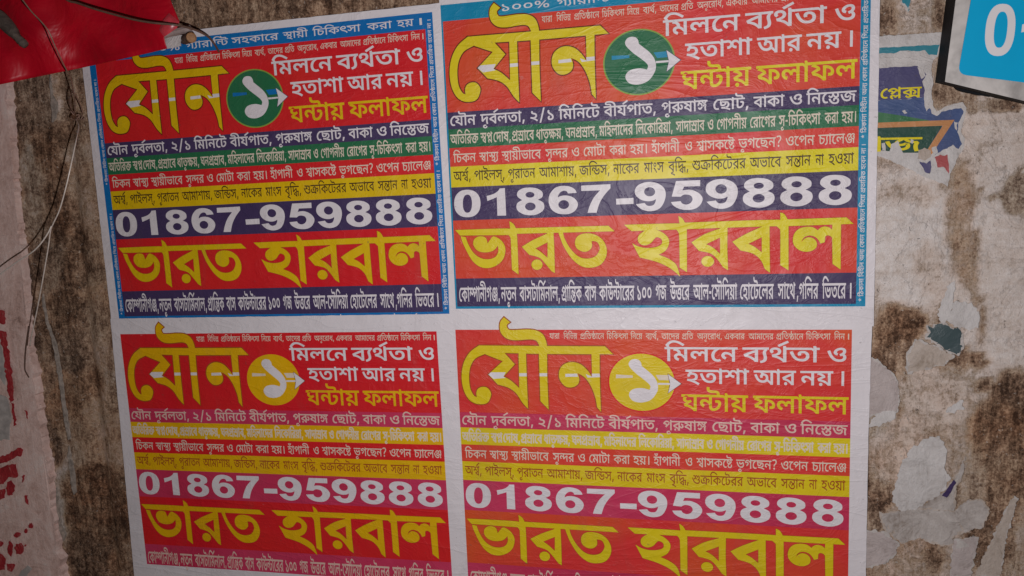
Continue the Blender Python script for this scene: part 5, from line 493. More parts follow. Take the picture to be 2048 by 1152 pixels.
# places (photo x, y, half width, half height, paleness, redness) where plaster, dirt or old paste shows
PATCH = [(600, 20, 340, 70, .20, .35), (150, 640, 170, 620, .29, .35), (1900, 560, 190, 760, .52, .15),
 (1830, 470, 110, 140, .84, 0), (1990, 260, 90, 100, .72, .1), (1985, 560, 70, 200, .76, 0), (2000, 680, 70, 80, .74, .05),
 (2040, 560, 80, 190, .80, .05), (2020, 300, 60, 60, .74, .05), (1932, 440, 22, 130, .42, .25), (1950, 560, 8, 150, .45, .2), (1788, 655, 46, 44, .12, .5), (1768, 730, 24, 46, .14, .4), (1822, 705, 40, 22, .22, .3),
 (1830, 690, 15, 14, .5, .1), (1925, 722, 50, 16, .16, .3), (1845, 742, 50, 12, .30, .3), (1800, 772, 14, 60, .2, .3), (1870, 800, 70, 60, .60, .15),
 (1830, 35, 60, 26, .60, .1), (1780, 40, 20, 40, .28, .2), (1873, 30, 12, 40, .20, .2), (1880, 190, 30, 26, .26, .2), (1925, 195, 20, 16, .34, .2), (2012, 212, 40, 14, .16, .2), (1960, 215, 40, 12, .55, .1),
 (2040, 385, 44, 40, .32, .0), (2000, 400, 22, 10, .40, 0), (2030, 800, 36, 64, .14, .3), (1975, 770, 22, 12, .2, .3), (2000, 870, 60, 60, .22, .6), (2010, 960, 60, 80, .20, .4), (1985, 1080, 40, 70, .26, .3),
 (1935, 960, 26, 50, .40, .1), (1760, 985, 34, 34, .14, .3), (1752, 1050, 16, 50, .2, .2), (1790, 925, 44, 40, .58, .3), (1850, 860, 60, 30, .58, .25), (1800, 1110, 60, 50, .52, .3), (1880, 1095, 16, 60, .2, .3), (1950, 1080, 14, 60, .22, .3),
 (1750, 800, 30, 60, .52, .0), (1900, 345, 20, 30, .55, .1), (1820, 390, 60, 30, .62, .1), (1800, 560, 50, 30, .78, 0), (1870, 540, 30, 60, .66, .1),
 (60, 210, 60, 50, .18, .2), (110, 330, 50, 70, .14, .4), (95, 220, 20, 30, .20, .1), (100, 200, 8, 40, .55, .2), (175, 220, 20, 40, .20, .3), (160, 300, 40, 26, .45, .2), (35, 200, 30, 60, .22, .2),
 (50, 330, 16, 60, .42, .0), (60, 420, 16, 90, .36, .1), (165, 370, 36, 40, .42, .3), (190, 440, 30, 60, .47, .35), (118, 490, 34, 60, .10, .5), (130, 560, 40, 30, .14, .4), (100, 540, 20, 60, .30, .2), (205, 500, 30, 40, .44, .4),
 (185, 600, 40, 26, .42, .5), (130, 630, 40, 60, .12, .4), (190, 660, 36, 50, .30, .3), (200, 740, 30, 70, .44, .3), (130, 730, 40, 60, .16, .2), (110, 800, 26, 60, .34, .7), (170, 800, 40, 60, .20, .5),
 (200, 850, 40, 60, .44, .4), (190, 900, 50, 40, .46, .4), (130, 950, 30, 60, .36, .2), (200, 985, 60, 50, .14, .8), (190, 1040, 60, 40, .18, .7), (170, 1110, 60, 50, .08, .3), (225, 1060, 30, 30, .10, .7), (230, 1130, 20, 30, .26, .6),
 (118, 1000, 10, 70, .52, 0), (125, 1060, 16, 30, .50, 0), (70, 520, 14, 60, .10, .2), (62, 640, 12, 70, .14, .2), (90, 760, 14, 60, .22, .3), (100, 880, 10, 60, .12, .2)]
gx0, gx1, gz0, gz1, st = -1.9, 1.3, 0.0, 2.6, 0.0085
nx, nz = int((gx1 - gx0) / st) + 1, int((gz1 - gz0) / st) + 1
vs = []; wear = []
for j in range(nz):
    z = gz0 + j * st
    for i in range(nx):
        x = gx0 + i * st
        n1 = fbm(x * 9, z * 9, 1.0, 4); n2 = fbm(x * 30, z * 22, 5.0, 3)
        ux, uy = to_px(x, z)
        ux += 46 * fbm(x * 14, z * 14, 9.0, 3); uy += 46 * fbm(x * 14, z * 14, 17.0, 3)
        p = 0.32; r = 0.25
        if -200 < ux < 2300 and -200 < uy < 1400:
            for cx, cy, rx, ry, v, rd in PATCH:
                dx = (ux - cx) / rx; dy = (uy - cy) / ry; d2 = dx * dx + dy * dy
                if d2 < 1.7:
                    k = min(1.0, (1.7 - d2) / 1.0); k = k * k * (3 - 2 * k)
                    p += (v - p) * k; r += (rd - r) * k
        groove = math.exp(-((x + 0.985 + 0.006 * n1 + (1.45 - z) * 0.012) / 0.012) ** 2)
        vs.append((x, max(0.0, 0.0022 + 0.006 * n1 + 0.003 * n2 + (0.5 - p) * 0.004) + 0.010 * groove, z)); wear.append((max(0, min(1, p + 0.10 * n1)), r, 0, 1))
fs = [(j * nx + i, j * nx + i + 1, (j + 1) * nx + i + 1, (j + 1) * nx + i) for j in range(nz - 1) for i in range(nx - 1)]
m, t, b = nodes('old_plaster'); pos = nd(t, 'NewGeometry').outputs['Position']
at = nd(t, 'Attribute', attribute_name='wear'); sep = nd(t, 'SeparateColor'); t.links.new(at.outputs['Color'], sep.inputs[0])
grain = ns(t, pos, 300, 4, 0.8, 0.2); fine = ns(t, pos, 95, 7, 0.78, 0.5); midn = ns(t, pos, 30, 8, 0.72, 0.9); strk = ns(t, mapping(t, pos, (1, 1, 0.13)), 95, 7, 0.75, 0.4)
brush = ns(t, mapping(t, pos, (0.16, 1, 1)), 80, 6, 0.72, 0.8)
def c5(x, k): return math_(t, 'MULTIPLY', math_(t, 'SUBTRACT', x, 0.5), k)
def add(*xs):
    r = xs[0]
    for x in xs[1:]: r = math_(t, 'ADD', r, x)
    return r
P_ = sep.outputs[0]
skin = add(P_, c5(midn, 0.95), c5(fine, 0.60), c5(strk, 0.55), c5(grain, 0.25))          # where pale paste and paper skin still cling
mask = ramp(t, skin, [(0.44, (0, 0, 0)), (0.60, (1, 1, 1))])
gv = add(math_(t, 'MULTIPLY', P_, 0.95), 0.12, c5(grain, 1.0), c5(fine, 1.25), c5(midn, 0.75), c5(strk, 1.15))
bare = ramp(t, gv, [(0.04, (0.055, 0.034, 0.024)), (0.20, (0.145, 0.098, 0.070)), (0.36, (0.285, 0.205, 0.150)), (0.56, (0.50, 0.400, 0.305)), (0.80, (0.70, 0.600, 0.50))])
pv = add(math_(t, 'MULTIPLY', P_, 0.75), 0.06, c5(midn, 0.6), c5(brush, 0.55), c5(strk, 0.35), c5(fine, 0.60), c5(grain, 0.50))
pale = ramp(t, pv, [(0.22, (0.30, 0.225, 0.175)), (0.40, (0.51, 0.425, 0.360)), (0.56, (0.67, 0.585, 0.525)), (0.80, (0.80, 0.74, 0.70))])
col = mixc(t, mask, bare, pale)
redd = math_(t, 'MULTIPLY', sep.outputs[1], ramp(t, ns(t, pos, 22, 5, 0.7), [(0.4, (0, 0, 0)), (0.62, (1, 1, 1))]))
col = mixc(t, math_(t, 'MULTIPLY', redd, 0.75), col, (1.0, 0.66, 0.50), 'MULTIPLY')
col = mixc(t, math_(t, 'MINIMUM', math_(t, 'MULTIPLY', sep.outputs[1], 1.9), 0.9), col, (1.0, 0.84, 0.70), 'MULTIPLY')
speck = ramp(t, ns(t, pos, 170, 3, 0.8, 0.4), [(0.645, (0, 0, 0)), (0.69, (1, 1, 1))])
col = mixc(t, math_(t, 'MULTIPLY', speck, 0.8), col, (0.54, 0.48, 0.42))
dk = ramp(t, ns(t, mapping(t, pos, (1, 1, 0.6)), 150, 4, 0.8, 0.8), [(0.31, (1, 1, 1)), (0.36, (0, 0, 0))])
col = mixc(t, math_(t, 'MULTIPLY', dk, 0.7), col, (0.05, 0.036, 0.028))
crk = ns(t, mapping(t, pos, (1, 1, 0.7)), 9, 8, 0.66, 1.4)
crk = ramp(t, math_(t, 'ABSOLUTE', math_(t, 'SUBTRACT', crk, 0.5)), [(0.003, (1, 1, 1)), (0.010, (0, 0, 0))])
col = mixc(t, math_(t, 'MULTIPLY', crk, math_(t, 'MULTIPLY', ramp(t, midn, [(0.5, (0, 0, 0)), (0.62, (1, 1, 1))]), 0.40)), col, (0.09, 0.065, 0.05))
t.links.new(col, b.inputs['Base Color']); b.inputs['Roughness'].default_value = 0.92; b.inputs['Specular IOR Level'].default_value = 0.2
h = add(math_(t, 'MULTIPLY', midn, 0.9), math_(t, 'MULTIPLY', fine, 0.8), math_(t, 'MULTIPLY', grain, 0.25), math_(t, 'MULTIPLY', mask, 0.12), math_(t, 'MULTIPLY', crk, -0.10), math_(t, 'MULTIPLY', dk, -0.10))
bump(t, h, 0.0034, 1.0, b)
wall = mesh_obj('plaster_wall', vs, fs, m, smooth=True)
ca = wall.data.color_attributes.new('wear', 'FLOAT_COLOR', 'POINT'); ca.data.foreach_set('color', [c for w in wear for c in w])
tag(wall, 'stained brown and grey plaster wall behind all the posters', 'wall')

# pale plaster pillar face on the far left
def jag(pts, amp, step, seed=0, closed=True):
    """break straight edges into an uneven torn line (photo pixels)"""
    out = []; n = len(pts)
    for i in range(n if closed else n - 1):
        a, bq = pts[i], pts[(i + 1) % n]; L = math.hypot(bq[0] - a[0], bq[1] - a[1]); k = max(1, int(L / step))
        for q in range(k):
            f = q / k; x, y = a[0] + (bq[0] - a[0]) * f, a[1] + (bq[1] - a[1]) * f
            w = amp if q else amp * 0.4
            out.append((x + w * 2 * noise.noise((x * .11, y * .11, seed + .3)) + w * noise.noise((x * .4, y * .4, seed + 5.3)), y + w * 2 * noise.noise((x * .11, y * .11, seed + 7.7)) + w * noise.noise((x * .4, y * .4, seed + 9.1))))
    return out
def sheet(name, pts, h, mat, parent=None, thick=0.0004, jagg=None, seed=0, lift=None, hb=None):
    """a flat piece lying on the wall, outlined in photo pixels, front at h, with its own thickness"""
    if jagg: pts = jag(pts, jagg[0], jagg[1], seed)
    w = [px(x, y, h) for x, y in pts]
    v2, f2 = tri([[(p.x, p.z) for p in w]])
    n = len(v2)
    hh = [h + (lift(p.x, p.y) if lift else 0) for p in v2]
    vs = [(p.x, -q, p.y) for p, q in zip(v2, hh)] + [(p.x, -q + thick, p.y) for p, q in zip(v2, hh)]
    fs = [tuple(f) for f in f2] + [tuple(i + n for i in reversed(f)) for f in f2]
    ec = {}
    for f in f2:
        for a, bq in zip(f, list(f[1:]) + [f[0]]): ec[(a, bq)] = 1
    fs += [(a, a + n, bq + n, bq) for (a, bq) in ec if (bq, a) not in ec]
    # triangles face the camera (-y) when wound x->z
    o = mesh_obj(name, vs, fs, mat, parent)
    bm = bmesh.new(); bm.from_mesh(o.data); bmesh.ops.recalc_face_normals(bm, faces=bm.faces); bm.to_mesh(o.data); bm.free()
    return o
lime, t, b = nodes('lime_wash'); pos = nd(t, 'NewGeometry').outputs['Position']
n1 = ns(t, pos, 22, 7, 0.72, 0.8); n2 = ns(t, mapping(t, pos, (1, 1, 0.15)), 60, 6, 0.7, 0.3); n3 = ns(t, pos, 190, 5, 0.78)
v = math_(t, 'ADD', math_(t, 'MULTIPLY', n1, 0.5), math_(t, 'ADD', math_(t, 'MULTIPLY', n2, 0.3), math_(t, 'MULTIPLY', n3, 0.2)))
col = ramp(t, v, [(0.35, (0.30, 0.185, 0.150)), (0.42, (0.62, 0.42, 0.36)), (0.52, (0.80, 0.59, 0.525)), (0.64, (0.86, 0.74, 0.68))])
px_ = ramp(t, ns(t, pos, 130, 4, 0.8, 0.5), [(0.30, (1, 1, 1)), (0.36, (0, 0, 0))]); col = mixc(t, math_(t, 'MULTIPLY', px_, 0.5), col, (0.13, 0.085, 0.07))
t.links.new(col, b.inputs['Base Color']); b.inputs['Roughness'].default_value = 0.88; bump(t, v, 0.005, 0.9, b)
edge = [(18, 90), (14, 170), (17, 250), (25, 330), (31, 420), (40, 500), (46, 560), (51, 620), (56, 690), (70, 780), (80, 850), (92, 930), (103, 1010), (112, 1080), (121, 1152), (160, 1500)]
pillar = empty('wall_pillar', (px(20, 700).x - 0.1, 0, 0)); bpy.context.view_layer.update()
def keep(o, par):                                  # parent without moving
    o.parent = par; o.matrix_parent_inverse = Matrix.Translation(par.location).inverted(); return o
pf = sheet('plaster_face', jag(edge, 3.0, 6, 3, False) + [(-900, 1700), (-700, -400), (30, -400), (22, 0)], 0.012, lime, thick=0.03, lift=lambda x, z: 0.002 * noise.noise((x * 12, 0, z * 12)))
keep(pf, pillar)
tag(pillar, 'pale lime washed pillar at far left with red painted letters', 'pillar')
redp, t, b = nodes('red_wall_paint'); pos = nd(t, 'NewGeometry').outputs['Position']
w_ = math_(t, 'ADD', math_(t, 'MULTIPLY', ns(t, pos, 45, 6, 0.75, 0.6), 0.6), math_(t, 'MULTIPLY', ns(t, mapping(t, pos, (1, 1, 0.3)), 190, 4, 0.8), 0.4))
t.links.new(ramp(t, w_, [(0.36, (0.26, 0.012, 0.018)), (0.50, (0.44, 0.022, 0.030)), (0.575, (0.46, 0.06, 0.06)), (0.64, (0.55, 0.38, 0.34))]), b.inputs['Base Color']); b.inputs['Roughness'].default_value = 0.8; bump(t, w_, 0.006, 0.8, b)
def q6(l): return [(x / 3.6, 560 + y / 3.6) for x, y in l]
def q7(l): return [(x / 3.6, 832 + y / 3.6) for x, y in l]
def blob(cx, cy, rx, ry, n=14): return [(cx + rx * math.cos(2 * math.pi * k / n) * (1 + .15 * math.sin(3 * k)), cy + ry * math.sin(2 * math.pi * k / n) * (1 + .12 * math.cos(2 * k + cx))) for k in range(n)]
strokes = [q6([(-60, 205), (35, 220), (40, 310), (-60, 330)]), q6([(-30, 360), (45, 370), (60, 470), (75, 560), (92, 720), (105, 860), (70, 888), (55, 780), (40, 640), (10, 440)]), q6([(80, 885), (100, 890), (104, 960), (122, 1040), (100, 1052), (86, 960)]), q6([(175, 935), (195, 940), (205, 1000), (190, 992)]),
 q7([(-60, 320), (0, 295), (140, 225), (172, 240), (160, 280), (0, 345), (-60, 370)]), q7([(-60, 400), (0, 380), (60, 350), (115, 345), (122, 440), (60, 445), (25, 490), (-60, 490)]), q7(blob(72, 522, 32, 56)), q7([(-60, 530), (35, 525), (34, 590), (0, 612), (-60, 600)]), q7([(150, 440), (180, 425), (165, 480), (150, 487)]), q7([(175, 570), (195, 575), (202, 640), (186, 632)]),
 q7(blob(222, 790, 17, 22)), q7(blob(185, 828, 12, 16)), q7(blob(125, 855, 25, 18)), q7(blob(140, 955, 33, 44)), q7(blob(75, 955, 20, 54)), q7(blob(-5, 920, 28, 22)), q7([(-60, 985), (0, 990), (38, 1020), (36, 1110), (-60, 1120)]), q7([(50, 1060), (110, 1072), (84, 1120), (52, 1104)]), q7(blob(185, 932, 8, 8))]
vsA = []; fsA = []
for k, s in enumerate(strokes):
    w = [px(x, y, 0.0148) for x, y in jag(s, 1.8, 3, k)]
    v2, f2 = tri([[(p.x, p.z) for p in w]]); o0 = len(vsA)
    vsA += [(p.x, -0.0148 - 0.002 * noise.noise((p.x * 12, 0, p.y * 12)), p.y) for p in v2]; fsA += [tuple(i + o0 for i in f) for f in f2]
keep(mesh_obj('painted_lettering', vsA, fsA, redp), pillar)
chip = plain('bare_white_plaster', (0.50, 0.46, 0.43), 0.9, var=0.3)
for k, l in enumerate([q6([(-60, 440), (8, 430), (35, 640), (40, 760), (-60, 640)]), q6([(-60, 800), (50, 850), (80, 1000), (70, 1150), (-60, 1150)]), q7([(150, 1120), (195, 1075), (230, 1100), (190, 1160), (120, 1170)])]):
    keep(sheet('bare_patch', l, 0.0143, chip, thick=0.001, jagg=(1.5, 6), seed=k + 40), pillar)
# ridge of smeared plaster running down the left part of the wall
smear = plain('smeared_plaster', (0.40, 0.34, 0.29), 0.9, var=0.4, scale=120, bd=0.003)
for k, pts in enumerate([[(100, 150), (101, 172), (104, 190), (113, 205), (114, 222), (108, 240), (103, 245), (104, 225), (102, 200), (98, 170)],
                         [(85, 588), (94, 640), (112, 690), (121, 740), (128, 800), (139, 868), (141, 878), (136, 880), (126, 830), (118, 770), (108, 700), (90, 640), (83, 600)],
                         [(137, 893), (141, 910), (147, 940), (151, 985), (147, 990), (140, 950), (135, 910)], [(112, 975), (117, 1010), (121, 1048), (131, 1070), (126, 1082), (118, 1060), (113, 1020)]]):
    tag(sheet('plaster_smear', pts, 0.003, smear, thick=0.003, jagg=(1.2, 6), seed=60 + k), ['white paint drip on brown wall left of the upper posters', 'long pale plaster ridge running down beside the lower left poster', 'short pale plaster ridge beside the lower left poster, below the long one', 'pale plaster smear next to the pillar near the bottom'][k], 'plaster smear', 'plaster smears on the wall')

# ------------------------------------------------------------------ posters
def glyph(g_, wt):
    out = []
    for f in GLYPHS[g_ * 1000 + wt]:
        x = y = 0; c = []
        for k in range(0, len(f), 2):
            on_ = f[k] & 1; x += (f[k] - on_) // 2; y += f[k + 1]; c.append((x, y, on_))
        out.append(c)
    return out
def trip(f): return [(f[k], f[k + 1], f[k + 2]) for k in range(0, len(f), 3)]
def flatq(c, n=3):
    """outline of on / off curve points -> polyline"""
    e = []; m_ = len(c)
    for i in range(m_):
        x, y, on = c[i]; e.append((x, y, on)); x2, y2, on2 = c[(i + 1) % m_]
        if not on and not on2: e.append(((x + x2) / 2, (y + y2) / 2, 1))
    k = next(i for i, p in enumerate(e) if p[2]); e = e[k:] + e[:k]; out = []; i = 0
    for i, p in enumerate(e):
        if p[2]: out.append((p[0], p[1]))
        else:
            a = out[-1]; bq = e[(i + 1) % len(e)]
            for q in range(1, n):
                u = q / n; out.append(((1 - u) ** 2 * a[0] + 2 * u * (1 - u) * p[0] + u * u * bq[0], (1 - u) ** 2 * a[1] + 2 * u * (1 - u) * p[1] + u * u * bq[1]))
    return out
def word(gl, wt):
    cs = []
    for g_, gx, gy in gl:
        for c in glyph(g_, wt): cs.append([(x + gx, y + gy) for x, y in flatq(c)])
    return cs
def local(contours, depth):
    """contours in poster metres (u right, v down) -> local verts and triangles facing the street"""
    v2, f2 = tri([[(u, -v) for u, v in c] for c in contours])
    return [(p.x, -depth, p.y) for p in v2], [tuple(f) for f in f2]
def join(parts):
    vs = []; fs = []
    for v_, f_ in parts:
        o = len(vs); vs += v_; fs += [tuple(i + o for i in f) for f in f_]
    return vs, fs
def line_mesh(key, depth, dx=0.0):
    vt, vb, wt, words = LINES[key]; vt /= 1e4; vb /= 1e4; parts = []
    for wd in words:
        u0, u1, gl = wd[0], wd[1], trip(wd[2:])
        cs = word(gl, wt)
        if not cs: continue
        x0 = min(p[0] for c in cs for p in c); x1 = max(p[0] for c in cs for p in c)
        sx = (u1 - u0) / 1e4 / (x1 - x0); sy = (vb - vt) / 622
        cc = [[(u0 / 1e4 + (x - x0) * sx + dx, vb - y * sy) for x, y in c] for c in cs]
        parts.append(local(cc, depth))
    return join(parts)
def run_mesh(key, org, sc, depth, vertical=False):
    wt, gl = LINES[key][2], trip(LINES[key][3][0][2:]); parts = []
    for one in gl:
        cs = word([one], wt)
        if not cs: continue
        cc = [[(org[0] - y * sc, org[1] - x * sc) if vertical else (org[0] + x * sc, org[1] - y * sc) for x, y in c] for c in cs]
        parts.append(local(cc, depth))
    return join(parts)
def cps(key, n=4): return [[(x / 1e5, y / 1e5) for x, y in outline(c, n)] for c in map(trip, DRAWN[key])]
def cw(c): return c if area(c) > 0 else c[::-1]
def grow(cl, d): return [[(a, -q) for a, q in offset([(a, -q) for a, q in c], d)] for c in cl]
EN = 0.00010
title = cps('title', 5); name_ = cps('name', 5); holes = cps('name_hole')
T_TITLE = local([cw(c) for c in title], 4 * EN); T_TITLE_O = local([cw(c) for c in grow(title, 0.0016)], 3 * EN)
T_STREAK = local([cw(c) for c in cps('streak')], 5 * EN)
T_NAME = local([cw(c) for c in name_] + [cw(c)[::-1] for c in holes], 4 * EN)
T_NAME_O = local([cw(c) for c in grow(name_, 0.0006)] + [cw(c)[::-1] for c in grow(holes, -0.0006)], 3 * EN)
num = []
for k, dx, dy in PHONE:
    o_, h_ = [[trip(c) for c in q] for q in DIGITS[k]]
    cs = [cw([((x + dx) / 1e5, (y + dy) / 1e5) for x, y in outline(c, 4)]) for c in o_] + [cw([((x + dx) / 1e5, (y + dy) / 1e5) for x, y in outline(c, 4)])[::-1] for c in h_]
    num.append(local(cs, 2 * EN))
T_NUM = join(num)
bu, bv, ru, rv = [q / 1e5 for q in BADGE]
def ring(k): return [(bu + ru * k * math.cos(2 * math.pi * i / 56), bv + rv * k * math.sin(2 * math.pi * i / 56)) for i in range(56)]
T_BADGE = local([cw(ring(1.0))], 3 * EN); T_HALO = local([cw(ring(1.045))], 2 * EN)
T_ONE = local([cw(c) for c in cps('one', 5)], 7 * EN); T_ONE_O = local([cw(c) for c in grow(cps('one', 5), 0.0016)], 6 * EN)
T_ARW = local([cw(c) for c in cps('arrow') + cps('shaft')], 7 * EN); T_ARW_O = local([cw(c) for c in grow(cps('arrow'), 0.0009)], 6 * EN)
T_STK = local([cw(c) for c in cps('badge_streak')], 5 * EN)
T_LINE = {k: line_mesh(k, 2 * EN) for k in ('top', 'small', 'm1', 'm2', 'm3', 'n1', 'n2', 'n3', 'n4', 'n5')}
T_FAINT = join([line_mesh('n2', 2 * EN, -0.00035), line_mesh('n2', 2.5 * EN, 0.00035)])        # slurred double print
VB = [0, 0.1262, 0.1499, 0.1765, 0.2031, 0.2328, 0.2808, 0.3661, 0.4078]
def rect(u0, v0, u1, v1, depth, nu=1):
    return [(u0, -depth, -v0), (u1, -depth, -v0), (u1, -depth, -v1), (u0, -depth, -v1)], [(3, 2, 1, 0)]
def quad4(pts, depth): return [(u, -depth, -v) for u, v in pts], [(3, 2, 1, 0)]
def put(name, geo, mat, par, label=None, extra=None):
    vs, fs = geo[0], geo[1]; mats = [mat]; fm = None
    if extra:
        n0 = len(fs)
        for g2, m2 in extra:
            o = len(vs); vs = vs + g2[0]; fs = fs + [tuple(i + o for i in f) for f in g2[1]]; mats.append(m2)
        fm = [0] * n0
        for k, (g2, m2) in enumerate(extra): fm += [k + 1] * len(g2[1])
    o = mesh_obj(name, vs, fs, mats, par, fm=fm)
    if label: o['label'] = label
    return o
def paper(name, corners, mat, par):
    """paper sheet with its own thickness; corners in poster metres, edges slightly uneven"""
    pts = []
    for a, bq in zip(corners, corners[1:] + corners[:1]):
        L = math.hypot(bq[0] - a[0], bq[1] - a[1]); k = max(1, int(L / 0.006))
        for q in range(k):
            f = q / k; u, v_ = a[0] + (bq[0] - a[0]) * f, a[1] + (bq[1] - a[1]) * f
            w = (0.0006 + 0.0022 * max(0, noise.noise((u * 9, v_ * 9, 2)) - 0.25)) if q else 0
            pts.append((u + w * noise.noise((u * 70, v_ * 70, 3)), v_ + w * noise.noise((u * 70, v_ * 70, 8))))
    n = len(pts); vs = [(u, 0, -v_) for u, v_ in pts] + [(u, 0.0004, -v_) for u, v_ in pts]
    fs = [tuple(range(n)), tuple(range(2 * n - 1, n - 1, -1))] + [(i, i + n, (i + 1) % n + n, (i + 1) % n) for i in range(n)]
    o = mesh_obj(name, vs, fs, mat, par)
    bm = bmesh.new(); bm.from_mesh(o.data); bmesh.ops.recalc_face_normals(bm, faces=bm.faces); bm.to_mesh(o.data); bm.free()
    return o
def poster(pose, h, corners, full, label, ye, frame=None, vend=None, cut=False, blue='cyan', red='red'):
    X, Y, th = pose
    e = empty('wall_poster', (X, -h, EYE - Y)); e.rotation_euler = (0, th, 0)
    tag(e, label, 'poster', 'clinic posters pasted in two rows')
    paper('paper_sheet', corners, M['white'], e)
    U = 0.275; ye = M[ye]; d = EN
    vb = list(VB)
    if vend: vb[8] = vend
    if full:
        l, tp, r, bt = frame
        fr = put('blue_border', join([rect(l, tp, r, 0, d), rect(l, 0, -U, bt, d), rect(U, 0, r, bt, d), rect(-U, vb[8], U, bt, d)]), M[blue], e)
        put('heading_lettering', T_LINE['top'], M['white'], fr)
        runs = [run_mesh('side', (U + 0.0088, 0.4050), 8.15e-6, 2 * EN, True), run_mesh('side', (U + 0.0088, 0.1925), 8.15e-6, 2 * EN, True)]
        if l < -0.28: runs += [run_mesh('side', (-U - 0.0022, 0.4050), 6.6e-6, 2 * EN, True), run_mesh('side', (-U - 0.0022, 0.1925), 6.6e-6, 2 * EN, True)]
        for g2 in runs: put('side_lettering', g2, M['white'], fr)
        if cut: put('hours_lettering', run_mesh('cut', (0.060, 0.4225), 1.42e-5, 2 * EN), M['white'], fr)
    navy = M['navy'] if full else M['magenta']; nn = 'navy' if full else 'magenta'
    p = put('title_panel', rect(-U, 0, U, vb[1], d), M[red], e)
    put('title_lettering', T_TITLE, ye, p, extra=[(T_TITLE_O, M['maroon'] if full else M['rust']), (T_STREAK, M['white'])])
    put('round_badge', T_BADGE, M['green'] if full else ye, p, 'dark green round badge' if full else 'yellow round badge', extra=[(T_HALO, M['lime'] if full else M['red']), (T_STK, M[blue] if full else M['cream'])])
    put('badge_numeral', T_ONE, M['white'], p, extra=[(T_ONE_O, M['maroon'])])
    put('badge_arrow', T_ARW, M['white'], p, extra=[(T_ARW_O, M['navy'] if full else M['maroon'])])
    put('small_lettering', T_LINE['small'], M['cream'], p)
    put('claim_lettering', join([T_LINE['m1'], T_LINE['m2']]), M['white'], p)
    put('result_lettering', T_LINE['m3'], ye, p, 'yellow lettering')
    p = put(nn + '_band', rect(-U, vb[1], U, vb[2], d), navy, e); put('lettering', T_LINE['n1'], M['white'] if full else M['pink'], p)
    p = put('green_band' if full else 'yellow_band', rect(-U, vb[2], U, vb[3], d), M['green'] if full else ye, e); put('lettering', T_LINE['n2'] if full else T_FAINT, M['cream'], p)
    p = put('red_band', rect(-U, vb[3], U, vb[4], d), M[red], e); put('lettering', T_LINE['n3'], M['cream'], p)
    p = put('yellow_band' if full else 'amber_band', rect(-U, vb[4], U, vb[5], d), ye, e); put('lettering', T_LINE['n4'], M['brown'] if full else M['rust'], p)
    p = put('phone_band', rect(-U, vb[5], U, vb[6], d), navy, e); put('phone_number', T_NUM, M['white'], p)
    p = put('name_panel', rect(-U, vb[6], U, vb[7], d), M[red], e); put('name_lettering', T_NAME, ye, p, extra=[(T_NAME_O, M['rust'])])
    p = put('address_band', rect(-U, vb[7], U, vb[8], d), navy, e); put('lettering', T_LINE['n5'], M['white'] if full else M['pink'], p)
    return e
poster((-0.63259, -0.22954, -0.00473), 0.0012, [(-0.3000, -0.0335), (0.305, -0.0335), (0.305, 0.434), (-0.302, 0.434)], True, 'blue bordered red and navy clinic poster partly behind the hanging red banner', 'gold', (-0.2865, -0.0225, 0.2868, 0.4170), cut=True, blue='azure')
poster((-0.64219, 0.20780, -0.00454), 0.0026, [(-0.2905, -0.0262), (0.306, -0.0262), (0.306, 0.47), (-0.305, 0.47)], False, 'red and magenta clinic poster, lower one nearest the brown wall on the left', 'amber', vend=0.4030)
poster((-0.05541, -0.23717, 0.00479), 0.0028, [(-0.2782, -0.048), (0.2974, -0.048), (0.2974, 0.438), (-0.2885, 0.438)], True, 'brightest blue bordered clinic poster, upper one beside the torn blue poster', 'yellow', (-0.2775, -0.0225, 0.2866, 0.4113), red='warm')
poster((-0.06216, 0.20519, 0.00448), 0.0042, [(-0.2790, -0.0295), (0.3000, -0.0295), (0.2978, 0.14), (0.2978, 0.47), (-0.2790, 0.47)], False, 'red and magenta clinic poster, lower one beside the torn white scraps', 'lemon', red='warm')

# ------------------------------------------------------------------ torn poster and scraps on the right
def paper_wear(name, c0, c1, dark):
    m, t, b = nodes(name); pos = nd(t, 'NewGeometry').outputs['Position']
    a = ns(t, pos, 30, 7, 0.70, 1.0); f = ns(t, pos, 190, 5, 0.75); s = ns(t, mapping(t, pos, (1, 1, 0.2)), 90, 5, 0.7, 0.5)
    v = math_(t, 'ADD', math_(t, 'MULTIPLY', a, 0.55), math_(t, 'ADD', math_(t, 'MULTIPLY', f, 0.25), math_(t, 'MULTIPLY', s, 0.2)))
    c = ramp(t, v, [(0.36, dark), (0.46, c0), (0.60, c1)])
    sp = ramp(t, ns(t, pos, 70, 5, 0.8, 0.5), [(0.60, (0, 0, 0)), (0.68, (1, 1, 1))]); c = mixc(t, math_(t, 'MULTIPLY', sp, 0.35), c, dark)
    t.links.new(c, b.inputs['Base Color'])
    b.inputs['Roughness'].default_value = 0.85; bump(t, math_(t, 'ADD', a, math_(t, 'MULTIPLY', f, 0.3)), 0.006, 0.7, b); return m
torn_white = paper_wear('torn_white_paper', (0.56, 0.53, 0.51), (0.66, 0.63, 0.61), (0.42, 0.38, 0.35))
torn_grey = paper_wear('torn_grey_paper', (0.42, 0.375, 0.345), (0.56, 0.515, 0.48), (0.24, 0.19, 0.155))
torn_tan = paper_wear('torn_tan_paper', (0.46, 0.385, 0.325), (0.55, 0.475, 0.415), (0.28, 0.22, 0.17))
torn_fibre = paper_wear('torn_fibre', (0.48, 0.44, 0.41), (0.58, 0.54, 0.51), (0.36, 0.31, 0.28))
torn_mauve = paper_wear('torn_mauve_paper', (0.45, 0.385, 0.365), (0.54, 0.47, 0.45), (0.28, 0.225, 0.20))
def r1(l): return [(1700 + x / 2.88, y / 2.88) for x, y in l]
def r2(l): return [(1700 + x / 2.88, 380 + y / 2.88) for x, y in l]
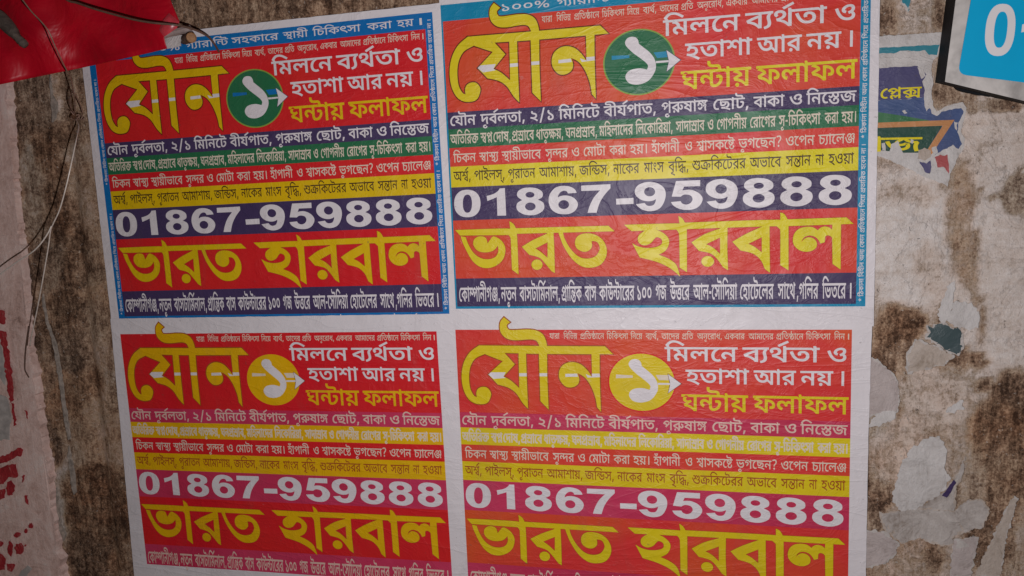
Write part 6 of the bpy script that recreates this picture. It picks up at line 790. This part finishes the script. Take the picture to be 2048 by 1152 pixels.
def r3(l): return [(1700 + x / 2.88, 752 + y / 2.88) for x, y in l]
tp = empty('torn_poster', px(1800, 210)); bpy.context.view_layer.update()
def part(o): return keep(o, tp)
part(sheet('torn_sheet', r1([(120, 210), (340, 198), (530, 186), (525, 260), (505, 328), (480, 348), (468, 400), (478, 470), (468, 540), (480, 610), (500, 642), (545, 615), (600, 597), (650, 588), (672, 620), (655, 690), (640, 760), (662, 800), (655, 850), (625, 905), (600, 960), (575, 1015), (562, 1074), (500, 1045), (430, 1018), (345, 975), (250, 930), (120, 880)]), 0.0010, torn_white, thick=0.0006, jagg=(1.1, 4), seed=1))
H1 = 0.00115
part(sheet('teal_stripe', r1([(120, 279), (172, 275), (345, 266), (516, 257), (500, 318), (455, 316), (430, 290), (380, 296), (330, 290), (290, 296), (262, 305), (172, 308), (120, 312)]), H1, M['teal'], jagg=(0.8, 4), seed=2, thick=0.0002))
part(sheet('navy_field', r1([(120, 395), (388, 380), (412, 400), (440, 430), (415, 470), (432, 520), (428, 560), (300, 572), (120, 580)]), H1, M['violet'], jagg=(0.8, 4), seed=3, thick=0.0002))
part(sheet('blue_field', r1([(120, 580), (300, 572), (428, 560), (430, 610), (440, 632), (460, 622), (472, 655), (500, 668), (540, 640), (600, 627), (642, 622), (655, 640), (640, 680), (625, 705), (618, 760), (632, 800), (645, 830), (625, 858), (592, 832), (560, 855), (520, 875), (490, 890), (470, 850), (120, 850)]), H1 + 0.00005, M['blue'], jagg=(1.0, 4), seed=4, thick=0.0002))
part(sheet('green_sweep', r1([(120, 640), (165, 646), (300, 666), (450, 692), (470, 700), (120, 712)]), H1 + 0.0001, M['leaf'], thick=0.0002))
part(sheet('green_panel', r1([(120, 730), (532, 722), (440, 872), (395, 880), (310, 880), (120, 860)]), H1 + 0.0001, M['bottle'], thick=0.0002))
part(sheet('orange_arrow', r1([(120, 708), (602, 690), (470, 890), (440, 872), (534, 724), (120, 738)]), H1 + 0.00015, M['orange'], thick=0.0002))
pm = M['yellow']
vt = px(1700 + 175 / 2.88, 512 / 2.88, 0); vr = px(1700 + 412 / 2.88, 500 / 2.88, 0)
def wall_text(key, a, bq, hgt, depth, mat, name):
    wt, gl = LINES[key][2], trip(LINES[key][3][0][2:]); cs = word(gl, wt)
    x0 = min(p[0] for c in cs for p in c); x1 = max(p[0] for c in cs for p in c); sx = (bq.x - a.x) / (x1 - x0); sl = (bq.z - a.z) / (x1 - x0); sy = hgt / 622
    v2, f2 = tri([[(a.x + (x - x0) * sx, a.z + (x - x0) * sl + (y - 622) * sy) for x, y in c] for c in cs])
    return mesh_obj(name, [(p.x, -depth, p.y) for p in v2], [tuple(f) for f in f2], mat)
part(wall_text('plex', vt, vr, 0.0125, H1 + 0.00035, M['yellow'], 'yellow_lettering'))
part(wall_text('raj', px(1700 + 130 / 2.88, 795 / 2.88), px(1700 + 415 / 2.88, 790 / 2.88), 0.0175, H1 + 0.00045, M['yellow'], 'yellow_lettering'))
part(sheet('white_tear', r1([(240, 830), (275, 810), (300, 870), (322, 905), (318, 965), (240, 928), (228, 880)]), H1 + 0.0006, torn_white, thick=0.0003, jagg=(1.2, 4), seed=5))
part(sheet('white_tear', r1([(345, 880), (372, 878), (395, 930), (412, 990), (440, 1000), (470, 990), (480, 930), (500, 985), (520, 1050), (430, 1018), (345, 975), (338, 920)]), H1 + 0.0005, torn_white, thick=0.0003, jagg=(1.2, 4), seed=6))
part(sheet('white_tear', r1([(590, 838), (618, 862), (622, 890), (596, 955), (570, 1000), (560, 900)]), H1 + 0.0005, torn_white, thick=0.0003, jagg=(1.2, 4), seed=7))
for q, l in enumerate([[(430, 600), (446, 585), (452, 628), (438, 640)], [(300, 640), (318, 632), (330, 648), (312, 656)], [(600, 700), (622, 706), (616, 752), (604, 742)], [(180, 826), (200, 820), (206, 872), (186, 866)], [(470, 850), (498, 842), (506, 880), (480, 896)], [(350, 800), (368, 806), (362, 826), (348, 820)], [(388, 386), (424, 404), (436, 436), (412, 452), (398, 420)]]):
    part(sheet('white_tear', r1(l), H1 + 0.0007, torn_white, thick=0.0003, jagg=(1.4, 3), seed=200 + q))
part(sheet('brown_tear', r1([(395, 866), (430, 850), (465, 868), (462, 905), (430, 925), (395, 915)]), H1 + 0.0005, torn_tan, thick=0.0003, jagg=(1.2, 4), seed=8))
part(sheet('navy_fragment', r1([(400, 930), (440, 942), (462, 925), (470, 960), (460, 1000), (432, 992)]), H1 + 0.0005, M['violet'], thick=0.0002, jagg=(1.0, 4), seed=9))
part(sheet('red_fragment', r1([(488, 905), (520, 890), (545, 898), (562, 890), (570, 960), (568, 1000), (540, 962), (505, 965)]), H1 + 0.0006, M['faded_red'], thick=0.0002, jagg=(1.0, 4), seed=10))
part(sheet('crumpled_edge', r1([(172, 318), (260, 308), (290, 292), (330, 290), (352, 300), (350, 325), (400, 318), (430, 330), (478, 345), (470, 362), (440, 348), (400, 345), (340, 332), (260, 330), (172, 334)]), H1 + 0.002, torn_white, thick=0.0015, jagg=(1.3, 4), seed=11))
tag(tp, 'torn blue and green poster with yellow letters left of the raised sign', 'poster')
scr = 'torn paper scraps on the right of the wall'
SC = [('paper_scrap', r1([(300, -40), (352, -40), (345, 40), (332, 72), (318, 40), (290, 10)]), M['teal'], 0.0008, 'small teal scrap at the top, between tall poster edge and sign'),
 ('paper_scrap', r2([(440, 775), (470, 792), (480, 772), (530, 760), (600, 800), (625, 785), (642, 800), (655, 910), (620, 955), (560, 930), (480, 876), (430, 850), (452, 820)]), M['slate'], 0.0012, 'dark slate green jagged scrap below two white scraps'),
 ('paper_scrap', r2([(600, 645), (700, 645), (745, 720), (732, 800), (690, 808), (640, 785), (600, 790), (560, 742)]), torn_white, 0.0016, 'squarish white scrap just above the dark green scrap'),
 ('paper_scrap', r2([(560, 550), (608, 520), (600, 590), (585, 660), (575, 720), (540, 772), (505, 730), (520, 650)]), torn_white, 0.0019, 'narrow white pointed scrap touching the dark green one'),
 ('paper_scrap', r2([(370, 860), (480, 892), (600, 950), (545, 1010), (430, 1035), (330, 1060), (320, 960)]), torn_tan, 0.0007, 'smooth tan paper patch under the dark green scrap'),
 ('paper_scrap', r2([(200, 835), (280, 792), (388, 778), (400, 790), (300, 800), (230, 825)]), torn_white, 0.0010, 'thin white curled sliver on the dark brown stain'),
 ('paper_scrap', r3([(500, 345), (540, 375), (556, 450), (548, 540), (582, 590), (540, 660), (450, 720), (360, 776), (300, 788), (240, 722), (265, 620), (290, 520), (340, 430), (420, 370)]), torn_white, 0.0016, 'largest white torn scrap, beside the lower right poster'),
 ('paper_scrap', r3([(662, 455), (655, 560), (610, 650), (600, 780), (470, 775), (380, 770), (450, 722), (545, 662), (600, 590), (640, 520)]), torn_grey, 0.0010, 'grey strip curving along the right of the largest white scrap'),
 ('paper_scrap', r3([(165, 792), (380, 762), (600, 777), (690, 705), (760, 710), (806, 770), (770, 870), (700, 880), (592, 932), (592, 975), (500, 972), (400, 930), (300, 965), (200, 892)]), torn_grey, 0.0013, 'wide grey torn scrap directly under the largest white scrap'),
 ('paper_scrap', r3([(940, 688), (966, 700), (935, 830), (895, 940), (868, 1160), (715, 1160), (760, 1060), (810, 950), (880, 800)]), torn_tan, 0.0010, 'long tan strip slanting down at the lower right corner'),
 ('paper_scrap', r3([(592, 940), (660, 930), (742, 925), (712, 1060), (700, 1160), (575, 1160)]), torn_mauve, 0.0011, 'upright mauve strip left of the long tan strip'),
 ('paper_scrap', r3([(40, 880), (200, 896), (285, 965), (262, 1030), (205, 1080), (40, 1120)]), torn_mauve, 0.0008, 'mauve scrap touching the lower right poster near the bottom'),
 ('paper_scrap', r3([(40, -110), (130, -110), (200, -60), (262, 0), (286, 80), (275, 205), (40, 240)]), torn_mauve, 0.0007, 'rounded mauve scrap against the white margin of the lower right poster'),
 ('paper_scrap', r3([(110, 300), (140, 225), (200, 200), (272, 205), (255, 250), (170, 285)]), torn_white, 0.0012, 'short white scrap beneath the rounded mauve scrap'),
 ('paper_scrap', r3([(550, 205), (590, 165), (650, 140), (655, 190), (600, 215)]), torn_white, 0.0009, 'tiny white scrap above the largest white scrap')]
FRINGE = {'torn_grey_paper': torn_tan, 'torn_tan_paper': torn_fibre, 'torn_mauve_paper': torn_fibre, 'faded_slate_ink': torn_fibre, 'faded_teal_ink': torn_fibre}
for k, (nm, pts, mat, h, lab) in enumerate(SC):
    lf_ = lambda x, z: 0.0030 * abs(noise.noise((x * 26, 1, z * 26)))
    o = sheet(nm, pts, h, FRINGE.get(mat.name, mat), thick=0.0005, jagg=(2.6, 3.0), seed=20 + k, lift=lf_)
    tag(o, lab, 'paper scrap', scr)
    if mat.name in FRINGE:                              # the printed or dirty face, torn back from the fibrous edge
        cx_ = sum(p[0] for p in pts) / len(pts); cy_ = sum(p[1] for p in pts) / len(pts)
        ins = [(x - 3.2 * (x - cx_) / max(1, math.hypot(x - cx_, y - cy_)), y - 3.2 * (y - cy_) / max(1, math.hypot(x - cx_, y - cy_))) for x, y in pts]
        f_ = sheet('torn_face', ins, h + 0.0003, mat, o, thick=0.0003, jagg=(2.6, 3.0), seed=120 + k, lift=lf_)
lf = sheet('letter_fragment', r3([(600, 598), (612, 615), (556, 700), (530, 690)]), 0.0055, M['navy'], thick=0.0003, jagg=(1.0, 4), seed=50)
tag(lf, 'dark navy printed sliver on grey strip beside the largest white scrap', 'paper scrap', scr)

# ------------------------------------------------------------------ raised sign, top right
HS = 0.038
sg = empty('shop_sign', px(1990, 80, HS)); bpy.context.view_layer.update()
alu = plain('grimy_white_frame', (0.60, 0.57, 0.54), 0.5, var=0.4, scale=22, bd=0.002)
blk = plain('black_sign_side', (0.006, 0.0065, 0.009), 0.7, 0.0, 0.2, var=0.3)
cy = plain('cyan_sign_face', (0.001, 0.42, 0.74), 0.5, 0.0, 0.25, var=0.06, scale=14)
whs = plain('white_sign_ink', (0.80, 0.78, 0.79), 0.5, 0.0, 0.25, var=0.05, scale=14)
def on(pts, h): return [px(x, y, h) for x, y in pts]
outer = [(1889, 161.5), (1910, 0), (1923, -100), (2300, -60), (2268, 252), (2048, 200)]
inner = [(1915, 136), (1939.6, 0), (1954, -80), (2262, -48), (2236, 190), (2048, 158.5), (1928, 148.5)]
# box with black sides, front frame with an opening, face set in
bo = on([(1888.5, 164), (1923, -100), (2300, -60), (2268, 256)], HS)
vs = [(p.x, p.y, p.z) for p in bo] + [(p.x, -0.002, p.z + (0.0035 if k in (0, 3) else 0)) for k, p in enumerate(bo)]
fs = [(i, (i + 1) % 4, (i + 1) % 4 + 4, i + 4) for i in range(4)] + [(4, 5, 6, 7)]
keep(mesh_obj('box_side', vs, fs, blk), sg)
fo = on([(1888.5, 164), (1923, -100), (2300, -60), (2268, 256)], HS + 0.0005)
ic = on([(1914, 149), (1953, -72), (2268, -36), (2240, 190)], HS + 0.0005)
def rounded(cs, r=0.010, n=5):
    out = []
    for i in range(4):
        a, c, e = Vector(cs[i - 1]), Vector(cs[i]), Vector(cs[(i + 1) % 4]); d1 = (a - c).normalized(); d2 = (e - c).normalized()
        for k in range(n + 1):
            f = k / n; p0 = c + d1 * r; p2 = c + d2 * r; out.append((1 - f) ** 2 * p0 + 2 * f * (1 - f) * c + f * f * p2)
    return out
ir = rounded(ic); v2, f2 = tri([cw([(p.x, p.z) for p in fo]), cw([(p.x, p.z) for p in ir])[::-1]])
keep(mesh_obj('sign_frame', [(p.x, -HS - 0.003 - 0.0012 * noise.noise((p.x * 40, 0, p.y * 40)), p.y) for p in v2] , [tuple(f) for f in f2], alu), sg)
# frame lip seen from the front edge back to the box
lipv = [(p.x, -HS - 0.003, p.z) for p in fo] + [(p.x, -HS + 0.002, p.z) for p in fo]
keep(mesh_obj('frame_lip', lipv, [(i, i + 4, (i + 1) % 4 + 4, (i + 1) % 4) for i in range(4)], blk), sg)
v2, f2 = tri([cw([(p.x, p.z) for p in ir])])
face = keep(mesh_obj('sign_face', [(p.x, -HS - 0.0034, p.y) for p in v2], [tuple(f) for f in f2], cy), sg)
def se(cx, cy_, rx, ry, sh, n=40, e=0.82):
    out = []
    for i in range(n):
        a = 2 * math.pi * i / n; c_, s_ = math.cos(a), math.sin(a)
        x = rx * math.copysign(abs(c_) ** e, c_); y = ry * math.copysign(abs(s_) ** e, s_); out.append((cx + x - sh * y, cy_ + y))
    return out
def sgn(contours, dep, name, mat):
    w = [[(p.x, p.z) for p in on(c, HS)] for c in contours]
    v2, f2 = tri([cw(w[0])] + [cw(c)[::-1] for c in w[1:]])
    return keep(mesh_obj(name, [(p.x, -HS - dep, p.y) for p in v2], [tuple(f) for f in f2], mat), sg)
sgn([se(1998, 61, 29.5, 52, 0.10), se(1999, 60.5, 13, 36, 0.10)], 0.0037, 'white_digit', whs)
one = [(2042, 50), (2062, 46), (2070, 18), (2086, 18), (2068, 128), (2046, 126), (2058, 62), (2040, 66)]
sgn([one], 0.0037, 'white_digit', whs)
tag(sg, 'cyan sign with white digits in a grimy white frame, top right', 'sign')
# black strip standing in for the shadow below the sign
tag(sheet('sign_shadow_strip', [(1884, 158), (1905, 165), (1930, 172), (1960, 184), (2048, 198), (2060, 205), (1960, 190), (1938, 186), (1926, 183), (1914, 178), (1908, 170), (1888, 164)], 0.006, blk, thick=0.006, jagg=(0.8, 5), seed=77), 'black strip standing for the shadow under the lower edge of the cyan sign', 'painted shadow')

# ------------------------------------------------------------------ red banner, top left
ban, t, b = nodes('red_cloth'); pos = nd(t, 'NewGeometry').outputs['Position']
w1 = ns(t, pos, 14, 4, 0.6, 0.5); w2 = ns(t, pos, 420, 2, 0.6)
wv = ns(t, mapping(t, pos, (1, 1, 1)), 900, 2, 0.5); dust = ramp(t, ns(t, mapping(t, pos, (1, 1, 0.5)), 18, 6, 0.7, 0.8), [(0.52, (0, 0, 0)), (0.70, (1, 1, 1))])
cb_ = mixc(t, math_(t, 'MULTIPLY', dust, 0.30), ramp(t, w1, [(0.3, (0.40, 0.002, 0.013)), (0.7, (0.58, 0.003, 0.018))]), (0.22, 0.03, 0.03)); t.links.new(mixc(t, math_(t, 'MULTIPLY', wv, 0.25), cb_, (0.2, 0.0, 0.005)), b.inputs['Base Color'])
b.inputs['Roughness'].default_value = 0.42; b.inputs['Specular IOR Level'].default_value = 0.35
bump(t, math_(t, 'ADD', w1, math_(t, 'MULTIPLY', w2, 0.01)), 0.012, 0.5, b)
bn = empty('red_banner', px(180, 40, 0.09)); bpy.context.view_layer.update()
def bh(x, y):                                     # how far the cloth stands off the wall
    s = max(0, min(1, (345 - x) / 420)); return 0.042 + 0.05 * s + 0.007 * math.sin(x * 0.021 + y * 0.012) + 0.0035 * math.sin(x * 0.05 - y * 0.03) + 0.003 * noise.noise((x * 0.02, y * 0.03, 4)) - 0.016 * max(0, (300 - x) / 300) * max(0, (60 - y) / 120)
bot = [(-260, 226), (-120, 195), (0, 169), (80, 152.5), (161, 136), (280, 110), (334, 97)]
vs = []; fs = []; ncol = 48; nrow = 22
def along(pl, s):
    L = [0]
    for a, bq in zip(pl, pl[1:]): L.append(L[-1] + math.hypot(bq[0] - a[0], bq[1] - a[1]))
    d = s * L[-1]
    for i in range(len(pl) - 1):
        if d <= L[i + 1] + 1e-9:
            f = (d - L[i]) / (L[i + 1] - L[i]); return pl[i][0] + (pl[i + 1][0] - pl[i][0]) * f, pl[i][1] + (pl[i + 1][1] - pl[i][1]) * f
    return pl[-1]
redge = [(334, 97), (330, 84), (328, 73), (336, 64), (353, 56), (359, 43), (350, 22), (341, 0), (325, -60), (316, -140)]
for i in range(ncol + 1):
    s = i / ncol; bx, by = along(bot, s)
    for j in range(nrow + 1):
        f = j / nrow
        ex, ey = along(redge, f); x0 = bx + (ex - 334) * (s ** 8); y0 = by + (-230) * f if s < .999 else by
        tx, ty = bx - 18 * f, by - 237 * f
        k = s ** 10
        x, y = tx * (1 - k) + ex * k, ty * (1 - k) + ey * k
        vs.append(px(x, y, bh(x, y)))
for i in range(ncol):
    for j in range(nrow):
        a = i * (nrow + 1) + j; fs.append((a, a + nrow + 1, a + nrow + 2, a + 1))
bo = mesh_obj('banner_cloth', vs, fs, ban, smooth=True); keep(bo, bn)
md = bo.modifiers.new('thickness', 'SOLIDIFY'); md.thickness = 0.0012; md.offset = 0
fold = [(338, 26, .050), (359, 43, .053), (354, 56, .055), (328, 74, .058), (318, 60, .056), (326, 40, .058)]
fv = [px(x, y, h) for x, y, h in fold]; cen = px(338, 50, .066)
sheen_red = plain('sheen_red_cloth', (0.62, 0.055, 0.075), 0.32, 0, 0.6, var=0.3, scale=70)  # sheen on the turned fold put into a lighter red
keep(mesh_obj('turned_corner', fv + [cen], [(i, (i + 1) % 6, 6) for i in range(6)], sheen_red, smooth=True), bn)
tag(bn, 'red cloth banner hanging across the top left corner', 'banner')
lath = plain('pale_wood', (0.34, 0.27, 0.25), 0.7, var=0.3, scale=90)
p0, p1 = px(300, 80, .034), px(381, 57, .030)
vs, fs = tube([p0, p0.lerp(p1, .5) + Vector((0, -.001, .001)), p1], 0.0052, 8)
tag(mesh_obj('wooden_lath', vs, fs, lath, smooth=False), 'pale wooden lath sticking out behind the red banner', 'lath')
tag(sheet('white_label', [(318, 76), (345, 72), (365, 70), (361, 84), (362, 92), (350, 94), (336, 97), (322, 98)], 0.022, torn_white, thick=0.0008, jagg=(0.8, 5), seed=90), 'small white paper label beside the bamboo end', 'label')
bam, t, b = nodes('bamboo_end'); tc = nd(t, 'TexCoord').outputs['Object']; pos = nd(t, 'NewGeometry').outputs['Position']
t.links.new(ramp(t, ns(t, pos, 160, 4, 0.6, 0.8), [(0.3, (0.15, 0.065, 0.022)), (0.5, (0.30, 0.145, 0.055)), (0.7, (0.38, 0.20, 0.085))]), b.inputs['Base Color']); b.inputs['Roughness'].default_value = 0.6
bark = plain('bamboo_skin', (0.13, 0.085, 0.06), 0.7, var=0.35, scale=70)
a0, a1 = px(368, 79, 0.006), px(383, 75, 0.046); ax = (a1 - a0).normalized()
bp = empty('bamboo_pole', a0); bpy.context.view_layer.update()
vs, fs = tube([a0, a0.lerp(a1, .5), a1 - ax * 0.001], 0.0074, 16, cap=False); keep(mesh_obj('pole', vs, fs, bark, smooth=True), bp)
rv_ = [0.0074, 0.0070, 0.0052, 0.0022]; path = [a1 - ax * 0.001, a1, a1 + ax * 0.0006, a1 + ax * 0.0004]
vs, fs = tube(path, rv_, 16, cap=True); keep(mesh_obj('cut_end', vs, fs, bam), bp)
tag(bp, 'round brown cut end of a bamboo pole beside the banner corner', 'pole')
stick = plain('weathered_stick', (0.105, 0.078, 0.064), 0.8, var=0.5, scale=60, bd=0.004)
pth = [(-70, -40, .105), (-25, 15, .110), (4, 40, .112), (24, 62, .116), (34, 74, .118), (46, 86, .117), (52, 91, .116)]
rr = [.0115, .0110, .0105, .0088, .0056, .0062, .0050]
cp = catmull([tuple(px(x, y, h)) + (r,) for (x, y, h), r in zip(pth, rr)], 5)
vs, fs = tube([q[:3] for q in cp], [q[3] * (1 + .12 * noise.noise((i * .7, 2, 1))) for i, q in enumerate(cp)], 12)
tag(mesh_obj('broken_stick', vs, fs, stick, smooth=True), 'blunt grey brown stick end in front of the red banner', 'stick')

# ------------------------------------------------------------------ wires
steel = plain('pale_wire', (0.72, 0.65, 0.58), 0.32, 0.1, 0.8, var=0.2, scale=200)
dull = plain('dull_wire', (0.26, 0.15, 0.11), 0.5, 0.1, 0.5, var=0.3, scale=200)
rub = plain('brown_cable_skin', (0.12, 0.065, 0.045), 0.5, 0, 0.5, var=0.3, scale=120)
def wire(name, pts, r, mat, label, extra=None):
    cp = catmull([tuple(px(x, y, h)) for x, y, h in pts], 6)
    vs, fs = tube(cp, r, 8)
    o = mesh_obj(name, vs, fs, mat, smooth=True); tag(o, label, 'wire'); return o
wire('hanging_wire', [(10, -40, .17), (42, -4, .168), (62, 22, .165), (84, 45, .162), (98, 64, .158), (110, 92, .150), (122, 118, .138), (132, 138, .122), (140, 152, .105), (146, 178, .075), (150, 205, .042), (149, 228, .018), (147, 236, .012)], 0.0009, dull, 'dull thin wire running down over the red banner to the nail')
wire('hanging_wire', [(149, 234, .014), (157, 250, .05), (155, 268, .085), (150, 292, .105), (141, 335, .118), (131, 378, .122), (119, 420, .122), (107, 446, .120), (101, 462, .116), (97, 492, .112), (88, 545, .104), (78, 600, .092), (69, 645, .080), (63, 672, .070), (60, 692, .060)], 0.0009, steel, 'bright thin wire hanging straight down from the nail')
wire('hanging_wire', [(103, 452, .1215), (96, 466, .124), (84, 484, .126), (66, 503, .126), (34, 524, .124), (4, 546, .120), (-50, 590, .115)], 0.00105, steel, 'bright wire branching off to the lower left')
wire('wire_end_shadow', [(58, 652, .016), (55, 672, .018), (51, 705, .017), (50, 737, .016), (53, 746, .017), (58, 755, .014)], 0.0009, rub, 'short dark strand standing for the shadow of the wire end, beside the pale pillar')  # dark strand laid along the wall as the shadow of the wire end
wire('electric_cable', [(60, -60, .11), (128, -4, .108), (155, 6, .106), (190, 18, .103), (232, 30, .098), (272, 40, .092), (310, 46, .085), (345, 49, .076), (372, 54, .062), (398, 63, .046), (417, 74, .030), (430, 90, .016), (438, 104, .005)], 0.0016, rub, 'brown electric cable crossing the banner corner onto the left poster')
kn = empty('rusty_nail', px(146, 233)); bpy.context.view_layer.update()
rust = plain('rusty_iron', (0.16, 0.075, 0.04), 0.8, 0.3, 0.4, var=0.5, scale=150, bd=0.001)
n0, n1_ = px(150, 233, 0.0), px(150, 233, 0.024)
vs, fs = tube([n0, n1_, n1_ + Vector((0, -.001, 0)), n1_ + Vector((0, -.003, 0))], [.0022, .0022, .0042, .004], 10); keep(mesh_obj('shank', vs, fs, rust), kn)
loop = [n1_ + Vector((0.0042 * math.cos(a), 0.010 + 0.0008 * a, 0.0042 * math.sin(a))) for a in [k * math.pi / 6 for k in range(-6, 13)]]
vs, fs = tube(loop, 0.0009, 6); keep(mesh_obj('wire_twist', vs, fs, dull, smooth=True), kn)
for st_ in ([(146, 180, .072), (140, 196, .05), (141, 214, .034), (148, 226, .022), (155, 238, .020)], [(150, 186, .06), (156, 200, .044), (162, 214, .03), (165, 226, .022)], [(141, 222, .03), (150, 231, .026), (158, 229, .022), (152, 240, .02), (142, 236, .022), (146, 228, .026)]):
    vs, fs = tube(catmull([tuple(px(*q)) for q in st_], 6), 0.0008, 6); keep(mesh_obj('wire_twist', vs, fs, dull, smooth=True), kn)
tag(kn, 'rusty nail holding the twisted wires beside the left poster', 'nail')
